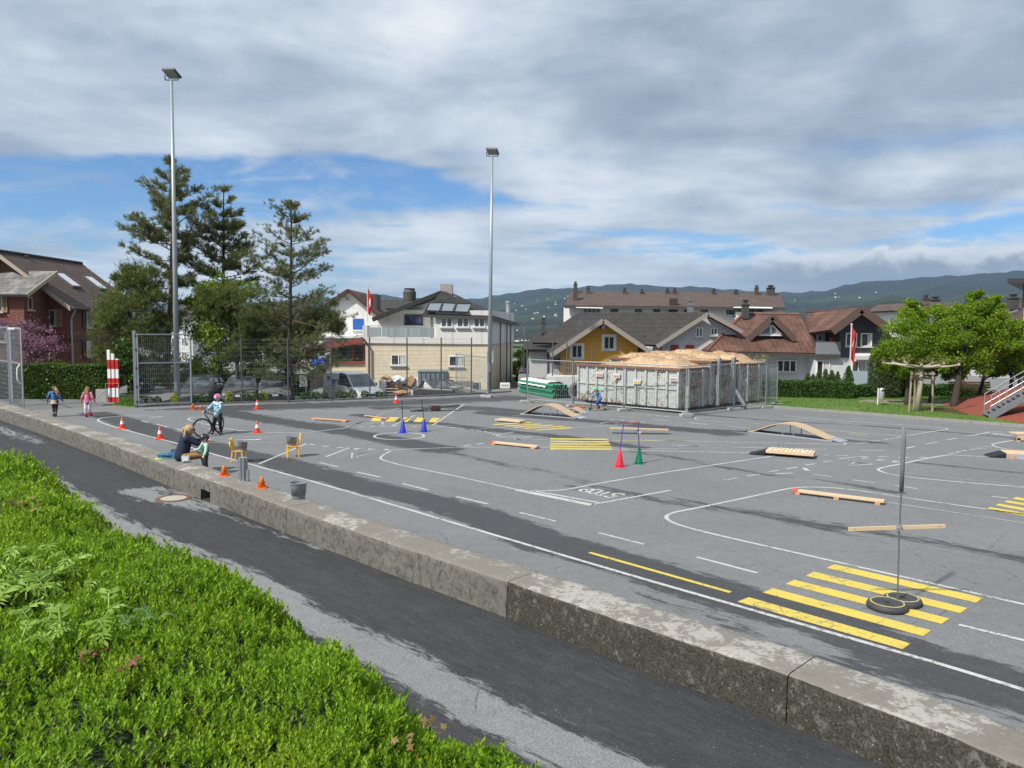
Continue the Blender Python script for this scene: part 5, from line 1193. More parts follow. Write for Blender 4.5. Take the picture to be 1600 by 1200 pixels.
# houses further back on the right
def right_far():
    Y = 78.0
    o = thing('brown_roof_house', 'white house with brown roof showing above the maple trees', 'house', (P(1470, 500, Y).x, Y+5, -2))
    ap = P(1437, 474, Y); xl = P(1424, 500, Y).x; xr = P(1450, 500, Y).x; ze = P(1424, 483, Y).z
    xR = P(1505, 500, Y).x
    wall_poly(o, [(xl, Y, -2), (xr, Y, -2), (xr, Y, ze), (ap.x, Y, ap.z), (xl, Y, ze)], RENDER_WHITE, th=8)
    part('side_wall', MB().prism([(xr, Y+1), (xR, Y+1), (xR, Y+8), (xr, Y+8)], -2, ze), RENDER_WHITE, o, world=True)
    mb = MB(); A = P(1437, 472, Y-1); L = P(1420, 484, Y-1); mb.slab([A, L, L+Vector((0, 9, 0)), A+Vector((0, 9, 0))], .2)
    mb.slab([A, P(1455, 486, Y-1), P(1505, 484, Y-.2), P(1500, 472.5, Y+4)], .2); part('roof', mb, T_BROWN2, o, world=True)
    chimney(o, P(1446, 476, Y+2), .5, .6); chimney(o, P(1461, 475, Y+2), .7, .4)
    Y = 60.0
    o = thing('dark_roof_house', 'dark brown tiled roof house just left of the yellow building', 'house', (P(1580, 500, Y).x, Y+4, -1))
    xl = P(1556, 510, Y).x; xr = P(1610, 510, Y).x
    part('wall', MB().prism([(xl, Y), (xr, Y), (xr, Y+8), (xl, Y+8)], -1, P(1580, 500, Y).z), RENDER_GREY, o, world=True)
    mb = MB(); mb.slab([P(1550, 503, Y-.8), P(1620, 506, Y-.8), P(1620, 473, Y+4), P(1560, 473, Y+4)], .2); part('roof', mb, T_BROWN, o, world=True)
    chimney(o, P(1582, 484, Y+2), .6, .9); part('roof_rail', MB().bar(P(1574, 489, Y+1), P(1590, 485, Y+1), .15, .1), GALV, o, world=True)
    Y = 62.0
    o = thing('white_pavilion', 'low white building with tall dark windows behind the maple trunks', 'building', (P(1570, 600, Y).x, Y+4, -1))
    xl = P(1531, 600, Y).x; xr = P(1640, 600, Y).x
    part('wall', MB().prism([(xl, Y), (xr, Y), (xr, Y+8), (xl, Y+8)], -1.2, P(1570, 582, Y).z), RENDER_WHITE, o, world=True)
    part('roof', MB().slab([P(1528, 584, Y-.6), P(1650, 584, Y-.6), P(1650, 574, Y+4), P(1540, 574, Y+4)], .2), RENDER_WHITE, o, world=True)
    f = Face((xl, Y, 0), (xr, Y, 0))
    for x in (1543, 1557, 1570, 1584): f.win(o, x, 592, x+9, 607, 1, frame=WHITE_PVC, sill=False)
    Y = 37.0
    o = thing('yellow_building', 'tall yellow rendered building with thin dark flat roof at the right edge', 'building', (P(1640, 500, Y).x, Y+5, 0))
    xl = P(1597, 500, Y).x
    part('wall', MB().prism([(xl, Y), (xl+14, Y-5), (xl+20, Y+8), (xl+8.5, Y+10)], 0, P(1597, 441, Y).z), M('yellow_render', (.60, .42, .17), .8, .05, .6, .1), o, world=True)
    part('corner_post', MB().box((xl-.03, Y-.03, P(1597, 441, Y).z/2), (.05, .05, P(1597, 441, Y).z)), flat('brown_corner', (.14, .10, .08)), o, world=True)
    part('roof', MB().prism([(P(1574, 440, Y-.6).x, Y-.6), (xl+15, Y-6.5), (xl+22, Y+9), (xl+8.6, Y+12)], P(1574, 441, Y-1.2).z, P(1574, 434, Y-1.2).z), flat('roof_edge_dark', (.035, .035, .04)), o, world=True)
right_far()
# scattered houses of the far village, each its own small building
VL = ['tiny far pale house on the hillside between the cream house and the apartment block', 'tiny far pale house on the hill above the roofs behind the flag', 'tiny pale house in the valley right beside the cream house', 'tiny far pale house on the slope above the red roofs']
def village():
    pal = [RENDER_WHITE, RENDER_GREY, M('cream_far', (.58, .52, .40), .85)]
    tl = [T_BROWN2, T_RED, T_SLATE]
    k = 0; first = True
    for i in range(0, 95, 2):
        if i < 40: px = rng.uniform(803, 892); R_ = rng.uniform(1500, 3000)
        elif i < 52: px = rng.uniform(600, 660); R_ = rng.uniform(1500, 2600)
        elif i < 75: px = rng.uniform(806, 830); R_ = rng.uniform(500, 1200)
        else: px = rng.uniform(1225, 1380); R_ = rng.uniform(2200, 3400)
        v = ray(px, 500); v.normalize(); x = v.x*R_; y = v.y*R_; z = hill_z(x, y)
        s = rng.uniform(2.6, 4.6)*(1.1 if R_ > 1400 else .8); a = rng.uniform(-.5, .5); w_, d_, h_ = s*1.2, s, s*.7
        o = thing('village_house', VL[0 if i < 40 else 1 if i < 52 else 2 if i < 75 else 3], 'house', (x, y, z-1), a, ['far village houses left of the apartment block', 'far village houses above the flag', 'valley houses by the cream house', 'far village houses above the red roofs'][0 if i < 40 else 1 if i < 52 else 2 if i < 75 else 3])
        part('wall', MB().box((0, 0, h_/2), (w_, d_, h_+1)), pal[i % 3], o)
        part('roof', MB().slab([(-w_*.55, -d_*.6, h_+.5), (w_*.55, -d_*.6, h_+.5), (w_*.55, 0, h_+s*.35), (-w_*.55, 0, h_+s*.35)], .3).slab([(-w_*.55, d_*.6, h_+.5), (w_*.55, d_*.6, h_+.5), (w_*.55, 0, h_+s*.35), (-w_*.55, 0, h_+s*.35)], .3), tl[(i*7) % 3], o)
village()
# ------------------------------------------------------------------ vegetation
BARK = M('bark', (.12, .09, .065), .95, .35, 6, .6, bscale=18, bdist=.03); BARK_PINE = M('pine_bark', (.20, .105, .060), .95, .35, 5, .6, bscale=16, bdist=.03); BRANCH = M('branch_bark', (.085, .058, .040), .95, .3, 6, .4); BARK_DK = M('dark_bark', (.045, .038, .03), .95, .3, 6, .6)
NEEDLE = leafmat('pine_needles', (.060, .080, .024), (.185, .205, .070), (.28, .20, .09), .3, .6)
NEEDLE_O = leafmat('olive_needles', (.050, .075, .014), (.150, .180, .040), (.22, .18, .06), .3, .6)
LIME = leafmat('lime_leaves', (.075, .135, .008), (.24, .35, .025), (.25, .32, .05), .4)
MAPLE = leafmat('maple_leaves', (.075, .150, .008), (.22, .34, .018), (.32, .42, .03), .42)
HEDGE = leafmat('hedge_leaves', (.016, .050, .006), (.055, .125, .013), (.16, .22, .03), .2)
THUJA = leafmat('thuja_sprays', (.025, .050, .010), (.085, .115, .022), (.13, .12, .03), .15)
DARKIN = M('inner_shade', (.012, .022, .008), .95, .3, 5, .3)  # painted shade inside hedges and thujas; also plain dark for eyes and straps
def unit(n):
    v = rng.normal(size=(n, 3)); return v/np.linalg.norm(v, axis=1)[:, None]
def leaf_quads(C, S, up=0.35, asp=.55, D=None):
    """diamond leaves, slightly folded; C centres, S lengths, D optional directions"""
    n = len(C); d = unit(n) if D is None else D
    d = d+np.array([0, 0, up]); d /= np.linalg.norm(d, axis=1)[:, None]
    r = np.cross(d, unit(n)); r /= (np.linalg.norm(r, axis=1)[:, None]+1e-9); nn = np.cross(d, r)
    S = np.asarray(S)[:, None]
    V = np.stack([C-d*S*.5, C+r*S*asp*.5+nn*S*.08, C+d*S*.5, C-r*S*asp*.5+nn*S*.08], 1).reshape(-1, 3)
    return V
def quads_obj(name, V, mat, parent=None, org=None, kind=None):
    V = np.asarray(V)
    if org is not None: V = V-np.array(org)
    me = np_mesh(name, V, np.arange(len(V)).reshape(-1, 4), [mat]); o = link(name, me, parent)
    if kind: o['kind'] = kind
    return o
def needles(C, D, L, k=16, wd=.010, spread=.9):
    """tufts: k thin triangles round direction D at every centre"""
    n = len(C); C = np.repeat(C, k, 0); D = np.repeat(D, k, 0); L = np.repeat(np.asarray(L), k)[:, None]
    d = D+unit(n*k)*spread; d /= np.linalg.norm(d, axis=1)[:, None]; r = np.cross(d, unit(n*k)); r /= (np.linalg.norm(r, axis=1)[:, None]+1e-9)
    b = C-D*L*.35*rng.random((n*k, 1))*2; w_ = r*L*wd*10*.75
    return np.stack([b-w_*.6, b+w_*.6, b+d*L*.6+w_*.9, b+d*L*1.05, ], 1)
def pine(px, ytop, Y, z0, prof, label, seed, lean=0.0, dens=1.0, trunk_r=.17, mat=NEEDLE, ttop=1.0, barkm=BARK_PINE, tuft=.22, name='pine_tree', per=7, bare=.0):
    rs = np.random.default_rng(seed)
    base = P(px, 600, Y); top = P(px+lean, ytop, Y); Ht = top.z-z0
    o = thing(name, label, 'tree', (base.x, Y, z0))
    def axis(f): return Vector((base.x+(top.x-base.x)*f+.12*math.sin(f*7+seed)*(1-f), Y+.1*math.sin(f*5), z0+Ht*f))
    mb = MB(); mb.tube([axis(f) for f in np.linspace(0, .99, 16)], [trunk_r*(1-f)**.8+.015 for f in np.linspace(0, .99, 16)], 8)
    part('trunk', mb, barkm, o, world=True, smooth=True)
    fs = [p[0] for p in prof]; rr_ = [p[1] for p in prof]
    bm_ = MB(); C = []; D = []; f = fs[0]
    ga = rs.random()*6
    while f < .985:
        R_ = float(np.interp(f, fs, rr_)); 
        nb = max(2, int(per*dens*(.35+.8*rs.random())))
        for b in range(nb):
            ga += 2.4+rs.normal(0, .35); Rb = R_*(.45+.75*rs.random())
            if Rb < .12: Rb = .15
            p0 = axis(min(.985, f+rs.normal(0, .008))); dirh = Vector((math.cos(ga), math.sin(ga), 0)); el_ = .12+.5*f+rs.normal(0, .18)
            mid = p0+dirh*Rb*.5+Vector((0, 0, Rb*.5*(el_-.28))); end = p0+dirh*Rb+Vector((0, 0, Rb*el_))
            side = Vector((-dirh.y, dirh.x, 0)); mid += side*rs.normal(0, .1*Rb)
            bm_.tube([p0, mid, end], [.020+.010*Rb, .012+.005*Rb, .004], 4, cap=False)
            nt = max(4, int(8*dens*Rb*(1-bare)+3))
            for k in range(nt):
                s = .35+.65*(k+1)/nt if Rb > .5 else .2+.8*(k+1)/nt
                q = p0.lerp(mid, s*2) if s < .5 else mid.lerp(end, s*2-1)
                for m in range(3):
                    off = Vector(rs.normal(0, 1, 3)); off.z = abs(off.z)*.4+.1; off = off*(.10*Rb*(1.2-s*.4)+.06)
                    c = q+off; C.append(c); dd = (dirh*.6+off.normalized()*.6+Vector((0, 0, .5))).normalized(); D.append(dd)
                    if m == 0 and Rb > .8: bm_.tube([q, c], [.006, .003], 3, cap=False)
        f += (.034+.030*rs.random())/max(.6, Ht/12)
    C = np.array([tuple(c) for c in C]); D = np.array([tuple(c) for c in D])
    part('branches', bm_, BRANCH, o, world=True)
    q = needles(C, D, tuft*(.7+.6*rng.random(len(C))), k=15).reshape(-1, 3)
    quads_obj('crown', q, mat, o, (base.x, Y, z0)); return o, len(C)
zY = -.93
n_ = 0
n_ += pine(262, 240, 43.0, zY, [(.28, 1.2), (.44, 1.0), (.46, 1.7), (.50, 1.8), (.53, 1.0), (.56, 1.5), (.60, 2.4), (.66, 2.5), (.72, 2.0), (.80, 2.0), (.84, 1.6), (.87, 1.5), (.90, .7), (.96, .7), (1, .3)], 'tallest pine with open layered crown and orange trunk behind the left floodlight pole', 3, lean=8, dens=1.1, trunk_r=.17, per=5)[1]
n_ += pine(343, 283, 44.0, zY, [(.36, 1.6), (.46, 2.2), (.52, 2.3), (.60, 2.0), (.70, 1.6), (.78, 1.4), (.82, 1.3), (.86, .6), (.93, .4), (1, .10)], 'dark pointed pine in the middle of the three', 9, lean=8, dens=1.1, trunk_r=.16, per=5, barkm=BARK_DK)[1]
n_ += pine(452, 316, 41.5, zY, [(.16, 2.2), (.26, 3.3), (.38, 3.3), (.50, 2.9), (.60, 2.5), (.70, 2.0), (.80, 1.5), (.90, 1.0), (1, .25)], 'sparse airy pine standing right of the other two, its trunk dark', 14, lean=4, dens=1.15, trunk_r=.15, per=8, tuft=.16, bare=.4, barkm=BARK_DK)[1]
print('tufts', n_)
def blobs(name, label, cat, px, Y, z0, bl, n, ls, mat, barkm=BARK, trunk_r=.12, limbs=8, seed=1, trunk_top=None, group=None, lean=0, needle=False, shell=.55, up=.35, ragged=.28, trunkvis=True):
    """bushy crown made of many overlapping leaf clouds; bl: list of (px, py, rx_px, ry_px) at depth Y"""
    rs = np.random.default_rng(seed); s = Y/FPX
    base = P(px, 600, Y); o = thing(name, label, cat, (base.x, Y, z0), group=group)
    cs = []
    for (bx_, by_, rx, ry) in bl:
        c = P(bx_, by_, Y); cs.append((c, rx*s, min(rx, ry)*s*1.05, ry*s))
    tot = sum(a*b*c_ for _, a, b, c_ in cs); Cc = []
    subs = []
    for c, a, b, h in cs:
        k = max(6, int(16*(a*b*h)**.5))
        u = unit(k)*(rs.random((k, 1))**.33*.72+.25); 
        for q in u: subs.append((np.array(c)+q*np.array([a, b, h])*.85, (a*b*h)**(1/3)*rs.uniform(.26, .46)))
    nn = len(subs); per = max(20, n//nn)
    for c, r_ in subs:
        m = int(per*rs.uniform(.6, 1.4)); u = unit(m); rad = (shell+(1-shell)*rs.random((m, 1)))*r_*(1+rs.normal(0, ragged, (m, 1)))
        Cc.append(c+u*rad*np.array([1, 1, .75]))
    Cc = np.concatenate(Cc); Cc = Cc[Cc[:, 2] > z0+.05]
    zt = trunk_top if trunk_top is not None else cs[0][0].z
    mb = MB(); tp = Vector((base.x+.25*(cs[0][0].x-base.x), Y, zt)); bp = Vector((base.x, Y, z0))
    mb.tube([bp-Vector((0, 0, .1)), bp+Vector((0, 0, .25)), bp.lerp(tp, .5)+Vector((.04, 0, 0)), tp], [trunk_r*1.4, trunk_r, trunk_r*.85, trunk_r*.5], 9)
    if limbs:
        for k in rs.choice(nn, min(limbs, nn), replace=False):
            c, r_ = subs[k]; st = bp.lerp(tp, rs.uniform(.55, .95)); e = Vector(c); md = st.lerp(e, .5)+Vector((0, 0, -.1*(e-st).length)); mb.tube([st, md, e], [trunk_r*.4, trunk_r*.25, .012], 5, cap=False)
    part('trunk', mb, barkm, o, world=True, smooth=True)
    if needle: V = needles(Cc, unit(len(Cc))*.5+np.array([0, 0, .6]), ls*(.7+.6*rng.random(len(Cc))), k=5).reshape(-1, 3)
    else: V = leaf_quads(Cc, ls*(.6+.8*rng.random(len(Cc))), up, .7)
    quads_obj('crown', V, mat, o, (base.x, Y, z0)); return o
# bushy growth round the feet of the pines
blobs('conifer', 'broad olive green bushy conifer left of the floodlight pole', 'tree', 205, 41.5, zY, [(205, 480, 48, 55), (172, 520, 32, 62), (240, 500, 40, 62), (215, 560, 46, 42), (222, 430, 36, 26), (188, 436, 26, 18)], 10000, .20, NEEDLE_O, BARK_DK, .12, 16, 4, needle=True, ragged=.4)
blobs('lime_tree', 'bright lime green leafy tree beneath the middle pine', 'tree', 345, 43.2, zY, [(335, 455, 34, 40), (372, 470, 34, 46), (315, 500, 30, 50), (355, 520, 50, 50), (395, 530, 30, 40), (330, 560, 40, 34), (390, 565, 34, 30)], 15000, .15, LIME, BARK_DK, .13, 14, 5, ragged=.35)
blobs('olive_conifer', 'dark olive conifer foliage hanging in front of the lime green tree', 'tree', 372, 42.0, zY, [(350, 470, 40, 28), (395, 500, 30, 40), (372, 540, 40, 24), (318, 470, 20, 25), (420, 540, 22, 30)], 5500, .20, NEEDLE_O, BARK_DK, .11, 18, 8, needle=True, ragged=.45)
blobs('conifer', 'olive bushy growth around the trunk of the right-hand pine', 'tree', 448, 43.6, zY, [(430, 520, 40, 40), (475, 530, 42, 34), (500, 505, 30, 28), (455, 560, 36, 26), (520, 500, 22, 30)], 6500, .19, NEEDLE_O, BARK_DK, .10, 14, 9, needle=True, ragged=.45)
blobs('yew_bush', 'dark green evergreen bush behind the red and white poles', 'bush', 200, 39.5, -.3, [(196, 575, 22, 50), (215, 600, 24, 30), (180, 600, 16, 25)], 6500, .13, HEDGE, BARK_DK, .06, 4, 11)
blobs('dark_shrub', 'dark shrub in shade behind the gate mesh, left of the first car', 'bush', 255, 45.5, zY, [(250, 580, 40, 40), (300, 590, 40, 35), (345, 600, 30, 28)], 6500, .14, HEDGE, BARK_DK, .06, 4, 12)
blobs('blossom_tree', 'small tree covered in pink-purple blossom in front of the red chalet', 'tree', 62, 40.5, 0, [(60, 530, 34, 28), (30, 520, 28, 22), (80, 545, 26, 26), (45, 550, 34, 30), (5, 515, 26, 20), (-30, 525, 26, 26)], 8000, .085, leafmat('pink_blossom', (.15, .070, .10), (.34, .18, .26), (.12, .08, .05), .3), BARK_DK, .06, 26, 13, ragged=.6, shell=.2)
blobs('bare_shrub', 'brown twiggy shrub above the clipped hedge by the chalet corner', 'bush', 92, 38.6, 0, [(90, 575, 26, 18), (62, 578, 28, 16), (115, 578, 16, 12)], 1700, .07, leafmat('red_buds', (.10, .03, .02), (.09, .09, .02)), BARK_DK, .03, 40, 14, ragged=.7, shell=.1)
blobs('red_shrub', 'dark red leaved shrub at the right end of the clipped hedge', 'bush', 166, 38.2, 0, [(166, 594, 11, 18), (163, 612, 8, 14)], 1500, .10, leafmat('red_leaves', (.10, .012, .015), (.28, .05, .05), None, .3), BARK_DK, .03, 3, 15)
def hedge(name, label, a, b, h, d, n, ls=.07, mat=HEDGE, z0=0.0, roundr=.08):
    """clipped hedge from a to b (front line on the ground), depth d behind"""
    a = Vector((a.x, a.y, z0)); b = Vector((b.x, b.y, z0)); u = (b-a); L = u.length; u.normalize(); v = Vector((-u.y, u.x, 0)); v = v if v.y > 0 else -v
    o = thing(name, label, 'hedge', tuple((a+b)/2)); R3 = Matrix((u, v, Vector((0, 0, 1)))).transposed()
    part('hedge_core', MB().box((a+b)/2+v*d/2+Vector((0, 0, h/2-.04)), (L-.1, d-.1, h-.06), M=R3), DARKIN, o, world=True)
    ar = [L*h, L*d, d*h*2]; tot = sum(ar); Cc = []
    for w_, k in zip(ar, range(3)):
        m = int(n*w_/tot); q = rng.random((m, 2))
        if k == 0: loc = np.stack([q[:, 0]*L, np.zeros(m), q[:, 1]*h], 1)
        elif k == 1: loc = np.stack([q[:, 0]*L, q[:, 1]*d, np.full(m, h)], 1)
        else: loc = np.stack([np.where(rng.random(m) < .5, 0, L), q[:, 0]*d, q[:, 1]*h], 1)
        loc += rng.normal(0, .028, loc.shape); wob = np.sin(loc[:, 0]*2.1)*.02+np.sin(loc[:, 0]*5.3+loc[:, 2]*3)*.02; loc[:, 1] += wob; loc[:, 2] += np.where(loc[:, 2] > h*.9, wob*1.6, 0)
        Cc.append(loc)
    loc = np.concatenate(Cc); Wd = np.array(a)+loc[:, :1]*np.array(u)+loc[:, 1:2]*np.array(v)+loc[:, 2:3]*np.array([0, 0, 1])
    quads_obj('foliage', leaf_quads(Wd, ls*(.7+.6*rng.random(len(Wd))), .5, .7), mat, o, (a+b)/2); return o
hedge('clipped_hedge', 'long box-clipped hedge with yellow-green top in front of the red chalet', G(-60, 623), G(163, 624), 1.6, 1.2, 30000, .085, leafmat('hedge_bright', (.020, .058, .006), (.085, .150, .016), (.30, .36, .04), .25))
hedge('clipped_hedge', 'long low clipped hedge on the lawn in front of the red-roofed house', G(1178, 622.5), G(1333, 626.5), .93, 1.0, 15000, .07)
hedge('clipped_hedge', 'narrow low hedge behind the litter bin and under the maple trees', G(1338, 624), G(1540, 621), .66, .8, 13000, .07)
hedge('clipped_hedge', 'dark hedge behind the parked cars, left of the sign post', Vector((P(425, 600, 50).x, 50, 0)), Vector((P(478, 600, 50).x, 50, 0)), 1.35, 1.0, 6000, .09, HEDGE, -1.0)
hedge('background_hedge', 'long dark hedge in shade behind the parked cars and the gate mesh', Vector((P(225, 600, 47.5).x, 47.5, 0)), Vector((P(424, 600, 49).x, 49, 0)), 1.5, 1.2, 16000, .10, HEDGE, -1.0)
# deciduous trees of the small square on the right
blobs('maple_tree', 'light green maple nearest the dark gable house, first from the left', 'tree', 1418, 36.5, .08, [(1412, 530, 40, 42), (1390, 552, 28, 26), (1430, 500, 28, 32), (1450, 545, 34, 40), (1422, 478, 12, 22), (1400, 575, 30, 18), (1440, 578, 34, 14)], 34000, .085, MAPLE, BARK_DK, .10, 10, 21, trunk_top=P(1418, 560, 36.5).z)
blobs('maple_tree', 'maple with slim dark trunk, second from the left beside the staked tree', 'tree', 1455, 37.5, .08, [(1468, 530, 38, 48), (1455, 496, 26, 24), (1480, 565, 34, 24), (1440, 570, 26, 18), (1475, 582, 34, 14)], 32000, .085, MAPLE, BARK_DK, .10, 10, 22, trunk_top=P(1455, 570, 37.5).z)
blobs('maple_tree', 'tallest maple with the thickest trunk, its crown rising above the others', 'tree', 1493, 35.5, .08, [(1522, 492, 36, 32), (1505, 530, 42, 44), (1542, 482, 24, 24), (1545, 525, 38, 46), (1522, 466, 18, 16), (1505, 572, 40, 22), (1556, 468, 9, 12)], 54000, .085, MAPLE, BARK_DK, .17, 14, 23, trunk_top=P(1495, 560, 35.5).z)
blobs('maple_tree', 'maple just right of the tall one, over the white pavilion', 'tree', 1529, 38.5, .08, [(1565, 535, 36, 40), (1582, 520, 26, 22), (1560, 568, 36, 20)], 32000, .085, MAPLE, BARK_DK, .10, 9, 24, trunk_top=P(1535, 575, 38.5).z)
blobs('maple_tree', 'maple at the right edge above the red slope', 'tree', 1577, 36.5, .08, [(1592, 530, 36, 38), (1585, 565, 36, 24), (1620, 540, 36, 44), (1570, 510, 22, 22)], 32000, .085, MAPLE, BARK_DK, .10, 9, 25, trunk_top=P(1580, 575, 36.5).z)
blobs('background_tree', 'rounded green tree seen between the cream house and the small pale house', 'tree', 818, 70, -2, [(818, 560, 16, 26), (808, 580, 14, 20), (830, 585, 14, 20)], 6000, .2, MAPLE, BARK_DK, .12, 4, 26)
for i, (px, py, rx, ry, Y) in enumerate([(1230, 485, 30, 8, 420), (1290, 486, 36, 9, 460), (1400, 488, 36, 10, 380), (1340, 478, 30, 9, 520), (850, 505, 20, 10, 300), (815, 535, 16, 14, 200), (650, 474, 20, 6, 400)]): pass
def cone_tree(name, label, px, ybase, ytop, wpx, Y, n, mat=THUJA, z0=None, group=None, ls=.09):
    b = P(px, ybase, Y); t_ = P(px, ytop, Y); z0 = b.z if z0 is None else z0; h = t_.z-z0; r = wpx/2*Y/FPX
    o = thing(name, label, 'tree', (b.x, Y, z0), group=group); m = n; u = rng.random(m)**.75; a = rng.random(m)*2*PI
    rad = r*np.minimum(1, 2.6*(1-u)**.75*.75)*(.85+.25*rng.random(m))*np.where(u < .12, .7+u*2.5, 1); C = np.stack([b.x+rad*np.cos(a), Y+rad*np.sin(a), z0+u*h], 1)
    C += rng.normal(0, .02, C.shape)
    part('trunk', MB().tube([(b.x, Y, z0-.1), (b.x, Y, z0+h*.5)], [.05, .03], 6), BARK_DK, o, world=True)
    part('shade_core', MB().lathe([(r*.5, .05), (r*.72, h*.2), (r*.6, h*.55), (r*.25, h*.85), (.01, h*.95)], 10, (b.x, Y, z0)), DARKIN, o, world=True)  # solid core, coloured near-black to stand for the shade between the sprays
    quads_obj('foliage', leaf_quads(C, ls*(.7+.6*rng.random(m)), 1.2, .5), mat, o, (b.x, Y, z0)); return o
lab = ['small thuja at the left end of the row above the hedge', 'second small thuja in the row above the hedge', 'third small thuja in the row above the hedge', 'middle thuja of the row above the hedge, taller', 'thuja right of the tallest one above the hedge', 'last thuja of the row before the flagpole']
for i, (px, yt, w_) in enumerate([(1262, 583, 12), (1270, 585, 10), (1278, 581, 12), (1289, 577, 14), (1299, 579, 13), (1308, 581, 11)]): cone_tree('thuja', lab[i], px, 603, yt, w_, 41.8, 900, z0=.05, ls=.08)
cone_tree('thuja', 'neat dense egg-shaped thuja beside the flag pole', 1325, 603, 572, 15, 41.5, 1800, HEDGE, z0=.05, ls=.07)
cone_tree('thuja', 'large broad bronze-green thuja in front of the dark gable house', 1382, 606, 520, 46, 40.5, 9000, z0=.05)
cone_tree('thuja', 'second broad thuja half hidden behind the maples', 1418, 606, 540, 36, 41.5, 5000, z0=.05)
cone_tree('thuja', 'tiny thuja top showing above the skips in front of the red-roofed house', 1148, 600, 553, 10, 48, 800, z0=-.2)
def pollard(name, label, px, ybase, yhead, Y, spread, z0, seed, stakes=False, leafy=0):
    rs = np.random.default_rng(seed); b = P(px, ybase, Y); h = P(px, yhead, Y); o = thing(name, label, 'tree', (b.x, Y, z0))
    W = M('pale_plane_bark', (.34, .30, .22), .9, .25, 6, .4)
    mb = MB(); mb.tube([(b.x-.06, Y, z0-.05), (b.x, Y, z0+(h.z-z0)*.5), (b.x+.05, Y, h.z)], [.13, .11, .10], 10); part('trunk', mb, W, o, world=True, smooth=True)
    arms = MB(); tw = MB(); ends = []
    for k in range(9):
        a = k*2*PI/9+rs.normal(0, .15); L = spread*(.7+.4*rs.random()); d = Vector((math.cos(a), math.sin(a), 0)); p0 = Vector((b.x+.05, Y, h.z-.05))
        p1 = p0+d*L*.35+Vector((0, 0, .06)); p2 = p0+d*L*.7+Vector((0, 0, .10+rs.normal(0, .03))); p3 = p0+d*L+Vector((0, 0, .18)); arms.tube([p0, p1, p2, p3], [.07, .055, .045, .04], 6)
        arms.ell(p3, .07, 7, 5); ends.append(p3)
        for q in range(10): e = p3+Vector(rs.normal(0, .10, 3))+Vector((0, 0, .16)); tw.tube([p3, e], [.010, .005], 3, cap=False); ends.append(e)
    part('limb', arms, W, o, world=True, smooth=True); part('twig', tw, BARK, o, world=True)
    C = np.array([tuple(e) for e in ends]); C = np.repeat(C, 5+leafy, 0)+rng.normal(0, .05, ((5+leafy)*len(C), 3)); quads_obj('buds',  leaf_quads(C, .05+.03*rng.random(len(C)), .6), leafmat('young_buds', (.16, .15, .04), (.30, .32, .08), None, .3), o, (b.x, Y, z0), 'stuff')
    if stakes:
        ST = M('stake_wood', (.30, .24, .17), .85, .25, 5, .4); s_ = MB()
        for dx, dy in ((-.52, -.2), (.5, -.2), (.05, .5)): part('stake', MB().tube([(b.x+dx, Y+dy, z0-.1), (b.x+dx*.9, Y+dy*.9, z0+1.75)], .045, 8), ST, o, world=True)
        part('cross_rail', MB().bar((b.x-.55, Y-.22, z0+1.66), (b.x+.52, Y-.22, z0+1.66), .04, .09), ST, o, world=True); part('cross_rail', MB().bar((b.x+.5, Y-.2, z0+1.45), (b.x+.05, Y+.48, z0+1.45), .04, .09), ST, o, world=True); part('cross_rail', MB().bar((b.x-.5, Y-.2, z0+1.45), (b.x+.05, Y+.48, z0+1.45), .04, .09), ST, o, world=True)
        part('tie', MB().lathe([(.15, 0), (.15, .08)], 10, (b.x, Y, z0+1.4), capb=False, capt=False), flat('coir', (.2, .15, .08)), o, world=True)
    return o
pollard('pollarded_tree', 'pale pollarded plane tree with flat umbrella branches held by wooden stakes on the lawn', 1435, 646, 573, G(1435, 646).y, 1.55, .1, 3, True)
pollard('pollarded_tree', 'small pollarded tree with knobbly branches behind the skips', 1172, 600, 566, 46, 1.0, -.2, 6)
# row of small round plants at the foot of the mesh fence
nplant = 0
lab2 = 'small clipped round plant at the foot of the mesh fence'
for i, px in enumerate([222, 233, 246, 303, 318, 383, 396, 407, 475, 485, 495, 507, 530, 538, 551, 570, 592, 600]):
    Y = float(np.interp(px, [213, 377, 577], [34.9, 37.6, 39.3])); r = .16+.05*rng.random(); c = P(px, 622, Y)
    mb = MB(); zc = -.25+.0; n = 260; u = unit(n)*r*(.8+.3*rng.random((n, 1))); C = u*np.array([1.1, 1, 1])+np.array([0, 0, r+.35])
    o = thing('fence_plant', lab2, 'plant', (c.x, Y, -.42), group='round plants along the fence')
    part('stem', MB().tube([(0, 0, -.5), (0, 0, r+.2)], .02, 5), BARK_DK, o); quads_obj('foliage', leaf_quads(C, .06+.03*rng.random(n), .3, .7), HEDGE, o)
for px, lb in ((273, 'yellow-green leafy shrub beside the first parked car'), (358, 'yellow-green leafy shrub between the first and second parked cars'), (412, 'yellow-green leafy shrub between the second and third parked cars')):
    Y = float(np.interp(px, [213, 377, 577], [35.4, 38.0, 39.7])); c = P(px, 615, Y); n = 500; C = unit(n)*np.array([.22, .2, .38])*(.5+.5*rng.random((n, 1)))+np.array([0, 0, .9])
    o = thing('yellow_shrub', lb, 'bush', (c.x, Y, -.9)); part('stem', MB().tube([(0, 0, 0), (0, 0, .8)], .02, 5), BARK_DK, o); quads_obj('foliage', leaf_quads(C, .08+.04*rng.random(n), .5, .5), leafmat('yellow_leaves', (.16, .20, .02), (.42, .42, .05), None, .3), o)
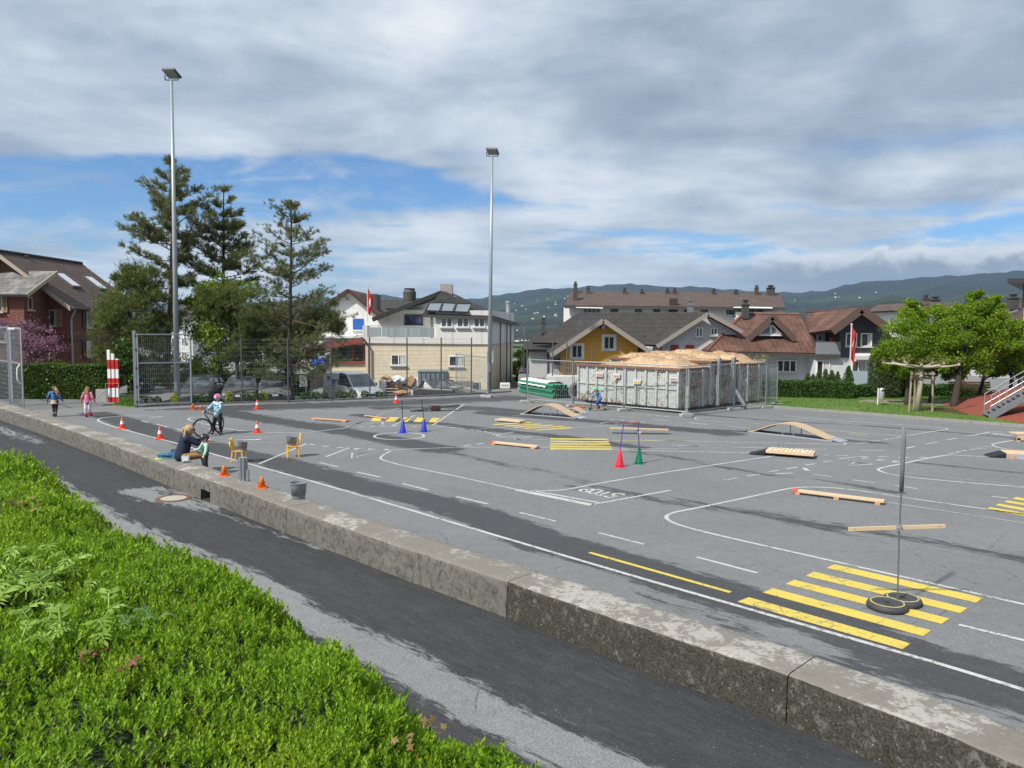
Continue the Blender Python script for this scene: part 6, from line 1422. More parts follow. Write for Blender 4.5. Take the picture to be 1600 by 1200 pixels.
# ------------------------------------------------------------------ the planted bank in the foreground
VS = 2.36                                             # distance of the bank's outer edge from the camera's foot
nB = nW; dB = dW
def bank_z(s, v):
    """s along the wall direction, v outwards"""
    b = np.interp(s, [-4, 1.0, 2.3, 4.9, 10.4, 20], [1.64, 1.69, 1.73, 1.83, 1.87, 1.84])+.035*np.sin(s*.9+v*1.7)+.05*np.sin(s*2.3+1.1)*np.cos(v*2.9)+.028*np.sin(s*5.1-v*4.3)+.03*np.sin(s*9.3+v*7.7)*np.sin(v*11.3-s*4.1)+.022*np.sin(s*17.1-v*5.7)*np.sin(v*19.3+s*3.1)
    b = b+np.clip(2.2-v, 0, 4)*.05
    ed = VS+.10*np.sin(s*1.3+.4)+.06*np.sin(s*3.7)+.03*np.sin(s*8.1)
    drop = np.clip((v-ed+.35)/.5, 0, 3)
    return b-drop**2*.24
S_, V_ = np.meshgrid(np.arange(-3.2, 34, .08), np.arange(-1.6, 4.6, .08), indexing='ij')
O0 = np.array([0., 0.])
def bxy(s, v): return s*dB.x+v*nB.x, s*dB.y+v*nB.y
X, Y_ = bxy(S_, V_); Z = np.maximum(bank_z(S_, V_)-.16, W_PATH-.1)
idx = np.arange(S_.size).reshape(S_.shape); F = np.stack([idx[:-1, :-1].ravel(), idx[:-1, 1:].ravel(), idx[1:, 1:].ravel(), idx[1:, :-1].ravel()], 1)
soil = M('bank_undergrowth', (.022, .036, .010), .95, .4, 9, .6)
me = np_mesh('bank', np.stack([X.ravel(), Y_.ravel(), Z.ravel()], 1), F, [soil]); o = link('bank', me); o['kind'] = 'structure'
def sprig_mesh_arrays(nl, rs):
    """one upright shoot: paired narrow leaves round a stem, unit height"""
    vs = []
    for k in range(nl):
        t_ = (k+1)/nl; a = k*2.4+rs.normal(0, .3); z = t_*1.0; L = (.62-.22*t_)*rs.uniform(.8, 1.15); tilt = .55+.7*t_
        d = np.array([math.cos(a)*math.cos(tilt), math.sin(a)*math.cos(tilt), math.sin(tilt)]); r = np.array([-math.sin(a), math.cos(a), 0]); nn = np.cross(r, d)
        b = np.array([0, 0, z*.85]); w_ = .20*L
        vs += [b, b+d*L*.48+r*w_-nn*L*.03, b+d*L+nn*L*.05*0-np.array([0, 0, L*.06]), b+d*L*.48-r*w_-nn*L*.03]
    return np.array(vs)
def shoots(n, srange, vrange, size, nl, seed, dens_v=None):
    rs = np.random.default_rng(seed); tpl = [sprig_mesh_arrays(nl, rs) for _ in range(8)]
    s = rs.uniform(*srange, n); v = rs.uniform(*vrange, n)
    x, y = bxy(s, v); z = bank_z(s, v)
    z = z+.035*np.sin(s*4.7+2*np.sin(v*3.3))*np.sin(v*6.1+1.3*np.sin(s*2.9)); keep = z > .35; s, v, x, y, z = s[keep], v[keep], x[keep], y[keep], z[keep]; n = len(s)
    patch = .5+.5*np.sin(s*2.2+3*np.sin(v*1.9))*np.sin(v*3.1+1.7*np.sin(s*1.4))
    sz = size*(.6+.55*rs.random(n)+.35*patch); z = z-.10+.05*patch-.06*rs.random(n)+np.where(rs.random(n) < .05, .05, 0)
    th = rs.uniform(0, 2*PI, n); lx = rs.normal(0, .26, n); ly = rs.normal(0, .26, n)
    out = []
    for k in range(8):
        m = np.arange(k, n, 8); T = tpl[k][None]*sz[m][:, None, None]
        c, s_ = np.cos(th[m])[:, None], np.sin(th[m])[:, None]
        X = T[..., 0]*c-T[..., 1]*s_; Yy = T[..., 0]*s_+T[..., 1]*c; Zz = T[..., 2]
        X = X+Zz*lx[m][:, None]; Yy = Yy+Zz*ly[m][:, None]
        out.append(np.stack([X+x[m][:, None], Yy+y[m][:, None], Zz+z[m][:, None]], -1).reshape(-1, 3))
    return np.concatenate(out)
COVER = None
def covermat():
    m, t = newmat('shrub_cover'); g = t.n('ShaderNodeNewGeometry'); oc = t.n('ShaderNodeTexCoord').outputs['Object']; rnd = g.outputs['Random Per Island']
    n = t.noise(oc, 1.1, 4, .6); n2 = t.noise(oc, 3.3, 5, .65)
    c = t.mix(rnd, (.085, .185, .008), (.270, .430, .020)); c = t.mix(t.math('MULTIPLY', t.sstep(n, .50, .68), .55), c, (.33, .44, .03)); c = t.mix(t.math('MULTIPLY', t.sstep(n2, .60, .72), .7), c, (.045, .085, .012))
    c = t.mix(t.sstep(rnd, .985, .995), c, (.18, .10, .03))
    p = t.n('ShaderNodeBsdfPrincipled', {'Base Color': c, 'Roughness': .55, 'Specular IOR Level': .28}); tr = t.n('ShaderNodeBsdfTranslucent', {'Color': t.mix(.5, c, (.30, .50, .03))})
    mx = t.n('ShaderNodeMixShader', {0: .36, 1: p.outputs[0], 2: tr.outputs[0]}); t.n('ShaderNodeOutputMaterial', {'Surface': mx.outputs[0]}); return m
COVER = covermat()
VV = [shoots(34000, (-2.6, 3.4), (.15, 2.9), .056, 9, 31), shoots(15500, (3.4, 8.5), (.5, 3.0), .072, 8, 32), shoots(8500, (8.5, 16), (.9, 3.3), .095, 6, 33), shoots(5500, (16, 33), (1.2, 3.3), .14, 5, 34)]
V = np.concatenate(VV); print('cover quads', len(V)//4)
o = quads_obj('shrub_cover', V, COVER); tag(o, 'dense bright green low shrub planting covering the bank in the foreground', 'ground cover', kind='stuff')
# taller shoots that stick out of the edge
V = shoots(700, (-2.2, 14), (1.9, 2.6), .10, 12, 35); o = quads_obj('edge_shoots', V, COVER); tag(o, 'upright leafy shoots poking out along the outer edge of the bank planting', 'ground cover', kind='stuff')
def on_bank(px, py):
    """walk the ray until it meets the planting"""
    d = ray(px, py); k = .5
    while k < 40:
        q = Vector((0, 0, H))+d*k; s = q.x*dB.x+q.y*dB.y; v = q.x*nB.x+q.y*nB.y
        if q.z < float(bank_z(np.array(s), np.array(v))): return q
        k += .02
    return q
def pinnate(px, py, label, nfr, L, mat, seed, name='pinnate_plant', lw=.33, n_pair=7, up=.35, spread=1.0, stemmat=None):
    rs = np.random.default_rng(seed); b = on_bank(px, py); o = thing(name, label, 'plant', (b.x, b.y, b.z-.12))
    for k in range(nfr):
        a = rs.uniform(0, 2*PI); ox, oy = rs.normal(0, spread*.12, 2); d = Vector((math.cos(a), math.sin(a), 0)); LL = L*rs.uniform(.7, 1.15); mb = MB(); st = Vector((ox, oy, .06)); prev = st; pts = []
        for i in range(9):
            t_ = i/8; pts.append(st+d*LL*t_*.85+Vector((0, 0, LL*(up*2.0*t_-up*1.5*t_*t_)+.05)))
        mb.tube(pts, [.004*(1-i/9)+.0015 for i in range(9)], 4, cap=False)
        for i in range(n_pair):
            t_ = .22+.72*i/(n_pair-1); j = t_*8; p = pts[int(j)].lerp(pts[min(8, int(j)+1)], j-int(j)); dd = (pts[min(8, int(j)+1)]-pts[int(j)]).normalized(); side = dd.cross(Vector((0, 0, 1))).normalized(); ll = LL*lw*(1.15-abs(t_-.5)*1.1)
            for sg in (-1, 1):
                e = (side*sg*.85+dd*.5).normalized(); w_ = dd*ll*.21; dz = Vector((0, 0, 1)); md = p+e*ll*.5+dz*ll*.06; tip = p+e*ll-dz*ll*.10
                mb.add([p, md+w_, tip, md-w_], [(0, 1, 2, 3)])
        e = (pts[-1]-pts[-2]).normalized(); p = pts[-1]; w_ = e.cross(Vector((0, 0, 1))).normalized()*L*lw*.14; mb.add([p, p+e*L*lw*.4+w_, p+e*L*lw*.8, p+e*L*lw*.4-w_], [(0, 1, 2, 3)])
        me = mb.mesh('frond'); setm(me, mat); link('frond', me, o)
    return o
PALE = leafmat('pale_leaflets', (.17, .30, .04), (.36, .50, .10), None, .4)
pinnate(35, 925, 'large pale green feathery-leaved plant growing out of the bank at the left edge', 26, .20, PALE, 1, spread=1.7, up=.75, n_pair=5, lw=.42)
pinnate(75, 985, 'pale feathery plant just below the large one at the left edge', 14, .17, PALE, 2, spread=1.5, up=.7, n_pair=5, lw=.42)
pinnate(10, 885, 'pale feathery sprout above the large one at the left edge', 12, .18, PALE, 3, spread=1.2, up=.8, n_pair=5, lw=.42)
pinnate(185, 990, 'yellow-green fern-like frond in the middle of the bank', 3, .19, leafmat('fern_leaflets', (.12, .28, .02), (.26, .40, .04), None, .4), 4, lw=.34, n_pair=9, up=.3, spread=.5)
pinnate(218, 975, 'blue-green leafy seedling beside the fern-like frond', 6, .15, leafmat('bluegreen_leaflets', (.10, .20, .05), (.20, .32, .09), None, .3), 5, up=.8, spread=.4)
BRN = leafmat('bronze_leaves', (.16, .10, .03), (.26, .19, .07), None, .2)
def star_leaf(px, py, label, n, r, seed, mat=BRN):
    rs = np.random.default_rng(seed); b = on_bank(px, py); o = thing('maple_seedling', label, 'plant', (b.x, b.y, b.z-.02)); part('stem', MB().tube([(0, 0, -.15), (0, 0, .05)], .004, 5), BARK_DK, o)
    for k in range(n):
        c = Vector(rs.normal(0, r*1.1, 3)); c.z = abs(c.z)*.5+.05; N = Vector((rs.normal(0, .5), rs.normal(0, .5), 1)).normalized(); x = N.orthogonal().normalized(); y = N.cross(x); ph = rs.uniform(0, 6); vs = [c]
        for i in range(10):
            a = ph+i*PI/5; rr2 = r*(1.0 if i % 2 == 0 else .48)*(.8+.2*math.cos(a-ph)); vs.append(c+(x*math.cos(a)+y*math.sin(a))*rr2-N*(r*.12 if i % 2 == 0 else 0))
        mb = MB(); mb.add(vs, [(0, 1+i, 1+(i+1) % 10) for i in range(10)]); me = mb.mesh('leaf'); setm(me, mat); link('leaf', me, o)
    return o
star_leaf(48, 795, 'brown-green maple seedling with broad lobed leaves near the far end of the bank', 10, .07, 3)
star_leaf(672, 1143, 'bronze maple seedling near the outer edge at the bottom of the bank', 9, .032, 4); star_leaf(712, 1150, 'smaller bronze maple seedling beside the other one at the bottom edge', 7, .030, 6); star_leaf(640, 1170, 'bronze seedling lowest near the bottom edge', 5, .03, 7)
star_leaf(150, 1030, 'reddish brown seedling patch below the fern-like frond', 9, .028, 8, leafmat('red_brown_leaves', (.10, .045, .02), (.18, .08, .03), None, .2)); star_leaf(205, 1050, 'reddish brown seedling patch right of the other reddish one', 9, .028, 9, MATS['red_brown_leaves'])
# ------------------------------------------------------------------ mesh fences, gates, floodlights
def wires(a, b, z0, z1, hs, vs, hr=.006, vr=.004, parent=None, mat=GALV, zb=None, name='wire_mesh'):
    a = Vector(a); b = Vector(b); u = (b-a); L = u.length; u.normalize(); zb = zb if zb is not None else (z0, z0)
    mb = MB(); n = max(1, int(round((z1-z0)/hs)))
    for k in range(n+1):
        z = z0+(z1-z0)*k/n
        if vs is not None or True: mb.bar((a.x, a.y, z), (b.x, b.y, z), hr*2, hr*2)
    m = int(L/vs) if vs else 0
    for k in range(1, m): p = a+u*L*k/m; mb.bar((p.x, p.y, z0), (p.x, p.y, z1), vr*2, vr*2)
    return part(name, mb, mat, parent, world=True, kind='stuff', fix=False)
WIRE = M('dark_wire', (.12, .13, .145), .6, .1, 5, .1); POSTM = M('dark_post', (.075, .075, .085), .6, .15, 5, .1)
def fence_run(name, label, pts, hz, zb=0.0, post=.034, hs=.2, vs=.10, postm=POSTM, tops=None, wire=True):
    o = thing(name, label, 'fence', (pts[0].x, pts[0].y, zb))
    for i, p in enumerate(pts):
        h = hz if tops is None else tops[i]; part('post', MB().tube([(p.x, p.y, zb-.1), (p.x, p.y, zb+h)], post, 8).lathe([(post*1.15, 0), (post*1.15, .03)], 8, (p.x, p.y, zb+h)), postm, o, world=True)
    if wire:
        for a, b in zip(pts[:-1], pts[1:]): wires((a.x, a.y, 0), (b.x, b.y, 0), zb+.05, zb+hz-.05, hs, vs, .0038, .0018, o, WIRE)
    return o
off = Vector((.05, -.12, 0))
fp = [fence_w[i]+off for i in range(1, 9)]
fence_run('mesh_fence', 'tall grey wire mesh fence along the back of the yard, before the pines', fp, 3.02)
p9 = [G(823, 617.5), G(863, 614.5), G(885, 613), G(924, 611), G(968, 610)]
fence_run('mesh_fence', 'row of tall dark ball-fence posts behind the green pipes and the skips', p9, 3.0, tops=[3.0, 2.9, 2.75, 2.5, 2.5], wire=False)
def gate_leaf(o, a, b, z0, z1, midz, parent_name='gate_frame', fr=.05, split=True):
    mb = MB(); A = Vector(a); B = Vector(b)
    mb.bar((A.x, A.y, z0), (A.x, A.y, z1), fr, fr); mb.bar((B.x, B.y, z0), (B.x, B.y, z1), fr, fr)
    for z in (z0+fr/2, z1-fr/2, midz): mb.bar((A.x, A.y, z), (B.x, B.y, z), fr*.96, fr*.9)
    part(parent_name, mb, GALV, o, world=True)
    wires(A, B, z0+.06, midz-.05, .2, .08, .0045, .003, o, GALV_D); wires(A, B, midz+.05, z1-.06, .42 if split else .2, .08, .0045, .003, o, GALV_D)
ga = G(213, 636.5); gb = G(300, 633)+off
o = thing('yard_gate', 'tall galvanised mesh gate leaf standing closed beside the left floodlight pole', 'gate', tuple(ga))
part('gate_post', MB().bar((ga.x, ga.y, 0), (ga.x, ga.y, 3.33), .13, .10), GALV_D, o, world=True)
for z in (.25, .9, 1.7, 2.5, 3.1): part('hinge', MB().box((ga.x+.09, ga.y-.06, z), (.08, .06, .10)), flat('black_frame', (.02, .02, .022)), o, world=True)
gate_leaf(o, (ga.x+.14, ga.y-.05, 0), (gb.x, gb.y-.05, 0), .12, 3.2, 1.93)
g1, g2, g3 = G(37, 641.5), G(18, 634.5), G(-8, 627)
o = thing('open_gate', 'open grey mesh gate with white pull handle at the far left of the wall', 'gate', tuple(g1))
gate_leaf(o, g1, g2+(g1-g2)*.12, .06, 3.42, 1.93, split=False); part('gate_post', MB().bar((g2.x, g2.y, .0), (g2.x, g2.y, 3.5), .12, .12), GALV_D, o, world=True); gate_leaf(o, g2+(g3-g2)*.05, g3, .1, 3.45, 1.93, split=False)
hh = g1+(g2-g1)*.10; part('pull_handle', MB().tube([hh+Vector((0, -.05, 1.1)), hh+Vector((-.06, -.14, 1.25)), hh+Vector((-.07, -.16, 1.5)), hh+Vector((-.06, -.14, 1.75)), hh+Vector((0, -.05, 1.9))], .028, 8), flat('white_frame', (.72, .72, .70)), o, world=True)
part('sign_plate', MB().box(g1+(g2-g1)*.5+Vector((0, -.05, 3.38)), (.5, .02, .09)), flat('white_frame', (.72, .72, .70)), o, world=True)
def flood(name, label, pxb, Y, z0, ytop, pxt, r0, r1, hs=1.0):
    b = P(pxb, 600, Y); t_ = P(pxt, ytop, Y); o = thing(name, label, 'floodlight', (b.x, Y, z0)); zt = t_.z
    PM = M('pole_steel', (.30, .335, .36), .45, .10, 4, .1, metal=.35)
    part('pole', MB().tube([(b.x, Y, z0-.2), (b.x+(t_.x-b.x)*.5, Y, (z0+zt)/2), (t_.x, Y, zt)], [r0, (r0+r1)/2, r1], 14), PM, o, world=True, smooth=True)
    part('base_plate', MB().lathe([(r0*1.9, 0), (r0*1.9, .04), (r0*1.1, .05)], 14, (b.x, Y, z0)), PM, o, world=True)
    part('hatch', MB().box((b.x, Y-r0*.98, z0+1.4), (.12, .03, .45)), GALV_D, o, world=True)
    c = Vector((t_.x, Y, zt)); u = Vector((1, -.35, -.10)).normalized()
    w_ = .42*hs; part('yoke', MB().bar(c-u*w_, c+u*w_, .05, .04).bar(c-u*w_, c-u*w_+Vector((0, 0, .26*hs)), .04, .04).bar(c+u*w_, c+u*w_+Vector((0, 0, .26*hs)), .04, .04), DARK_METAL, o, world=True)
    cc_ = c+Vector((.02, 0, .33*hs)); f = Vector((.35, 1, .0)).normalized(); tilt = Matrix.Rotation(math.radians(-28), 3, u); f2 = tilt @ f; nn = u.cross(f2).normalized()
    nn = nn if nn.z > 0 else -nn; R3 = Matrix((u, f2, nn)).transposed(); h = part('lamp_head', MB().box(cc_, (.80*hs, .62*hs, .11), M=R3), flat('lamp_body', (.045, .05, .055), .45), o, world=True, bev=.012)
    for k in range(7): part('cooling_fin', MB().box(cc_+nn*.075+u*(k-3)*.10*hs, (.02, .5*hs, .05), M=R3), flat('lamp_body', (.045, .05, .055), .45), h, world=True)
    part('lens', MB().box(cc_-nn*.062, (.72*hs, .54*hs, .012), M=R3), flat('lamp_lens', (.30, .30, .28), .2), h, world=True)
    return o
flood('floodlight_mast', 'taller left floodlight mast behind the gate, in front of the tallest pine', 276.5, 38.5, -.9, 125, 268, .155, .062, .95)
flood('floodlight_mast', 'right floodlight mast standing in front of the cream house', 764.5, 43.0, -.05, 244, 769, .13, .062, .80)
# ------------------------------------------------------------------ site fence panels
def site_foot(o, p, rz=.0, m=None): part('fence_foot', MB().box((p.x, p.y, .07), (.62, .22, .13), rz), m or M('foot_concrete', (.33, .32, .30), .9, .2, 8, .3), o, world=True, bev=.015)
def site_panel(label, a, b, z0=.14, hgt=2.0, vs=.11, dxa=0, foot=True, rzf=0.0):
    a = Vector((a.x, a.y, 0)); b = Vector((b.x, b.y, 0)); u = (b-a).normalized(); a2 = a+u*.05; b2 = b-u*.05
    o = thing('site_fence_panel', label, 'fence panel', tuple(a), group='temporary site fence panels')
    mb = MB()
    for p in (a2, b2): mb.tube([(p.x, p.y, z0-.08), (p.x, p.y, z0+hgt)], .021, 8)
    mb.tube([(a2.x, a2.y, z0+hgt), (b2.x, b2.y, z0+hgt)], .021, 8); mb.tube([(a2.x, a2.y, z0+.06), (b2.x, b2.y, z0+.06)], .021, 8)
    part('tube_frame', mb, GALV, o, world=True)
    wires(a2, b2, z0+.1, z0+hgt-.02, .27, vs, .003, .0042, o, GALV)
    if foot: site_foot(o, a, rzf)
    return o
sp = [G(895, 636), G(975, 642.5), G(1072.5, 651), G(1146.5, 641.5), G(1197, 638), G(1214, 633)]
labs = ['site fence panel before the left half of the rusty skip, behind the scooter child', 'site fence panel before the right half of the rusty skip, at the corner foot', 'site fence panel across the rusty ends of the skips, right of the corner foot', 'site fence panel before the hook frame of the right-hand skip', 'short angled site fence panel at the right end by the hedge']
for i in range(5): site_panel(labs[i], sp[i], sp[i+1], hgt=1.95 if i < 4 else 1.8, rzf=.5)
fc = G(1072.5, 651); o = thing('base_foot', 'pale concrete fence foot at the nearest corner of the skip enclosure', 'fence foot', (fc.x, fc.y, 0)); part('block', MB().box((fc.x, fc.y-.05, .09), (.30, .75, .17)), GALV, o, world=True, bev=.02); part('clamp', MB().box((fc.x, fc.y, .24), (.10, .1, .12)), GALV, o, world=True)
pl = [G(712, 607), G(763, 620.5)]
site_panel('lone site fence panel leaning beside the right floodlight mast', pl[0], pl[1], hgt=1.9)
o = site_panel('site fence panel left of the scooter child, above the green pipes', G(823, 629.5), G(895, 636.5), hgt=1.95, rzf=.2)
for px, py in ((760, 621), (1214, 634)): 
    p = G(px, py); o = thing('base_foot', 'loose concrete fence foot under the lone panel by the mast' if px < 800 else 'concrete fence foot at the right end of the enclosure', 'fence foot', (p.x, p.y, 0)); part('block', MB().box((p.x, p.y, .065), (.65, .22, .13), -.5), M('foot_concrete', (.33, .32, .30)), o, world=True, bev=.015); part('socket', MB().lathe([(.04, 0), (.04, .06)], 8, (p.x, p.y, .12)), DARK_METAL, o, world=True)
# ------------------------------------------------------------------ skips (roll-off containers)
def rustpaint(name, c, amt):
    m, t = newmat(name); oc = t.n('ShaderNodeTexCoord').outputs['Object']; n1 = t.noise(oc, 1.2, 7, .65, .5); n2 = t.noise(oc, 5.0, 8, .72, .8); n3 = t.noise(t.scale(oc, (1, 1, .25)), 4, 6, .7)
    z = t.n('ShaderNodeSeparateXYZ', {0: oc}).outputs[2]
    b = t.mix(n1, c, tuple(x*1.18 for x in c)); b = t.mix(t.math('MULTIPLY', t.sstep(n3, .5, .7), .4), b, tuple(x*.55 for x in c))
    rm = t.math('ADD', n2, t.math('MULTIPLY', t.math('SUBTRACT', n1, .5), .5)); rm = t.math('ADD', rm, t.math('MULTIPLY', t.math('SUBTRACT', 1.0, t.sstep(z, 0.1, .5)), .09))
    f = t.sstep(rm, .62-amt, .67-amt)
    rust = t.mix(n2, (.13, .055, .025), (.26, .17, .10)); c2 = t.mix(f, b, rust)
    finish(t, c2, .75, n2, .3, .01); return m
SK = rustpaint('skip_paint', (.40, .42, .40), 0.06); SK_R = rustpaint('skip_paint_rusty', (.36, .34, .29), .13); RIM = rustpaint('rusty_rim', (.15, .075, .045), .1)
def skip(label, p0, u, L, W, Hh, nrib=10, signs=(), z0=.22, paintm=SK, endm=SK_R, tall_frame=False):
    """p0 near front corner on the ground; u runs along the long side away from that corner; v into depth"""
    u = Vector((u.x, u.y, 0)).normalized(); v = Vector((-u.y, u.x, 0)); v = v if v.y > 0 else -v
    o = thing('skip', label, 'skip', (p0.x, p0.y, 0)); R3 = Matrix((u, v, Vector((0, 0, 1)))).transposed()
    def B(mb, a, b_, c, s): return mb.box(Vector((p0.x, p0.y, 0))+u*a+v*b_+Vector((0, 0, c)), s, M=R3)
    w_ = .06; mb = MB()
    B(mb, L/2, w_/2, z0+Hh/2, (L, w_, Hh)); B(mb, L/2, W-w_/2, z0+Hh/2, (L, w_, Hh)); part('side_wall', mb, paintm, o, world=True)
    mb = MB(); B(mb, w_/2, W/2, z0+Hh/2, (w_, W-2*w_-.004, Hh)); part('end_wall', mb, endm, o, world=True); mb = MB(); B(mb, L-w_/2, W/2, z0+Hh/2, (w_, W-2*w_-.004, Hh)); part('end_wall', mb, endm, o, world=True)
    B(mb := MB(), L/2, W/2, z0+.04, (L-.1, W-.1, .06)); part('floor', mb, endm, o, world=True)
    for k in range(nrib):
        a = .05+(L-.1)*k/(nrib-1); mb = MB(); B(mb, a, -.045, z0+Hh/2+.0, (.09, .09, Hh-.1)); part('rib', mb, paintm, o, world=True)
    mb = MB(); B(mb, L/2, -.03, z0+Hh*.50, (L-.05, .05, .05)); part('mid_rail', mb, paintm, o, world=True)
    mb = MB(); B(mb, L/2, -.035, z0+Hh+.04, (L+.16, .16, .10)); B(mb, L/2, W+.035, z0+Hh+.04, (L+.16, .16, .10)); B(mb, -.02, W/2, z0+Hh+.038, (.14, W-.1, .096)); B(mb, L+.02, W/2, z0+Hh+.038, (.14, W-.1, .096)); part('top_rim', mb, RIM, o, world=True)
    for b_ in (W*.27, W*.73):
        mb = MB(); B(mb, L/2, b_, z0/2+.04, (L-.05, .12, z0-.02)); part('skid', mb, DARK_METAL, o, world=True)
    for a in np.linspace(.35, L-.35, 9): mb = MB(); B(mb, a, W/2, z0-.03, (.08, W-.02, .08)); part('cross_member', mb, DARK_METAL, o, world=True)
    # hook end
    for b_ in (W*.25, W*.75): mb = MB(); B(mb, -.06, b_, z0+Hh/2, (.14, .13, Hh)); part('end_post', mb, paintm, o, world=True)
    mb = MB(); B(mb, -.05, W*.5, z0+Hh*.62, (.12, W*.45, .10)); part('hook_bar', mb, endm, o, world=True); mb = MB(); B(mb, -.05, W*.5, z0+Hh*.95, (.12, W*.5, .10)); part('hook_bar', mb, endm, o, world=True)
    pp = Vector((p0.x, p0.y, 0)); pts = [pp-u*.1+v*W*.32+Vector((0, 0, z0+Hh*.70)), pp-u*.25+v*W*.42+Vector((0, 0, z0+Hh*.66)), pp-u*.25+v*W*.58+Vector((0, 0, z0+Hh*.66)), pp-u*.1+v*W*.68+Vector((0, 0, z0+Hh*.74))]
    part('hook', MB().tube(pts, .035, 8), M('rusty_iron', (.14, .065, .045)), o, world=True)
    if tall_frame:
        for b_ in (W*.2, W*.8): mb = MB(); B(mb, -.12, b_, z0+Hh*.5+.1, (.16, .16, Hh+.25)); part('frame_post', mb, GALV, o, world=True)
        part('diagonal', MB().bar(pp-u*.2+v*W*.8+Vector((0, 0, .9)), pp-u*.9+v*W*.7+Vector((0, 0, .1)), .10, .10), GALV, o, world=True)
    for (a, zz, kind) in signs:
        mb = MB(); B(mb, a, -.096, z0+zz, (.38, .012, .24)); s = part('sign_plate', mb, flat('sign_white', (.68, .68, .64)), o, world=True)
        mb = MB(); B(mb, a, -.104, z0+zz-.05, (.34, .006, .06)); part('sign_band', mb, flat('sign_yellow', (.65, .45, .04)) if kind == 1 else flat('sign_red', (.45, .20, .12)), s, world=True)
        mb = MB()
        for q in range(3): B(mb, a, -.104, z0+zz+.09-q*.085, (.30, .004, .018))
        part('sign_print', mb, flat('print_dark', (.1, .09, .08)), s, world=True)
    return o, u, v
pA = G(1061, 646.5); qA = G(903, 631); uA = (qA-pA); LA = uA.length; W_ = 2.25
oA, uA, vA = skip('rusty pale blue-grey skip nearest the yard, its long ribbed side towards us', pA, uA, LA, W_, 1.62, 11, signs=((LA*.49-.6, 1.05, 1), (1.15*0+.25, 1.28, 2), (LA*.76, 1.28, 2), (LA*.585, 1.26, 0)))
pB = pA+vA*(W_+.12)-uA*.10; oB, _, _ = skip('taller grey skip in the middle with a hook frame on its end', pB, uA, LA, 2.2, 1.88, 9, tall_frame=True)
pC = pB+vA*2.36-uA*.15; oC, _, _ = skip('rusty skip at the right end of the row, its load of chips domed', pC, uA, LA, 2.2, 1.72, 9)
pD = pC+vA*2.5+uA*1.9; oD, _, _ = skip('grey skip in the back row, only its rim visible behind the heap of chips', pD, uA, 6.4, 2.2, 1.78, 9)
CHIP, t = newmat('wood_chips'); oc = t.n('ShaderNodeTexCoord').outputs['Object']; n2 = t.noise(oc, 28, 6, .75); n3 = t.noise(oc, 3, 5, .6); v_ = t.n('ShaderNodeTexVoronoi', {'Vector': oc, 'Scale': 22.0}); vc = t.n('ShaderNodeSeparateColor', {0: v_.outputs['Color']}).outputs[0]
c = t.mix(vc, (.38, .25, .145), (.54, .39, .25)); c = t.mix(t.math('MULTIPLY', t.sstep(n3, .5, .7), .2), c, (.34, .22, .13)); finish(t, c, .9, n2, .5, .015)
def chips(label, p0, u, v, L, W, zr, hs, seed):
    rs = np.random.default_rng(seed); nu, nv = 90, 30; U, V2 = np.meshgrid(np.linspace(.06, L-.06, nu), np.linspace(.06, W-.06, nv), indexing='ij')
    ed = np.clip(np.minimum(np.minimum(U, L-U)/.9, np.minimum(V2, W-V2)/.8), 0, 1); ed = ed*(2-ed)
    Z = np.zeros_like(U)
    for (cu, amp, wd) in hs: Z = np.maximum(Z, amp*np.exp(-((U-cu)/wd)**2))
    Z = zr-.06+ed*(Z+.05*np.sin(U*5+seed)*np.sin(V2*4)+.03*np.sin(U*11)+rs.normal(0, .015, U.shape))
    X = p0.x+u.x*U+v.x*V2; Y = p0.y+u.y*U+v.y*V2; idx = np.arange(nu*nv).reshape(nu, nv); F = np.stack([idx[:-1, :-1].ravel(), idx[:-1, 1:].ravel(), idx[1:, 1:].ravel(), idx[1:, :-1].ravel()], 1)
    me = np_mesh('wood_chips', np.stack([X.ravel(), Y.ravel(), Z.ravel()], 1), F, [CHIP]); o = link('wood_chips', me)
    # loose chips on the surface
    n = 7000; uu = rs.uniform(.1, L-.1, n); vv = rs.uniform(.1, W-.1, n); iu = np.clip((uu-.06)/(L-.12)*(nu-1), 0, nu-1).astype(int); iv = np.clip((vv-.06)/(W-.12)*(nv-1), 0, nv-1).astype(int)
    C = np.stack([p0.x+u.x*uu+v.x*vv, p0.y+u.y*uu+v.y*vv, Z[iu, iv]+.015], 1); Vq = leaf_quads(C, .03+.03*rs.random(n), .1, .6)
    me2 = np_mesh('chips', Vq, np.arange(len(Vq)).reshape(-1, 4), [CHIP]); bm = bmesh.new(); bm.from_mesh(me); bm.from_mesh(me2); bm.to_mesh(me); bm.free()
    return tag(o, label, 'wood chips', kind='stuff')
chips('heap of pale wood chips in the rusty skip nearest the yard', pA, uA, vA, LA, W_, 1.86, [(.9, .46, 1.3), (2.4, .55, 1.3), (3.6, .25, 1.0)], 1)
chips('heap of pale wood chips in the tall middle skip', pB, uA, vA, LA, 2.2, 2.14, [(3.0, .35, 1.5), (4.6, .3, 1.2), (1.6, .15, .6)], 2)
chips('domed heap of pale wood chips in the right end skip', pC, uA, vA, LA, 2.2, 1.98, [(1.0, .50, 1.3), (2.6, .5, 1.5)], 3)
chips('long heap of pale wood chips in the back row skip', pD, uA, vA, 6.4, 2.2, 2.04, [(1.2, .42, 1.6), (3.2, .5, 1.4), (4.8, .35, 1.2)], 4)
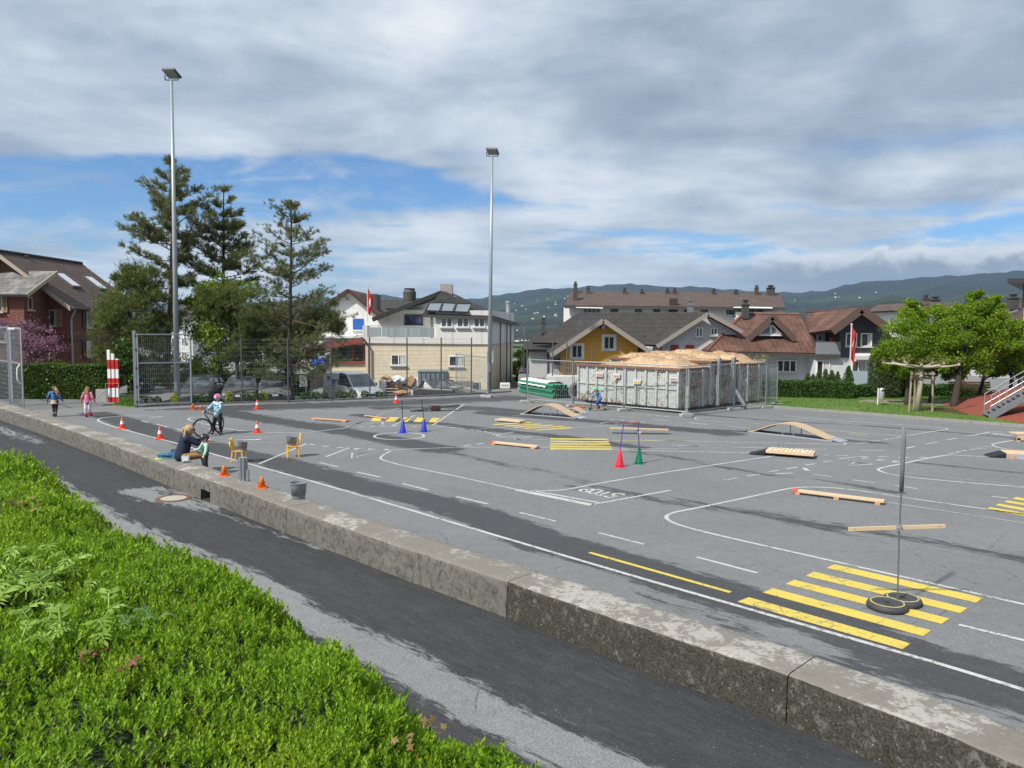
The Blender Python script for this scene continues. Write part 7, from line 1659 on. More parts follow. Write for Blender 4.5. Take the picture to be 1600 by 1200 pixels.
# ------------------------------------------------------------------ pipes, rubbish, box pallets
PG = flat('green_pipe_plastic', (.012, .20, .095), .4); PBK = flat('pipe_bore', (.006, .012, .01), .8)
pa = G(812, 612)+Vector((0, -.2, 0)); pb = G(866, 623)+Vector((0, 0, 0)); pu = (pb-pa).normalized(); pv = Vector((-pu.y, pu.x, 0)); 
if pv.y < 0: pv = -pv
o_first = None
k = 0; r = .078
for row in range(5):
    for c_ in range(7-row % 2 if row < 4 else 5):
        off_ = pv*((c_+.5*(row % 2))*r*2.05); z = r+row*r*1.78; sh = rng.normal(0, .07)
        o = thing('green_pipe', 'green plastic pipe in the '+['bottom', 'second', 'middle', 'fourth', 'top'][row]+' layer of the bundled stack beside the skips', 'pipe', tuple(pa+off_+Vector((0, 0, z))), 0, 'green pipes, '+['bottom', 'second', 'middle', 'fourth', 'top'][row]+' layer')
        a = pu*sh; b = pu*((pb-pa).length+sh); part('tube', MB().tube([a, b], r, 10, cap=False), PG, o); part('bore', MB().tube([b-pu*.02, b-pu*.04], r*.93, 10), PBK, o)
        part('rim', MB().tube([b-pu*.05, b+pu*.005], r*1.05, 10, cap=False), PG, o)
a = pa+pv*.5+Vector((0, 0, .79)); mb = MB(); nU = 16
vs = []; 
for i in range(nU+1):
    vs += [pa+pu*((pb-pa).length*i/nU*.8)+pv*(-.12+j/6*1.2)+Vector((0, 0, (.80 if 0 < j < 6 else .52)+.022*math.sin(i*1.9+j*2.1)-(.05 if j in (1, 5) else 0))) for j in range(7)]
mb.add(vs, [(i*7+j, (i+1)*7+j, (i+1)*7+j+1, i*7+j+1) for i in range(nU) for j in range(6)])
sh = solo('plastic_sheet', mb, flat('white_sheet', (.62, .64, .64), .5), 'white plastic sheet draped over the stack of green pipes', 'sheet', smooth=True)
def boxthing(name, label, cat, px, py, Y, sz, mat, rz=0.0, z=None, bev=.02, ribs=0, extra=None):
    p = P(px, py, Y); z = p.z if z is None else z; o = thing(name, label, cat, (p.x, Y, z), rz)
    part('body', MB().box((0, 0, sz[2]/2), sz), mat, o, bev=bev)
    for k in range(ribs): x = -sz[0]/2+sz[0]*(k+.5)/ribs; part('rib', MB().box((x, -sz[1]/2-.03, sz[2]/2), (.07, .06, sz[2]-.06)), mat, o)
    return o
STL = M('steel_container', (.17, .21, .23), .5, .15, 3, .15, metal=.2)
b1 = P(655, 620, 50); 
o = boxthing('steel_container', 'grey ribbed steel container against the cream house wall', 'container', 677, 617, 52.5, (1.9, 1.6, 1.75), STL, 0, z=-1.2, ribs=6)
part('lid', MB().box((0, 0, 1.79), (2.0, 1.7, .08)), STL, o)
for (dx, dz) in ((-.45, 1.15), (-.45, .6)): part('sticker', MB().box((dx, -.865, dz), (.22, .01, .16)), WHITE_PVC, o)
o = boxthing('steel_container', 'second narrower grey container right of the ribbed one', 'container', 692, 616, 53.5, (.8, 1.4, 1.6), STL, 0, z=-1.2, ribs=3)
o = boxthing('insulation_stack', 'stack of white insulation boards left of the grey container', 'stack', 649, 617, 52.0, (.52, .5, 1.35), RENDER_WHITE, z=-1.2)
for k in range(1, 5): part('joint', MB().box((0, -.253, k*.27), (.53, .01, .015)), GREY_FR, o)
o = boxthing('insulation_stack', 'white board stack right beside the van', 'stack', 598, 617, 51.0, (.45, .4, 1.25), RENDER_WHITE, z=-1.2)
for k in range(1, 5): part('joint', MB().box((0, -.203, k*.25), (.46, .01, .015)), GREY_FR, o)
o = boxthing('pallet_box', 'open slatted wooden pallet box full of building rubbish beside the van', 'pallet box', 616, 616, 51.5, (1.3, .9, .12), M('dark_wood', (.09, .05, .03), .9), z=-1.2)
for k in range(5): part('slat', MB().box((0, -.46, .2+k*.19), (1.3, .03, .13)), M('dark_wood', (.09, .05, .03)), o)
for sx in (-.62, .62): part('corner_post', MB().box((sx, -.42, .55), (.08, .08, 1.0)), M('dark_wood', (.09, .05, .03)), o)
KR = M('cardboard', (.38, .24, .13), .85, .12, 3, .15)
def crumple(name, label, cat, px, py, Y, r, mat, seed, sc=(1, 1, 1)):
    rs = np.random.default_rng(seed); p = P(px, py, Y); bm = bmesh.new(); bmesh.ops.create_icosphere(bm, subdivisions=2, radius=r)
    for v in bm.verts: v.co *= 1+rs.normal(0, .16); v.co.x *= sc[0]; v.co.y *= sc[1]; v.co.z *= sc[2]
    me = bpy.data.meshes.new(name); bm.to_mesh(me); bm.free(); setm(me, mat); o = link(name, me, None, p); return tag(o, label, cat)
crumple('paper_sack', 'crumpled brown paper sack on top of the rubbish by the van', 'sack', 603, 593, 51.5, .38, KR, 1, (1, .8, .8)); crumple('cardboard_heap', 'torn brown cardboard leaning in the rubbish pile', 'cardboard', 640, 597, 51.8, .42, KR, 2, (1.1, .6, 1.1)); crumple('cardboard_heap', 'flattened brown cardboard at the foot of the rubbish pile', 'cardboard', 630, 613, 51.0, .42, KR, 3, (1.3, .6, .4))
crumple('plastic_sheet', 'crumpled white plastic sheet on the rubbish pile', 'sheet', 622, 593, 51.6, .40, flat('white_sheet', (.62, .64, .64)), 4, (1.2, .6, .6)); crumple('rubbish_bag', 'dark grey rubbish bag in the pallet box', 'bag', 612, 601, 51.6, .33, flat('bag_grey', (.08, .085, .09), .5), 5, (1, .8, .8)); crumple('tarpaulin', 'dark crumpled tarpaulin in the middle of the rubbish', 'tarpaulin', 629, 603, 51.7, .35, flat('bag_grey', (.08, .085, .09)), 6)
boxthing('timber_board', 'long brown board lying across the two grey containers', 'board', 706, 590.5, 52.0, (2.0, .12, .06), KR)
for i, x in enumerate((717, 726, 735)): boxthing('crate', ['leftmost', 'middle', 'rightmost'][i]+' of three grey crates below the right window of the cream house', 'crate', x, 605, 54.5, (.40, .35, .45), M('crate_brown', (.22, .20, .19), .8))
# white container and concrete ring right of the pipes
o = boxthing('white_container', 'low white skip-like box between the green pipes and the rusty skip', 'container', 886, 617.5, 42.5, (2.1, 1.2, .85), M('dirty_white_paint', (.52, .53, .51), .8, .15, 2, .2, dirt=.4), z=.12)
part('pallet', MB().box((0, -.1, -.06), (2.0, 1.1, .10)), M('stake_wood', (.30, .24, .17)), o)
o = thing('concrete_pipe', 'short grey concrete pipe section lying with its round mouth towards us', 'pipe', tuple(G(902, 626))); 
mb = MB(); c0 = Vector((0, 0, .48)); d_ = Vector((.25, 1, 0)).normalized(); ring = []
n = 20; x_ = Vector((d_.y, -d_.x, 0))
for (rr2, dd) in ((.34, 0), (.46, 0), (.46, .9), (.34, .9)): ring += [c0+d_*dd+(x_*math.cos(2*PI*k/n)+Vector((0, 0, 1))*math.sin(2*PI*k/n))*rr2 for k in range(n)]
mb.add(ring, [(a*n+k, a*n+(k+1) % n, ((a+1) % 4)*n+(k+1) % n, ((a+1) % 4)*n+k) for a in range(4) for k in range(n)]); part('ring', mb, M('edge_concrete', (.16, .155, .145)), o, smooth=False); part('seal', MB().tube([c0+d_*.3, c0+d_*.32], .335, 16), DARK_METAL, o)
o = boxthing('pallet', 'orange-brown pallet of bricks behind the site fence by the small house', 'pallet', 843, 603, 46, (1.0, .8, .5), M('brick_orange', (.30, .13, .07), .85, .2, 4, .2), z=0.1); part('bag', MB().ell((.7, 0, .35), (.5, .4, .45)), flat('grey_bag', (.4, .4, .4), .8), o)
o = boxthing('brick_stack', 'low reddish plank stack beside the site fence, left of the scooter child', 'stack', 904, 636, 34.6, (.55, .3, .10), M('brick_orange', (.30, .13, .07)), z=.0)
o = boxthing('white_sign_board', 'small white board leaning at the corner of the cream house', 'board', 789, 613, 46, (.6, .05, .35), WHITE_PVC, z=-.05); part('print', MB().box((0, -.028, .18), (.45, .006, .12)), flat('print_grey', (.4, .4, .42)), o)
# ------------------------------------------------------------------ vehicles
TYRE = flat('tyre_rubber', (.018, .018, .019), .85); ALU = flat('alloy', (.35, .36, .37), .35, .6); CARGL = glassmat('car_glass', (.035, .042, .05), .12); LAMP = flat('lamp_glass', (.45, .47, .5), .1); PLATE = flat('number_plate', (.62, .62, .6))
def paintcar(name, c):
    if name in MATS: return MATS[name]
    m, t = newmat(name); oc = t.n('ShaderNodeTexCoord').outputs['Object']; n = t.noise(oc, 2.2, 5, .6)
    p = finish(t, t.mix(t.math('MULTIPLY', n, .35), c, tuple(x*.7+.02 for x in c)), .32); p.inputs['Coat Weight'].default_value = .35; p.inputs['Coat Roughness'].default_value = .25; return m
def car(label, loc, rz, mat, L=4.3, van=False, cat='car', group=None, wd=1.0, hs=1.0):
    o = thing('van' if van else 'parked_car', label, cat, loc, rz, group)
    if not van:
        st = [(0, .66, .32, .55), (.05, .80, .24, .66), (.22, .87, .2, .76), (.7, .90, .2, .86), (1.15, .91, .2, .95), (2.2, .91, .2, .98), (L-.6, .9, .2, 1.0), (L-.12, .87, .24, .95), (L, .78, .32, .8)]
        gh = [(1.0, .82, .80, .93, .95), (1.75, .82, .64, .96, 1.44), (2.6, .82, .62, .98, 1.49), (L-.75, .80, .60, 1.0, 1.42), (L-.2, .78, .70, .98, 1.02)]
    else:
        st = [(0, .72, .35, .62), (.05, .86, .28, .80), (.2, .92, .25, .92), (.75, .95, .25, 1.08), (1.0, .96, .25, 1.15), (2.2, .97, .25, 1.2), (L-.1, .96, .25, 1.2), (L, .93, .3, 1.15)]
        gh = [(.80, .88, .86, 1.06, 1.10), (1.55, .90, .78, 1.13, 1.80), (2.3, .92, .78, 1.17, 1.88), (L-.15, .92, .80, 1.17, 1.88), (L-.02, .92, .86, 1.15, 1.70)]
    st = [(y, hw*wd, zl, zb*hs) for y, hw, zl, zb in st]; gh = [(y, a*wd, b*wd, zb*hs, zt*hs) for y, a, b, zb, zt in gh]
    mb = MB(); vs = []; m = 10
    for y, hw, zl, zb in st: vs += [(-hw*.9, y, zl), (-hw, y, zl+.12), (-hw, y, zb-.16), (-hw*.97, y, zb-.05), (-hw*.86, y, zb), (hw*.86, y, zb), (hw*.97, y, zb-.05), (hw, y, zb-.16), (hw, y, zl+.12), (hw*.9, y, zl)]
    n = len(st); mb.add(vs, [(i*m+k, i*m+(k+1) % m, (i+1)*m+(k+1) % m, (i+1)*m+k) for i in range(n-1) for k in range(m)]+[tuple(range(m)), tuple((n-1)*m+k for k in range(m))])
    part('body', mb, mat, o, smooth=False, bev=.015)
    def loft(g, off=0.0, glass=True):
        mb = MB(); vs = []
        for y, a, b, zb, zt in g: vs += [(-a+off, y, zb-.02), (-b+off, y, zt-.03), (-b*.86, y, zt), (b*.86, y, zt), (b-off, y, zt-.03), (a-off, y, zb-.02)]
        n = len(g); mb.add(vs, [(i*6+k, i*6+(k+1) % 6, (i+1)*6+(k+1) % 6, (i+1)*6+k) for i in range(n-1) for k in range(6)]+[tuple(range(6)), tuple((n-1)*6+k for k in range(6))]); return mb
    part('windows' if not van else 'windscreen', loft(gh if not van else gh[:3]), CARGL, o)
    if van: part('cargo_body', loft([gh[2]]+gh[3:], -.012), mat, o, bev=.02); 
    mb = MB(); 
    for i in range(1, len(gh)-2 if not van else 2):
        a, b = gh[i], gh[i+1]; mb.slab([(-a[2]*.95, a[0]-.02, a[4]+.03), (a[2]*.95, a[0]-.02, a[4]+.03), (b[2]*.95, b[0], b[4]+.03), (-b[2]*.95, b[0], b[4]+.03)], .05)
    part('roof', mb, mat, o)
    for s in (-1, 1):
        mb = MB(); mb.bar((s*gh[0][1]*.99, gh[0][0], gh[0][3]), (s*gh[1][2]*.99, gh[1][0], gh[1][4]-.01), .05, .06); part('pillar', mb, mat, o)
        if not van:
            yb = 2.55; mb = MB(); mb.bar((s*.815*wd, yb, .96*hs), (s*.63*wd, yb, 1.47*hs), .04, .09).bar((s*gh[3][1], gh[3][0]+.25, .99*hs), (s*gh[3][2], gh[3][0], gh[3][4]), .05, .22); part('pillar', mb, mat, o)
        mb = MB(); mb.ell((s*(1.02*wd), gh[0][0]+.28, gh[0][3]+.12), (.12, .07, .09), 8, 6); part('wing_mirror', mb, mat if not van else flat('black_frame', (.02, .02, .022)), o)
        zf = st[1][3]; part('headlight', MB().ell((s*.66*wd, .11, zf-.08), (.17, .10, .09), 10, 6), LAMP, o)
        for y in (.82, L-.85):
            w_ = part('wheel', MB().tube([(s*.72*wd, y, .31), (s*.92*wd, y, .31)], .31, 18), TYRE, o); part('rim', MB().tube([(s*.915*wd, y, .31), (s*.93*wd, y, .31)], .2, 12), ALU, w_)
    part('grille', MB().box((0, .0, st[1][3]-.13), (.75, .05, .12)), DARK_METAL, o); part('lower_grille', MB().box((0, -.0, .36), (1.1, .05, .14)), DARK_METAL, o); part('number_plate', MB().box((0, -.035, .50), (.32, .015, .10)), PLATE, o)
    part('wiper', MB().bar((-.45, gh[0][0]+.07, gh[0][3]+.05), (.1, gh[0][0]+.16, gh[0][3]+.12), .02, .015).bar((.05, gh[0][0]+.07, gh[0][3]+.05), (.55, gh[0][0]+.16, gh[0][3]+.12), .02, .015), DARK_METAL, o)
    return o
cg = 'cars parked behind the mesh fence'
c = P(308, 600, 40.3); car('charcoal estate car parked furthest left, beside the gate and the bicycle child', (c.x, 39.6, -.64), .10, paintcar('car_charcoal', (.045, .048, .052)), wd=.98, group=cg)
c = P(380, 600, 41.2); car('dark grey car parked in the middle behind the mesh fence, its bonnet lighter', (c.x, 40.4, -.62), .22, paintcar('car_grey', (.11, .113, .12)), 4.1, group=cg, hs=.95)
c = P(437, 600, 41.8); car('silver-grey car parked behind the fence in front of the dark pine trunk', (c.x, 41.0, -.62), .30, paintcar('car_silver', (.17, .175, .18)), 4.0, group=cg, hs=.95)
c = P(583, 600, 44.0); v = car('white panel van with blue lettering parked behind the fence by the rubbish pile', (c.x, 44.0, -.98), 0.80, paintcar('van_white', (.82, .82, .82)), 3.9, True, 'van', wd=.95, hs=.98)
TX = flat('blue_print', (.06, .16, .38))
mb = MB()
for k, (dy, ln) in enumerate(((2.55, .75), (2.65, .55), (2.75, .9))): mb.box((-.905, dy+.1, 1.38-k*.15), (.012, ln*.8, .07 if k else .10))
mb.box((-.905, 3.2, 1.5), (.012, .3, .22)); part('side_lettering', mb, TX, v); part('door_window', MB().box((-.885, 1.75, 1.42), (.03, .75, .42)), CARGL, v)
c = P(742, 600, 50); car('low dark car half hidden below the cream house, right of the grey containers', (c.x, 50, -1.35), 1.35, paintcar('car_charcoal', (.035, .037, .04)), 4.0, wd=.98)
c = P(804, 600, 75); car('small dark red car on the lane at the corner of the cream house', (c.x, 75, -.9), 1.2, paintcar('car_red', (.22, .02, .035)), 3.9)
# ------------------------------------------------------------------ flags, signs, bin, bench
def flag(label, px, pyb, pyt, Y, fl, z0, seed=0, cols=True):
    b = P(px, pyb, Y); t_ = P(px, pyt, Y); o = thing('flagpole', label, 'flag', (b.x, Y, z0)); part('pole', MB().tube([(0, 0, 0), (0, 0, t_.z-z0)], .035, 8).ell((0, 0, t_.z-z0), .06, 8, 5), flat('white_pole', (.6, .6, .6)), o)
    y0, y1, wpx = fl; za = P(px, y0, Y).z-z0; zb = P(px, y1, Y).z-z0; w_ = wpx*Y/FPX; mb = MB(); nu, nv = 8, 16; vs = []
    for i in range(nu+1):
        for j in range(nv+1): f_ = i/nu; g_ = j/nv; vs.append((.04+w_*f_*(.75+.25*math.sin(g_*5+seed)), .10*math.sin(f_*7+g_*3+seed)*f_, za+(zb-za)*g_-.28*f_*(za-zb)*(1-g_*.4)*1.0))
    fs = [(i*(nv+1)+j, (i+1)*(nv+1)+j, (i+1)*(nv+1)+j+1, i*(nv+1)+j+1) for i in range(nu) for j in range(nv)]; mi = []
    me_ = MB(); me_.add(vs, fs)
    for k, (i, j) in enumerate([(i, j) for i in range(nu) for j in range(nv)]):
        if (i in (3, 4) and 5 <= j <= 10) or (i in (2, 3, 4, 5) and 7 <= j <= 8): me_.m[k] = 1
    part('flag_cloth', me_, [flat('flag_red', (.50, .012, .02), .7), flat('flag_white', (.65, .65, .65), .7)], o, smooth=True, fix=False); return o
flag('red flag with a white cross hanging above the terrace of the cream house', 574.5, 509, 447, 58.2, (450, 489, 7), P(574, 509, 58.2).z)
flag('long red and white flag hanging from a pole in front of the dark gable house', 1327, 598, 507, 42.5, (510, 561, 8), .1, 1)
p = Vector((P(478, 600, 41.5).x, 41.5, -.95)); o = thing('sign_post', 'back of a small grey sign on a post behind the mesh fence', 'sign', tuple(p)); part('post', MB().tube([(0, 0, 0), (0, 0, 1.75)], .03, 8), GALV, o); part('sign_panel', MB().box((-.12, -.05, P(478, 595.5, 41.5).z-p.z), (.42, .03, .62)), M('sign_back', (.34, .36, .37), .5, .08), o, bev=.01)
p = Vector((P(815, 600, 62).x, 62, -.4)); o = thing('road_sign', 'triangular warning sign on a post beside the lane behind the cream house', 'sign', tuple(p)); part('post', MB().tube([(0, 0, 0), (0, 0, 2.2)], .035, 8), GALV, o); 
zt = P(815, 576, 62).z+.4; part('sign_panel', MB().add([(-.42, -.05, zt-.35), (.42, -.05, zt-.35), (0, -.05, zt+.35), (-.42, -.02, zt-.35), (.42, -.02, zt-.35), (0, -.02, zt+.35)], [(0, 1, 2), (5, 4, 3), (0, 3, 4, 1), (1, 4, 5, 2), (2, 5, 3, 0)]), flat('sign_red_white', (.55, .2, .16)), o); part('sign_face', MB().add([(-.26, -.058, zt-.26), (.26, -.058, zt-.26), (0, -.058, zt+.16)], [(0, 1, 2)]), WHITE_PVC, o)
p = Vector((P(818, 600, 66).x, 66, -.4)); o = thing('lamp_post', 'thin street lamp post beside the lane at the corner of the cream house', 'lamp post', tuple(p)); part('post', MB().tube([(0, 0, 0), (0, 0, 4.4)], [.06, .04], 8), GALV, o); part('lamp_head', MB().ell((.0, -.25, 4.42), (.1, .35, .06)), GALV_D, o)
p = G(1371, 636); p.z = .1; o = thing('litter_bin', 'cylindrical steel litter bin on a post on the lawn edge', 'litter bin', (p.x, p.y, .1)); part('post', MB().tube([(0, 0, 0), (0, 0, .80)], .028, 8), flat('white_frame', (.72, .72, .70)), o); part('bin_body', MB().lathe([(.125, 0), (.13, .02), (.13, .47), (.10, .54), (.03, .57)], 16, (.17, 0, .25)), M('brushed_steel', (.5, .5, .5), .35, .1, 5, .05, metal=.6), o, smooth=True); part('bin_mouth', MB().box((.17, -.128, .70), (.15, .02, .07)), DARK_METAL, o); part('bracket', MB().box((.04, 0, .5), (.1, .04, .04)), GALV, o)
for i, (px, py, w_) in enumerate(((1410, 618, 2.4), (1520, 626, 2.2))):
    p = G(px, py); o = thing('park_bench', ['long dark bench in front of the hedge under the first maple', 'dark bench beneath the tall maple, left of the red slope'][i], 'bench', (p.x, p.y, .1)); DW = M('dark_wood', (.09, .05, .03)); 
    for k in range(4): part('seat_slat', MB().box((0, -.05+k*.11, .44), (w_, .09, .035)), DW, o)
    for k in range(3): part('back_slat', MB().box((0, .36+k*.02, .58+k*.12), (w_, .03, .09)), DW, o)
    for s in (-1, 1): part('leg', MB().box((s*w_*.4, .1, .21), (.07, .4, .42)), GALV_D, o)
# planter and striped poles by the gate
p = G(163, 628); o = thing('concrete_planter', 'small square concrete planter at the right end of the clipped hedge', 'planter', (p.x, p.y, 0)); part('trough', MB().box((0, 0, .30), (.55, .45, .6)), M('edge_concrete_pale', (.30, .29, .27), .9, .2, 4, .2), o, bev=.02); part('soil', MB().box((0, 0, .605), (.45, .36, .02)), soil, o)
p = G(178, 633); RDP = flat('signal_red', (.50, .012, .015), .4); WHT = flat('signal_white', (.75, .75, .73), .4)
cart = thing('pole_stand', 'grey steel stand on the ground holding three striped poles', 'stand', (p.x, p.y, 0)); 
part('base_frame', MB().bar((-.45, -.1, .06), (.35, .1, .06), .05, .05).bar((-.45, -.1, .06), (-.2, -.55, .04), .04, .04).bar((.35, .1, .06), (.45, -.3, .04), .04, .04).box((-.05, -.05, .10), (.75, .35, .05)), GALV, cart)
part('hoop', MB().tube([(-.26, -.16, .1), (-.26, -.16, .98), (.26, -.06, .98), (.26, -.06, .1)], .02, 8), GALV, cart); part('strut', MB().tube([(-.26, -.16, .7), (-.85, -.3, .1)], .018, 8), GALV, cart)
hts = [2.35, 2.18, 1.95]; lb3 = ['tallest and leftmost of the three red and white striped poles by the gate', 'middle one of the three red and white striped poles by the gate', 'shortest and rightmost of the three red and white striped poles by the gate']
for i in range(3):
    x = p.x-.17+i*.18; o = thing('striped_pole', lb3[i], 'striped pole', (x, p.y, .12)); h = hts[i]; z = 0; k = 0; ch = MB()
    cuts = [0, .24, .65, 1.08, 1.49, 1.90, 2.36]
    for a, b in zip(cuts[:-1], cuts[1:]):
        if a >= h: break
        b = min(b, h); part('band', MB().box((0, 0, (a+b)/2), (.115, .08, b-a-.001)), RDP if k % 2 == 0 else WHT, o); k += 1
# ------------------------------------------------------------------ red rubber slope with steel stairs, right edge
RUB = M('red_rubber_surface', (.20, .048, .028), .95, .12, 5, .3, bscale=60); 
sl = [G(1508, 650.5), G(1545, 659), G(1606, 666.5)]; tp = [P(1530, 640, 33.5), P(1600, 601, 36.0), P(1700, 545, 38)]
mb = MB(); A0 = G(1507, 650); A1 = G(1612, 668); far = A1+(A1-A0)*1.2; 
q = [Vector((A0.x, A0.y, .1)), Vector((A1.x, A1.y, .1)), Vector((far.x, far.y, .1))]
T0 = P(1601, 601, 35.5); T1 = P(1720, 540, 36.5); T2 = Vector((T1.x+6, T1.y-2, T1.z+1)); Bk = Vector((A0.x+1.5, A0.y+4.5, .1))
mb.add([q[0], q[1], q[2], T2, T1, T0, Bk, Vector((T0.x+1, T0.y+4, .1)), Vector((T1.x+1, T1.y+5, .1)), Vector((T2.x+2, T2.y+6, .1))], [(0, 1, 5), (1, 2, 3, 4), (1, 4, 5), (0, 5, 6), (5, 7, 6), (5, 4, 8, 7), (4, 3, 9, 8)])
solo('rubber_slope', mb, RUB, 'red rubber-surfaced slope rising at the right edge beside the stairs', 'slope', org=Vector((q[1].x, q[1].y, 0)))
st = thing('steel_stairs', 'grey steel stairs with tubular handrails climbing the red slope', 'stairs', tuple(G(1548, 657))); s0 = G(1541, 655.5); s0.z = .10; s1 = P(1602, 617, 31.0); du = (s1-s0); hx = Vector((du.x, du.y, 0)).normalized(); sd = Vector((-hx.y, hx.x, 0)); ns = 8
for sg in (-1, 1): part('stringer', MB().bar(s0+sd*sg*.42+Vector((0, 0, .02)), s0+du*1.6+sd*sg*.42+Vector((0, 0, .02)), .05, .24), GALV_D, st, world=True)
for k in range(13): c = s0+du*(k+.5)/ns; part('tread', MB().box(c+Vector((0, 0, .04)), (.27, .80, .04), math.atan2(hx.y, hx.x)), GALV_D, st, world=True)
for sg in (-1, 1):
    mb = MB(); top = Vector((0, 0, .92)); mid = Vector((0, 0, .48)); e0 = s0+sd*sg*.45; e1 = s0+du*1.6+sd*sg*.45
    mb.tube([e0+top, e1+top], .02, 8); mb.tube([e0+mid, e1+mid], .012, 6)
    for k in range(5): a = e0.lerp(e1, k/4*.98+.01); mb.tube([a, a+top], .018, 6)
    part('handrail', mb, GALV, st, world=True)
red = [G(1508, 652), G(1455, 645.5), G(1438, 640.5), G(1500, 641.5), G(1540, 648)]
struct('red_path', MB().prism([(q_.x, q_.y) for q_ in red], .05, .112), M('dark_red_surface', (.09, .03, .025), .95, .15, 5, .3))
gp = [G(1338, 631), G(1500, 638), G(1560, 636), G(1540, 628), G(1350, 628)]; struct('gravel_path', MB().prism([(q_.x, q_.y) for q_ in gp], .05, .108), M('pale_gravel', (.24, .215, .17), .95, .2, 6, .4))
# ------------------------------------------------------------------ riding course props
PLY = M('plywood', (.44, .33, .21), .7, .12, 3, .15, bscale=25); PINE = M('pine_timber', (.56, .42, .27), .7, .12, 4, .2); PINE_R = M('red_pine_timber', (.48, .28, .17), .75, .12, 4, .2); ZINC = M('zinc_flap', (.42, .44, .50), .4, .08, 4, .05, metal=.4); BLK = flat('black_plastic', (.012, .012, .013), .5)
def arch_ramp(label, a, b, wd, hp, shift=.0):
    """wavy plywood bridge on a light steel frame, a -> b along the ground"""
    u = (b-a); L = u.length; u.normalize(); v = Vector((-u.y, u.x, 0)); v = v if v.y > 0 else -v
    o = thing('arched_ramp', label, 'ramp', tuple(a)); n = 28
    def zz(t_): return .05+hp*(.5-.5*math.cos(2*PI*min(1, max(0, t_**(.86)))))
    vs = []; 
    for i in range(n+1):
        t_ = i/n*.88+.02; c = a+u*L*t_
        for w_ in (0, wd): vs += [c+v*w_+Vector((0, 0, zz(t_))), c+v*w_+Vector((0, 0, zz(t_)-.035))]
    mb = MB(); f = []
    for i in range(n): k = i*4; f += [(k, k+4, k+6, k+2), (k+1, k+3, k+7, k+5), (k, k+1, k+5, k+4), (k+2, k+6, k+7, k+3)]
    f += [(0, 2, 3, 1), (n*4, n*4+1, n*4+3, n*4+2)]; mb.add(vs, f); part('riding_surface', mb, PLY, o, world=True, smooth=False)
    mb = MB(); 
    for w_ in (0, wd): mb.bar(a+v*w_+Vector((0, 0, .02)), a+u*L*.93+v*w_+Vector((0, 0, .02)), .04, .04)
    part('base_frame', mb, ZINC, o, world=True)
    for t_ in (.40, .52):
        for w_ in (.02, wd-.02): part('upright', MB().bar(a+u*L*t_+v*w_+Vector((0, 0, .03)), a+u*L*t_+v*w_+Vector((0, 0, zz(t_)-.03)), .025, .025), GALV, o, world=True)
    e = a+u*L*.885; mb = MB(); mb.slab([e+Vector((0, 0, .075)), e+v*wd+Vector((0, 0, .075)), e+u*L*.13+v*wd+Vector((0, 0, .02)), e+u*L*.13+Vector((0, 0, .02))], .012); part('end_flap', mb, ZINC, o, world=True)
    e = a+u*L*.02; mb = MB(); mb.slab([e+Vector((0, 0, .06)), e+v*wd+Vector((0, 0, .06)), e-u*L*.07+v*wd+Vector((0, 0, .015)), e-u*L*.07+Vector((0, 0, .015))], .012); part('end_flap', mb, BLK, o, world=True)
    return o
arch_ramp('larger arched plywood ramp with a steel frame, left of the scooter child', G(812, 647.5), G(906, 655), .62, .44)
arch_ramp('arched plywood ramp with a grey metal end flap, right of the skips', G(1168, 675), G(1311, 691.5), .60, .40)
arch_ramp('low black and white arched ramp directly behind the larger plywood one', G(880, 645.5), G(912, 647.5), .55, .19)
def beam(name, label, a, b, wd, th, h, mat=PINE, blocks=3, red=False, slats=0, cat='balance beam'):
    u = (b-a); L = u.length; u.normalize(); v = Vector((-u.y, u.x, 0)); rz = math.atan2(u.y, u.x); o = thing(name, label, cat, tuple(a), rz)
    part('plank', MB().box((L/2, wd/2, h-th/2), (L, wd, th)), mat, o, bev=.006)
    for k in range(blocks): x = .12+(L-.24)*k/max(1, blocks-1); part('foot_block', MB().box((x, wd/2, (h-th)/2), (.10 if blocks > 2 else .14, wd*1.25, h-th-.002)), PINE_R, o)
    if red: part('red_end', MB().box((.06, wd/2, h-th/2+.004), (.12, wd*1.04, th*1.05)), flat('red_mark', (.55, .10, .05)), o)
    for k in range(slats): x = .06+(L-.12)*(k+.5)/slats; part('cross_slat', MB().box((x, wd/2, h+.008), (L/slats*.62, wd*.96, .014), rng.normal(0, .03)), M('pale_slats', (.60, .50, .36), .8, .15, 6, .2), o)
    return o
beam('balance_beam', 'long wooden balance beam with a red painted end, nearest the marker pole', G(1237, 772), G(1381, 790), .17, .05, .10, PINE, 3, True)
beam('balance_beam', 'wooden beam with a red end, left of the middle yellow striped crossing', G(765, 694.5), G(838, 702), .22, .05, .09, PINE, 2, True)
beam('balance_beam', 'thin brown plank lying on the yard behind the right-hand orange cones', G(486, 656), G(541, 660), .20, .04, .07, PINE_R, 2)
beam('balance_beam', 'thin plank lying at the left of the small yellow crossing', G(568, 650.5), G(604, 655.5), .15, .03, .05, PINE_R, 2)
beam('rattle_board', 'thick board with pale cross slats, in front of the right arched ramp', G(1196, 712.5), G(1271, 718.5), .62, .08, .17, PINE, 0, False, 11, cat='rattle board')
a = G(1196, 712.5); d_ = (G(1271, 718.5)-a).normalized(); v_ = Vector((-d_.y, d_.x, 0)); 
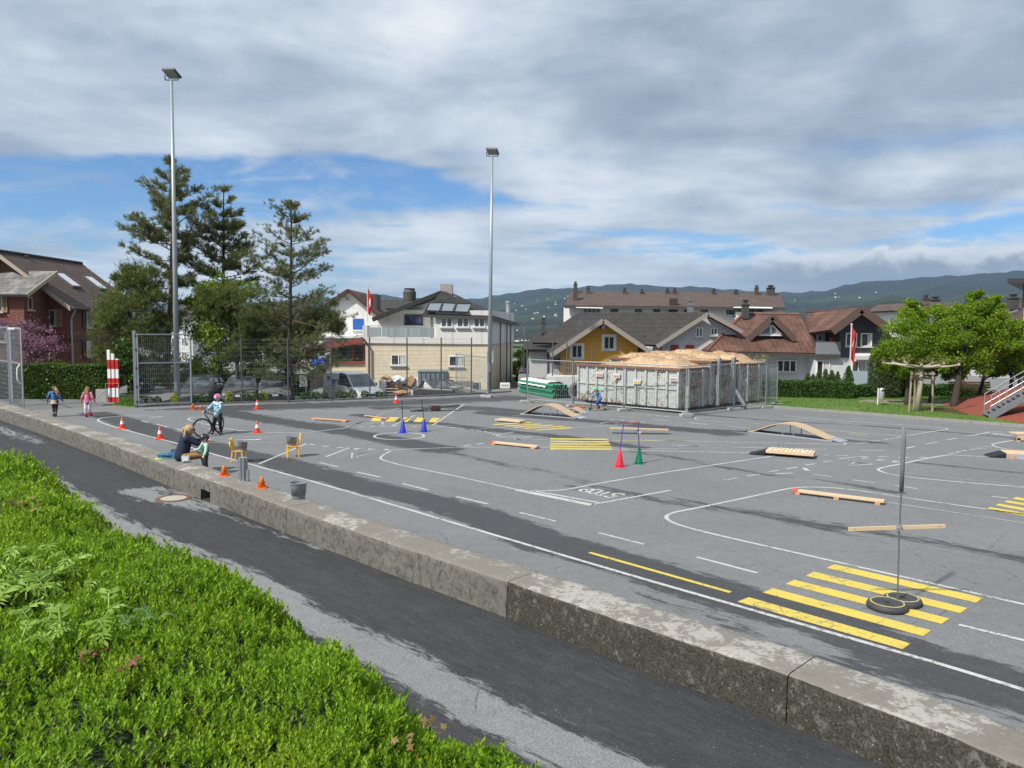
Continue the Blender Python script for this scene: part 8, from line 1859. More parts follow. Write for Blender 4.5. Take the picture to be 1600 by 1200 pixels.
o = thing('entry_wedge', 'black plastic entry wedge at the left end of the slatted board', 'wedge', tuple(a)); part('wedge', MB().add([a-d_*.02, a-d_*.02+v_*.6, a-d_*.02+v_*.6+Vector((0, 0, .15)), a-d_*.02+Vector((0, 0, .15)), a-d_*.48, a-d_*.48+v_*.6], [(0, 1, 2, 3), (0, 3, 4), (1, 5, 2), (3, 2, 5, 4), (0, 4, 5, 1)]), BLK, o, world=True); part('edge_strip', MB().bar(a-d_*.46+Vector((0, 0, .02)), a-d_*.46+v_*.6+Vector((0, 0, .02)), .02, .01), DARK_METAL, o, world=True)
beam('rattle_board', 'small board with pale slats behind the slanting yellow crossing in the middle distance', G(773, 658.5), G(812, 662), .45, .05, .09, PINE, 0, False, 7, cat='rattle board')
a = G(1572, 716.5); b = G(1640, 720)
o = beam('low_ramp', 'low board ramp cut by the right picture edge, its black wedge to the left', a, b, .6, .04, .17, PINE, 2, cat='ramp'); part('wedge', MB().add([(0, 0, 0), (0, .6, 0), (0, .6, .15), (0, 0, .15), (-.45, 0, 0), (-.45, .6, 0)], [(0, 1, 2, 3), (0, 3, 4), (1, 5, 2), (3, 2, 5, 4), (0, 4, 5, 1)]), BLK, o); part('side_skirt', MB().box((.7, -.015, .07), (1.4, .02, .13)), ZINC, o)
o = thing('wooden_box', 'yellow-brown wooden box frame at the right edge of the yard', 'box', tuple(G(1590, 690))); part('top_board', MB().box((.4, .2, .25), (.85, .45, .05)), PINE, o, bev=.005); part('front_board', MB().box((.4, -.0, .13), (.80, .04, .17)), PINE, o)
for x in (.04, .76): part('leg', MB().box((x, .02, .06), (.08, .08, .12)), PINE, o)
p = G(955, 677.5)
o = thing('seesaw', 'low plank seesaw balanced on a small block behind the red and green cones', 'seesaw', (p.x+.95, p.y, 0), -.04); part('plank', MB().box((0, 0, .17), (2.0, .28, .035), M=Matrix.Rotation(.015, 3, 'Y')), PLY, o); part('pivot', MB().tube([(0, -.12, .08), (0, .16, .08)], .07, 10), PINE, o)
p = G(650, 642); o = thing('seesaw', 'dark plank seesaw on a black drum, seen just beyond the blue cones', 'seesaw', (p.x+.75, p.y, 0), .22); part('plank', MB().slab([(-1.0, -.17, .02), (1.1, -.17, .26), (1.1, .17, .26), (-1.0, .17, .02)], .03), BLK, o); part('drum', MB().tube([(.0, -.22, .12), (.0, .25, .12)], .12, 14), M('dark_brown_drum', (.05, .02, .018), .6), o); part('block', MB().box((.14, 0, .12), (.3, .35, .22)), MATS['dark_brown_drum'], o)
# cones
ORG = flat('cone_red_orange', (.72, .045, .020), .4); ORG2 = flat('cone_orange', (.80, .16, .015), .45)
def tcone():
    o = thing('traffic_cone', 'x', 'traffic cone', (0, 0, 0), group='red and white traffic cones'); part('base', MB().box((0, 0, .018), (.31, .31, .036)), ORG, o, bev=.01); R = lambda z: .115-.085*z/.46
    part('cone_body', MB().lathe([(R(.036), .036), (R(.20), .20)], 18, capt=False, capb=False), ORG, o, smooth=True); part('white_band', MB().lathe([(R(.20)+.001, .20), (R(.34)+.001, .34)], 18, capt=False, capb=False), WHT, o, smooth=True); part('tip', MB().lathe([(R(.34), .34), (R(.46), .46), (R(.46)-.01, .465)], 18, capb=False), ORG, o, smooth=True); return o
tc0 = tcone(); tc0.scale = (.83,)*3; tl = [(191, 670, 'red and white traffic cone furthest left, beyond the two walking girls'), (250, 686, 'red and white traffic cone on the edge line just left of the seated woman'), (402, 676, 'red and white traffic cone between the bicycle child and the chairs'), (402, 638.5, 'red and white traffic cone below the dark pine trunk near the fence'), (619, 629.5, 'red and white traffic cone near the fence in front of the rubbish pile')]
for i, (x, y, l) in enumerate(tl): (dup(tc0, G(x, y), .3*i, l) if i else tc0); 
tc0.location = G(191, 670); tc0['label'] = tl[0][2]
def scone(label, p):
    o = thing('small_cone', label, 'training cone', tuple(p), group='small orange training cones'); part('cone_body', MB().lathe([(.085, .012), (.035, .20), (.030, .215)], 14), ORG2, o, smooth=True)
    part('base', MB().box((0, 0, .007), (.21, .21, .014)), ORG2, o)
    for k in range(4): a = k*PI/2+.78; part('slot', MB().box((.062*math.cos(a), .062*math.sin(a), .10), (.006, .018, .045), a), DARKIN, o)
    return o
scone('small orange cone on the wall between the child and the grey bucket, left one', G(350, 743, W_TOP)); scone('small orange cone on the wall top just left of the grey bucket', G(409, 762, W_TOP)); scone('small orange cone by the gate, left of its twin', G(301, 639)); scone('small orange cone by the gate, nearer the bicycle child', G(314, 641))
def gate(label, a, b, ca, cb, lab_a, lab_b, pole, bar, ha, top, lean=.05, cat='cone hurdle'):
    for p, c, l in ((a, ca, lab_a), (b, cb, lab_b)):
        o = thing('gym_cone', l, 'gym cone', tuple(p)); part('cone_body', MB().lathe([(.115, .012), (.105, .05), (.03, .44), (.022, .45)], 20), c, o, smooth=True); part('base', MB().lathe([(.175, 0), (.175, .012), (.12, .02)], 20), c, o, smooth=False)
    o = thing('hurdle_bars', label, 'hurdle', tuple((a+b)/2)); ta, tb_ = top
    for p, t_ in ((a, ta), (b, tb_)): part('upright', MB().tube([p+Vector((0, 0, .42)), t_], .013, 8), pole, o, world=True)
    part('crossbar', MB().tube([ta+Vector((-.03, 0, 0)), tb_+Vector((.04, 0, .0))], .013, 8), bar, o, world=True); return o
BLU = flat('cone_blue', (.022, .035, .42), .4); BLD = flat('pole_navy', (.02, .025, .12), .4); BLP = flat('pole_violet', (.06, .05, .38), .4); REDC = flat('cone_red', (.62, .012, .035), .4); GRNC = flat('cone_green', (.0, .17, .075), .4); PNK = flat('bar_red', (.50, .06, .08), .45)
a, b = G(629.5, 676), G(662.5, 674.5); gate('two navy poles with a red crossbar rising from the pair of blue cones', a, b, BLU, BLU, 'left of the two royal blue gym cones', 'right of the two royal blue gym cones', BLD, PNK, .9, (P(628, 624.5, a.y), P(658.5, 624, b.y)))
a, b = G(968, 729.5), G(998, 724.5); gate('two violet poles with a red crossbar rising from the red and green cones', a, b, REDC, GRNC, 'bright red gym cone carrying a violet pole', 'green gym cone carrying a violet pole', BLP, PNK, .9, (P(974.5, 662, a.y), P(997, 660, b.y)))
# pole with plank on rubber feet, near right
RB = M('rubber_foot', (.040, .042, .046), .7, .25, 6, .4, dirt=.15); YRING = M('yellow_ring', (.42, .38, .14), .7, .3, 14, .2, dirt=.6)
pb = G(1386, 957); pb2 = G(1409, 947.5); c1 = G(1386, 951); c2 = G(1410, 943)
def rfoot(label, c, r):
    o = thing('weight_disc', label, 'rubber base', tuple(c)); part('disc', MB().lathe([(r*.93, 0), (r, .02), (r, .05), (r*.95, .075), (r*.80, .088), (r*.72, .092), (r*.25, .098), (r*.22, .088), (0, .088)], 36, capt=False), RB, o, smooth=True); part('ring', MB().lathe([(r*.83, .090), (r*.80, .094), (r*.765, .094), (r*.75, .090)], 36, capb=False, capt=False), YRING, o); part('hole', MB().lathe([(r*.10, .0895), (r*.10, .100), (r*.06, .1005)], 12), DARK_METAL, o); return o
rfoot('nearer round black rubber base with a worn yellow ring on the crossing', c1, .250); rfoot('further round black rubber base with a worn yellow ring behind the nearer one', c2, .238)
yb = c2.y-.12; bp = P(1402.5, 934, yb); tp = P(1412, 667, yb+.02); f1 = P(1408.5, 768, yb)
o = thing('marker_pole', 'thin steel rod with a dark grey foam sleeve on top, standing in the rubber bases', 'pole', (bp.x, bp.y, .09)); part('rod', MB().tube([(bp.x, bp.y, .09), P(1405, 830, yb), f1], .0105, 10), M('steel_rod', (.22, .22, .23), .4, .1, 6, .1, metal=.6), o, world=True)
part('foam_sleeve', MB().tube([f1, P(1410.5, 720, yb), P(1412.5, 690, yb), P(1411.5, 667, yb)], .026, 16), M('grey_foam', (.15, .16, .175), .85, .1, 9, .3), o, world=True, smooth=True)
pla, plb = P(1325.5, 827, yb+.03), P(1477, 822, yb+.03); o = thing('crossbeam', 'pale wooden lath clamped across the thin rod', 'lath', tuple((pla+plb)/2)); part('lath', MB().bar(pla, plb, .022, .052), PINE, o, world=True, bev=.003)
pc = P(1404.5, 824, yb-.0); part('clamp', MB().box(pc, (.05, .07, .06)).tube([pc+Vector((-.04, -.03, 0)), pc+Vector((.04, -.03, 0))], .012, 8).tube([pc+Vector((0, -.04, -.04)), pc+Vector((0, -.04, .04))], .01, 8), GALV, o, world=True)
for s in (.06, .94): c = pla.lerp(plb, s); part('screw', MB().ell(c+Vector((0, -.012, 0)), .006, 6, 4), DARK_METAL, o, world=True)
# chairs and buckets
YEL = flat('chair_yellow', (.88, .50, .012), .45); SEATW = M('beech_seat', (.58, .30, .06), .6, .1, 5, .1); BKT = M('grey_plastic', (.20, .225, .245), .5, .06, 4, .05)
def chair(label, p, rz):
    o = thing('child_chair', label, 'chair', tuple(p), rz, 'yellow children chairs'); part('seat', MB().box((0, 0, .305), (.33, .31, .022)), SEATW, o, bev=.008)
    for sx in (-1, 1):
        for sy in (-1, 1): part('leg', MB().tube([(sx*.13, sy*.12, .295), (sx*.165, sy*.155, 0)], [.020, .014], 8), YEL, o)
    mb = MB(); pr = [(-.10, .33), (-.155, .42), (-.15, .50), (-.105, .555), (-.12, .62), (-.09, .64), (-.05, .60), (0, .612), (.05, .60), (.09, .64), (.12, .62), (.105, .555), (.15, .50), (.155, .42), (.10, .33)]
    n = len(pr); yy = .15; mb.add([(x, yy+(z-.3)*.15, z) for x, z in pr]+[(x, yy+.018+(z-.3)*.15, z) for x, z in pr], [tuple(range(n)), tuple(range(2*n-1, n-1, -1))]+[(i, (i+1) % n, n+(i+1) % n, n+i) for i in range(n)]); part('backrest', mb, YEL, o)
    return o
def bucket(label, p, r, h, rz=0):
    o = thing('bucket', label, 'bucket', tuple(p), rz, 'grey plastic buckets'); part('shell', MB().lathe([(r*.76, 0), (r*.78, .012), (r*.93, h*.80), (r*.94, h*.8), (r*.97, h*.82), (r*.96, h*.86), (r*1.0, h), (r*1.07, h), (r*1.07, h*.965), (r*1.0, h*.955)], 28, capt=False), BKT, o, smooth=True); part('inside', MB().lathe([(r*.98, h*.995), (r*.86, h*.25), (0, h*.245)], 28, capb=False, capt=False), BKT, o, smooth=True, fix=False)
    part('handle', MB().tube([(r*1.08*math.cos(a), r*1.08*math.sin(a)*.96, h*.90-.03*math.sin(a)) for a in np.linspace(PI, 2*PI, 14)], .005, 6), GALV, o); return o
c = G(373.5, 722); chair('yellow child chair nearest the wall, its back to the left, holding a bucket', c, PI/2); bucket('grey bucket standing on the nearer yellow chair by the wall', c+Vector((.09, .02, .316)), .135, .235)
c2_ = G(457.5, 714); chair('yellow child chair further right on the yard, holding a bucket', c2_, -1.2); bucket('grey bucket on the yellow chair standing further out on the yard', c2_+Vector((-.03, .03, .316)), .145, .25)
bucket('light grey plastic bucket standing alone on top of the wall', G(466.5, 779, W_TOP)+Vector((0, 0, .0)), .158, .315, .3)
p = G(380, 751, W_TOP); o = thing('fluted_post_stub', 'short fluted galvanised post stub standing on the wall in front of the yellow chair', 'post stub', tuple(p)); mb = MB(); n = 32; rr_ = [.088*(1+.13*(1 if (k//2) % 2 else -1)) for k in range(n)]; vs = [(rr_[k]*math.cos(2*PI*k/n), rr_[k]*math.sin(2*PI*k/n), z) for z in (0, .50) for k in range(n)]
mb.add(vs, [(k, (k+1) % n, n+(k+1) % n, n+k) for k in range(n)]+[tuple(n+k for k in range(n))]); part('fluted_tube', mb, GALV, o); part('bracket', MB().box((.10, -.02, .13), (.06, .08, .22)), GALV, o); part('base_plate', MB().box((0, 0, .006), (.26, .2, .012)), GALV, o)
# ------------------------------------------------------------------ people
def fuse(name, segs, mat, voxel=.009, sm=3, parent=None, fine=None):
    """one continuous skin grown round tapered limbs"""
    mb = MB()
    for s in segs:
        a, b, ra, rb = s; mb.tube([a, b], [ra, rb], 12); mb.ell(a, ra, 12, 8); mb.ell(b, rb, 12, 8)
    me = mb.mesh(name); o = bpy.data.objects.new(name, me); COL.objects.link(o); r = o.modifiers.new('r', 'REMESH'); r.mode = 'VOXEL'; r.voxel_size = voxel; q = o.modifiers.new('s', 'SMOOTH'); q.iterations = sm; q.factor = .5
    dg = bpy.context.evaluated_depsgraph_get(); dg.update(); m2 = bpy.data.meshes.new_from_object(o.evaluated_get(dg)); o.modifiers.clear(); o.data = m2; m2.name = name; m2.polygons.foreach_set('use_smooth', [True]*len(m2.polygons)); m2.materials.clear(); setm(m2, mat); o.parent = parent; return o
SKIN = flat('skin', (.50, .29, .20), .6)
def person(label, loc, rz, h, J, top, legs, shoes, hair, kind='long', helmet=None, hand=None, bootsz=1.0, collar=None, skirt=None, sock=None, pat=None, head_r=None, headdir=(0, 1, 0), cut=1.0, vest=None):
    """x right, y the way the figure faces, z up; J overrides joints given as fractions of the height"""
    V = Vector; hr = head_r or .072*h
    d = dict(pel=(0, 0, .50), che=(0, 0, .70), nec=(0, 0, .80), hea=(0, .005, .905), shl=(-.115, 0, .775), shr=(.115, 0, .775), ell=(-.15, .01, .62), elr=(.15, .01, .62), hal=(-.16, .05, .48), har=(.16, .05, .48), hil=(-.06, 0, .49), hir=(.06, 0, .49), knl=(-.065, .01, .27), knr=(.065, .01, .27), anl=(-.065, -.01, .05), anr=(.065, -.01, .05))
    d.update(J); d = {k: V(v)*h for k, v in d.items()}
    o = thing('person', label, 'person', tuple(loc), rz)
    s = []; A = lambda a, b, ra, rb: s.append((a, b, ra*h, rb*h))
    A(d['pel'], d['che'], .068, .078); A(d['che'], d['nec'], .070, .032); A(d['nec'], d['hea'], .030, .030); s.append((d['hea']-V((0, 0, hr*.25)), d['hea']+V((0, 0, hr*.25)), hr*.82, hr*.92))
    hd = V(headdir).normalized(); A(d['hea']+hd*hr*.8-V((0, 0, hr*.1)), d['hea']+hd*hr*1.02-V((0, 0, hr*.22)), .010, .008); sdv = hd.cross(V((0, 0, 1))).normalized()
    for sg in (-1, 1): A(d['hea']+sdv*sg*hr*.84-V((0, 0, hr*.1)), d['hea']+sdv*sg*hr*.94-V((0, 0, -.01)), .010, .011)
    for q in 'lr':
        A(d['che']+V((0, 0, .04*h)), d['sh'+q], .05, .036); A(d['sh'+q], d['el'+q], .033, .024); A(d['el'+q], d['ha'+q], .023, .015)
        f = (d['ha'+q]-d['el'+q]).normalized(); A(d['ha'+q], d['ha'+q]+f*.035*h, .017, .018); sd = f.cross(V((0, 0, 1))); sd = sd.normalized() if sd.length > .1 else V((0, 1, 0)); pl = d['ha'+q]+f*.045*h
        for k in range(4): L_ = (.030, .036, .034, .026)[k]*h; st_ = pl+sd*(k-1.5)*.011*h; m_ = st_+f*L_*.6-V((0, 0, .004*h)); s.append((st_, m_, .0062*h, .0058*h)); s.append((m_, m_+(f*.6-V((0, 0, .7))).normalized()*L_*.55, .0058*h, .005*h))
        tb = d['ha'+q]+f*.02*h+sd*.018*h; s.append((tb, tb+(f*.6+sd*.8).normalized()*.03*h, .0068*h, .0055*h))
        A(d['pel'], d['hi'+q], .06, .058); A(d['hi'+q], d['kn'+q], .052, .036); A(d['kn'+q], d['an'+q], .035, .021); A(d['an'+q], d['an'+q]+V((0, .055, -.028)), .022, .018)
    b = fuse('body', s, SKIN, .0085*max(.85, h/1.3), 2, o)
    up = hd.cross(sdv)
    for sg in (-1, 1): part('eye', MB().ell(d['hea']+hd*hr*.86+sdv*sg*hr*.33+V((0, 0, hr*.06)), hr*.09, 6, 4), DARKIN, o)
    part('mouth', MB().box(d['hea']+hd*hr*.86-V((0, 0, hr*.48)), (hr*.34, hr*.08, hr*.07), math.atan2(hd.y, hd.x)-PI/2), flat('lips', (.35, .09, .08)), o)
    c = []; C = lambda a, b, ra, rb: c.append((a, b, ra*h, rb*h))
    C(d['pel']+V((0, 0, .0)), d['che'], .090*cut, .092); C(d['che'], d['nec']-V((0, 0, .02*h)), .088, .046)
    if collar is not None: C(d['nec']-V((0, .03*h, .01*h)), d['nec']-V((0, .06*h, .02*h)), .042, .040)
    for q in 'lr': C(d['che']+V((0, 0, .045*h)), d['sh'+q], .062, .048); C(d['sh'+q], d['el'+q], .045, .036); C(d['el'+q], d['ha'+q]-(d['ha'+q]-d['el'+q])*.08, .036, .026)
    jk = fuse('jacket', c, top, .0115*max(.85, h/1.3), 3, o)
    if vest: 
        c = [(d['pel']+V((0, 0, .02*h)), d['che'], .097*h, .100*h), (d['che'], d['nec']-V((0, 0, .05*h)), .096*h, .07*h)]; fuse('vest', c, vest, .012, 2, o)
    c = []
    for q in 'lr': C(d['pel'], d['hi'+q], .070, .066); C(d['hi'+q], d['kn'+q], .062, .046); C(d['kn'+q], d['an'+q]+(d['kn'+q]-d['an'+q])*.08, .045, .034)
    fuse('trousers', c, legs, .0115*max(.85, h/1.3), 3, o)
    if skirt: part('skirt', MB().lathe([(.085*h, .06*h), (.10*h, 0), (.118*h, -.075*h)], 20, d['pel'], capb=False, capt=False), skirt, o, smooth=True)
    for q in 'lr':
        a_ = d['an'+q]; part('shoe', MB().ell(a_+V((0, .028*h, -.026*h)), (.026*h*bootsz, .058*h, .026*h), 12, 8), shoes, o, smooth=True)
        if bootsz > 1: part('boot_shaft', MB().tube([a_-V((0, 0, .02*h)), a_+(d['kn'+q]-a_)*.42], [.034*h, .040*h], 12), shoes, o, smooth=True)
    H_ = d['hea']
    if kind:
        c = [(H_+V((0, 0, hr*.18))-hd*hr*.16, H_+V((0, 0, hr*.22))-hd*hr*.12, hr*.97, hr*.95)]
        if kind == 'long':
            for k in range(-2, 3): q0 = H_-hd*hr*.75+sdv*k*hr*.30; q1 = q0-V((0, 0, hr*1.5))-hd*hr*.25+sdv*k*hr*.14; q2 = q1-V((0, 0, hr*1.3))+sdv*k*hr*.12; c += [(q0, q1, hr*.30, hr*.26), (q1, q2, hr*.26, hr*.10)]
        fuse('hair', c, hair, .008, 2, o)
    if helmet:
        hm = fuse('helmet', [(H_+V((0, 0, hr*.42))-hd*hr*.30, H_+V((0, 0, hr*.44))+hd*hr*.30, hr*1.02, hr*.98)], helmet[0], .010, 2, o)
        for k in (-1, 0, 1): part('helmet_vent', MB().box(H_+V((0, 0, hr*1.42))+sdv*k*hr*.45-V((0, 0, abs(k)*hr*.13)), (hr*.16, hr*1.0, hr*.10), math.atan2(hd.y, hd.x)-PI/2), helmet[1], hm)
        part('strap', MB().tube([H_+sdv*hr*.9, H_+hd*hr*.35-V((0, 0, hr*1.0)), H_-sdv*hr*.9], hr*.06, 6), DARKIN, o)
    return o, d
def fabric(name, c, v=.12): return M(name, c, .85, v, 8, .35, bscale=60, bdist=.006)
def patterned(name, c1, c2, c3, sc=9):
    m, t = newmat(name); oc = t.n('ShaderNodeTexCoord').outputs['Object']; n = t.noise(oc, sc, 3, .5, .8); n2 = t.noise(oc, sc*1.7, 2, .5, .4); c = t.mix(t.sstep(n, .46, .50), c1, c2); c = t.mix(t.sstep(n2, .58, .61), c, c3); finish(t, c, .85); return m
HB = fabric('hair_brown', (.13, .075, .035)); HBL = fabric('hair_blonde', (.40, .27, .13), .25); HLB = fabric('hair_light_brown', (.24, .135, .07), .2)
NAVY = fabric('navy_coat', (.010, .016, .045)); BLUEJ = fabric('blue_jacket', (.045, .13, .34)); PINKJ = patterned('pink_jacket', (.62, .17, .27), (.52, .12, .22), (.70, .32, .40), 14); GREYP = fabric('dark_leggings', (.02, .022, .03)); KHK = fabric('tan_trousers', (.30, .17, .065)); WHTP = fabric('white_leggings', (.60, .55, .62)); BLKS = flat('black_shoe', (.02, .02, .022), .5)
def walk(side): return dict(knl=(-.05, .09*side, .28), anl=(-.05, .06*side, .055), knr=(.05, .0, .28), anr=(.05, -.12*side, .075), ell=(-.175, -.03, .63), elr=(.175, -.02, .63), hal=(-.215, .0, .50), har=(.235, .02, .51))
p = G(86, 651.5); person('girl in a blue jacket with a side ponytail walking away, on the left', (p.x, p.y, 0), .12, 1.22, walk(.6), BLUEJ, GREYP, flat('grey_shoe', (.07, .075, .08)), HB, 'short', collar=1, bootsz=1.2, skirt=fabric('beige_skirt', (.50, .36, .27)), headdir=(.35, .9, 0))
pt = G(93, 651.5); mb = MB(); mb.tube([(p.x+.09, p.y-.09, 1.13), (p.x+.19, p.y-.12, 1.03), (p.x+.22, p.y-.13, .90), (p.x+.19, p.y-.13, .78)], [.05, .065, .06, .02], 10)
pp_ = [o for o in COL.objects if o.name == 'person'][0]; q_ = part('ponytail', mb, HLB, None, smooth=True); q_.parent = pp_; q_.matrix_parent_inverse = (Matrix.Translation(pp_.location) @ Matrix.Rotation(.12, 4, 'Z')).inverted()
p = G(138, 652); person('girl in a pink jacket, white leggings and red boots walking away', (p.x, p.y, 0), -.08, 1.20, walk(-.6), PINKJ, WHTP, flat('red_boot', (.52, .02, .06), .5), HLB, 'long', bootsz=1.25, cut=1.15)
# woman on the wall
pw = G(284, 720, W_TOP); pw.z = W_TOP; Hh_ = 1.66; s0 = .50
woman, dw_ = person('blonde woman in a navy coat sitting on the wall, reaching to the small child', (pw.x, pw.y, W_TOP-.40*Hh_-.0), -1.05, Hh_, dict(pel=(0, 0, .475), che=(0, .05, .665), nec=(0, .075, .755), hea=(.01, .115, .845), shl=(-.115, .055, .735), shr=(.115, .06, .735), ell=(-.09, .21, .665), elr=(.12, .20, .655), hal=(-.04, .36, .675), har=(.02, .34, .645), hil=(-.06, .03, .465), hir=(.06, .03, .465), knl=(-.07, .30, .455), knr=(.075, .29, .475), anl=(-.075, .34, .235), anr=(.075, .33, .235)), NAVY, KHK, flat('brown_shoe', (.10, .06, .04)), HBL, 'long', collar=1, cut=1.15, headdir=(.15, 1, -.25))
hc = dw_['hea']; part('sunglasses', MB().box(hc+Vector((.02, .105, .02)), (.15, .02, .045)).bar(hc+Vector((-.09, .08, .03)), hc+Vector((-.1, -.03, .03)), .01, .01).bar(hc+Vector((.11, .08, .03)), hc+Vector((.11, -.03, .03)), .01, .01), BLK, woman); part('hair_bun', MB().ell(hc+Vector((0, -.13, .03)), (.05, .05, .06), 10, 7), HBL, woman, smooth=True)
# small child standing at the wall
pc_ = G(320, 735); pc_ = Vector((P(320, 700, 18.3).x, 18.3, 0))
person('small child in a dark helmet and green vest standing against the wall', tuple(pc_), 2.3, .96, dict(ell=(-.20, .05, .63), elr=(.19, .07, .63), hal=(-.27, .12, .54), har=(.22, .20, .60)), fabric('pale_teal_sleeves', (.42, .55, .52)), GREYP, BLKS, HB, 'short', helmet=(flat('helmet_grey', (.035, .037, .042), .35), BLK), vest=patterned('green_vest', (.02, .11, .06), (.03, .16, .08), (.10, .15, .10), 20), head_r=.088)
# things lying on the wall beside the woman
crumple('blue_jacket', 'crumpled blue jacket lying on the wall behind the woman', 'jacket', 262, 713, G(262, 716, W_TOP).y+.05, .20, fabric('denim_blue', (.03, .12, .22)), 11, (1.35, .8, .48)); crumple('blue_bag', 'dark teal bag leaning against the blue jacket on the wall', 'bag', 275, 709, G(270, 714, W_TOP).y+.25, .17, fabric('teal_bag', (.02, .07, .12)), 12, (1, .8, .7))
p = G(296, 722.5, W_TOP); p = G(291, 722, W_TOP); o = thing('paper_pack', 'pale blue and white paper pack standing on the wall beside the woman', 'pack', tuple(p+Vector((.0, -.03, 0))), .5); part('pack', MB().box((0, 0, .08), (.17, .06, .15), M=Matrix.Rotation(-.3, 3, 'X')), M('pale_blue_pack', (.45, .56, .60), .5, .1, 12), o, bev=.01); part('label_patch', MB().box((0, -.035, .08), (.11, .012, .08), M=Matrix.Rotation(-.3, 3, 'X')), WHITE_PVC, o)
p = G(286.5, 720, W_TOP); o = thing('drink_bottle', 'small white drinking bottle with a pink cap on the wall beside the woman', 'bottle', tuple(p+Vector((0, -.06, 0)))); part('bottle_body', MB().lathe([(.028, 0), (.032, .02), (.032, .12), (.018, .15)], 12), WHITE_PVC, o, smooth=True); part('cap', MB().lathe([(.02, .15), (.02, .19), (.008, .205)], 12), flat('pink_cap', (.7, .25, .35)), o, smooth=True)
p = G(247, 717, W_TOP); crumple('yellow_wrapper', 'small yellow-green wrapper on the wall left of the blue jacket', 'wrapper', 247, 717.5, p.y, .06, flat('lime_wrapper', (.45, .55, .06)), 13, (1.4, 1, .5))
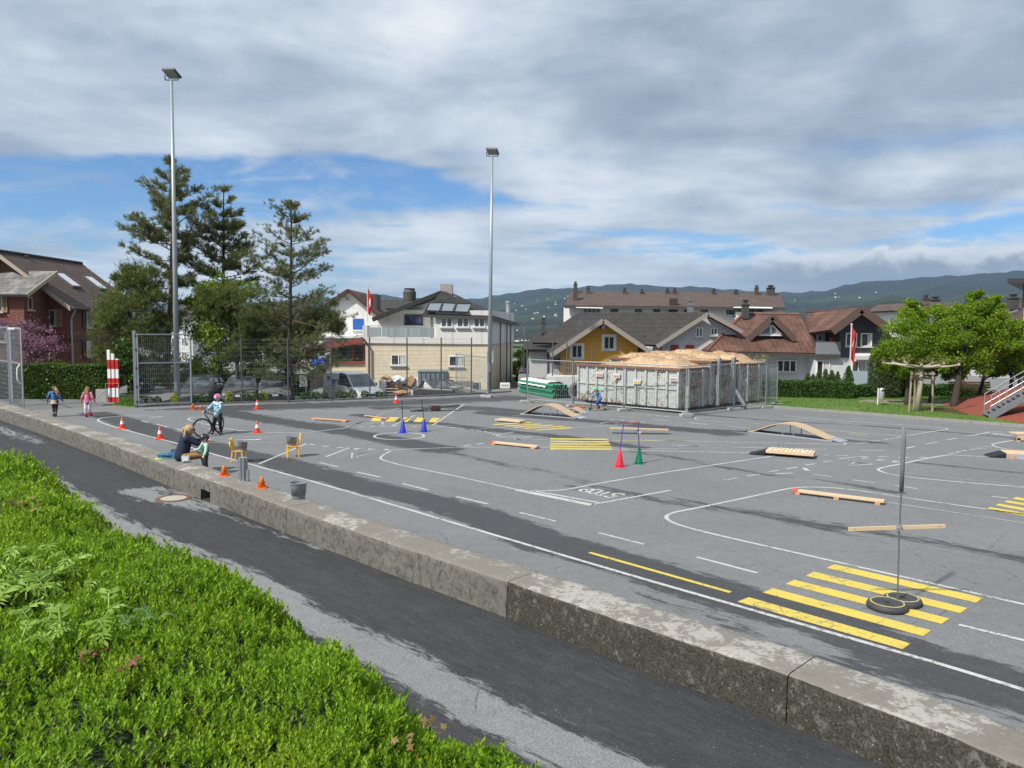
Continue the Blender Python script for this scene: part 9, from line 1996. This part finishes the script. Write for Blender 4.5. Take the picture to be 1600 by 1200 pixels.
# child with bicycle
p = G(341, 678.5); fz = 2.72
cyc, dc_ = person('child in a pink and white helmet and patterned blue jacket standing over a mountain bike', (p.x, p.y, 0), fz, 1.33, dict(ell=(-.17, .09, .66), elr=(.19, .09, .65), hal=(-.19, .22, .585), har=(.21, .22, .585), knl=(-.09, .02, .27), anl=(-.10, .0, .05), knr=(.10, .03, .27), anr=(.11, .06, .05)), patterned('blue_pattern_jacket', (.12, .32, .46), (.42, .58, .66), (.03, .07, .12), 11), fabric('black_trousers', (.012, .013, .016)), BLKS, HB, 'short', helmet=(patterned('pink_white_helmet', (.68, .08, .30), (.66, .62, .68), (.5, .2, .4), 8), flat('helmet_white', (.7, .68, .72))), cut=1.1)
def bicycle():
    o = thing('bicycle', 'black mountain bike with silver suspension fork held upright by the child in the pink helmet', 'bicycle', (p.x-.17, p.y-.02, 0), 2.98)   # forward = +y
    V = Vector; R_ = .305; FW = V((-.0, .62, R_)); RW = V((0, -.38, R_)); HD = V((0, .40, .80)); ST = V((0, -.18, .66)); BB = V((0, -.02, .29)); AL = flat('fork_silver', (.45, .46, .48), .35, .4); FRM = flat('bike_black', (.02, .022, .028), .35)
    steer = Matrix.Rotation(-.95, 3, 'Z')
    def wheel(c, M3, nm):
        mb = MB(); n = 40; vs = []; m = 8
        for k in range(n):
            a = 2*PI*k/n; d = V((0, math.cos(a), math.sin(a)))
            for j in range(m): b_ = 2*PI*j/m; kn = 1.0 if k % 2 else .9; vs.append(c+M3 @ (d*(R_-.027+.027*math.cos(b_)*kn)+V((.027*math.sin(b_), 0, 0))))
        mb.add(vs, [(k*m+j, ((k+1) % n)*m+j, ((k+1) % n)*m+(j+1) % m, k*m+(j+1) % m) for k in range(n) for j in range(m)]); w_ = part('wheel', mb, TYRE, o)
        mb = MB(); mb.tube([c+M3 @ V((0, math.cos(a), math.sin(a)))*(R_-.055) for a in np.linspace(0, 2*PI, 37)], .010, 6, cap=False); part('rim', mb, AL, w_); mb = MB()
        for k in range(18): a = 2*PI*k/18; mb.tube([c+M3 @ V((.02*(-1)**k, 0, 0)), c+M3 @ V((0, math.cos(a), math.sin(a)))*(R_-.055)], .0016, 3, cap=False)
        part('spokes', mb, GALV, w_, kind='stuff'); part('hub', MB().tube([c+M3 @ V((-.045, 0, 0)), c+M3 @ V((.045, 0, 0))], .022, 10), AL, w_)
    wheel(RW, Matrix.Identity(3), 'r'); wheel(FW, steer, 'f')
    cr = FW+V((0, -.10, .40)); X = steer @ V((.055, 0, 0))
    mb = MB(); 
    for s in (-1, 1): mb.tube([FW+X*s, cr+X*s*.9], [.018, .020], 8)
    mb.bar(cr-X*1.1, cr+X*1.1, .04, .05); part('fork', mb, AL, o); part('frame', MB().tube([HD-V((0, -.02, .10)), BB], .020, 8).tube([HD-V((0, 0, .03)), ST-V((0, 0, .06))], .018, 8).tube([ST, BB], .016, 8).tube([ST-V((0, 0, .06)), RW], .010, 8).tube([BB, RW], .012, 8).tube([cr, HD], .022, 8), FRM, o)
    hb = HD+V((0, .03, .10)); HX = steer @ V((.29, 0, 0)); HX = V((.29, .0, 0)); part('handlebar', MB().tube([hb-HX+V((0, -.03, .02)), hb-HX*.4, hb+HX*.4, hb+HX+V((0, -.03, .02))], .012, 8).tube([HD, hb], .016, 8), FRM, o)
    for s in (-1, 1): part('grip', MB().tube([hb+HX*s*.7+V((0, -.01, .01)), hb+HX*s*1.02+V((0, -.03, .02))], .017, 8), BLK, o)
    part('saddle', MB().ell(ST+V((0, -.02, .07)), (.065, .13, .03), 12, 7), BLK, o, smooth=True); part('seat_post', MB().tube([ST, ST+V((0, -.01, .06))], .013, 8), AL, o); part('chainring', MB().tube([BB+V((.035, 0, 0)), BB+V((.042, 0, 0))], .085, 20), AL, o)
    for s in (-1, 1): cE = BB+V((.06*s, .10*s, -.12)); part('crank', MB().bar(BB+V((.05*s, 0, 0)), cE, .015, .02), AL, o); part('pedal', MB().box(cE+V((.05*s, 0, 0)), (.09, .075, .02)), M('pedal_yellow', (.40, .28, .03)), o)
    part('cable', MB().tube([hb+V((-.15, .02, 0)), hb+V((-.05, .12, -.02)), cr+V((.02, .05, .0))], .004, 5, cap=False), BLK, o)
bicycle()
# scooter child
p = G(934, 641.5)
person('child with a green helmet, blue clothes and red boots crouching on a kick scooter', (p.x, p.y, .07), 1.45, .98, dict(pel=(0, -.10, .45), che=(0, .0, .66), nec=(0, .05, .76), hea=(0, .10, .87), shl=(-.11, .03, .74), shr=(.11, .03, .74), ell=(-.14, .12, .62), elr=(.14, .12, .62), hal=(-.10, .27, .60), har=(.10, .27, .60), hil=(-.06, -.10, .44), hir=(.06, -.10, .44), knl=(-.05, .06, .29), knr=(.07, .04, .29), anl=(-.03, .0, .06), anr=(.06, -.08, .06)), patterned('blue_navy_top', (.02, .06, .15), (.12, .30, .55), (.02, .05, .12), 10), fabric('blue_trousers', (.02, .08, .42)), flat('red_boot', (.52, .02, .06)), HB, 'short', helmet=(flat('helmet_green', (.06, .55, .12), .35), BLK), bootsz=1.2, head_r=.085)
o = thing('kick_scooter', 'small kick scooter with a green deck ridden by the child in the green helmet', 'scooter', (p.x, p.y, 0), 1.45); part('deck', MB().box((0, -.02, .065), (.11, .50, .02)), flat('deck_green', (.08, .35, .12)), o); part('stem', MB().tube([(0, .30, .08), (0, .25, .66)], .016, 8), DARK_METAL, o); part('handlebar', MB().tube([(-.17, .25, .64), (.17, .25, .64)], .013, 8), DARK_METAL, o)
for y in (.33, -.31): part('wheel', MB().tube([(-.015, y, .055), (.015, y, .055)], .055, 16), TYRE, o)
part('neck', MB().bar((0, .22, .07), (0, .31, .14), .03, .03), DARK_METAL, o)
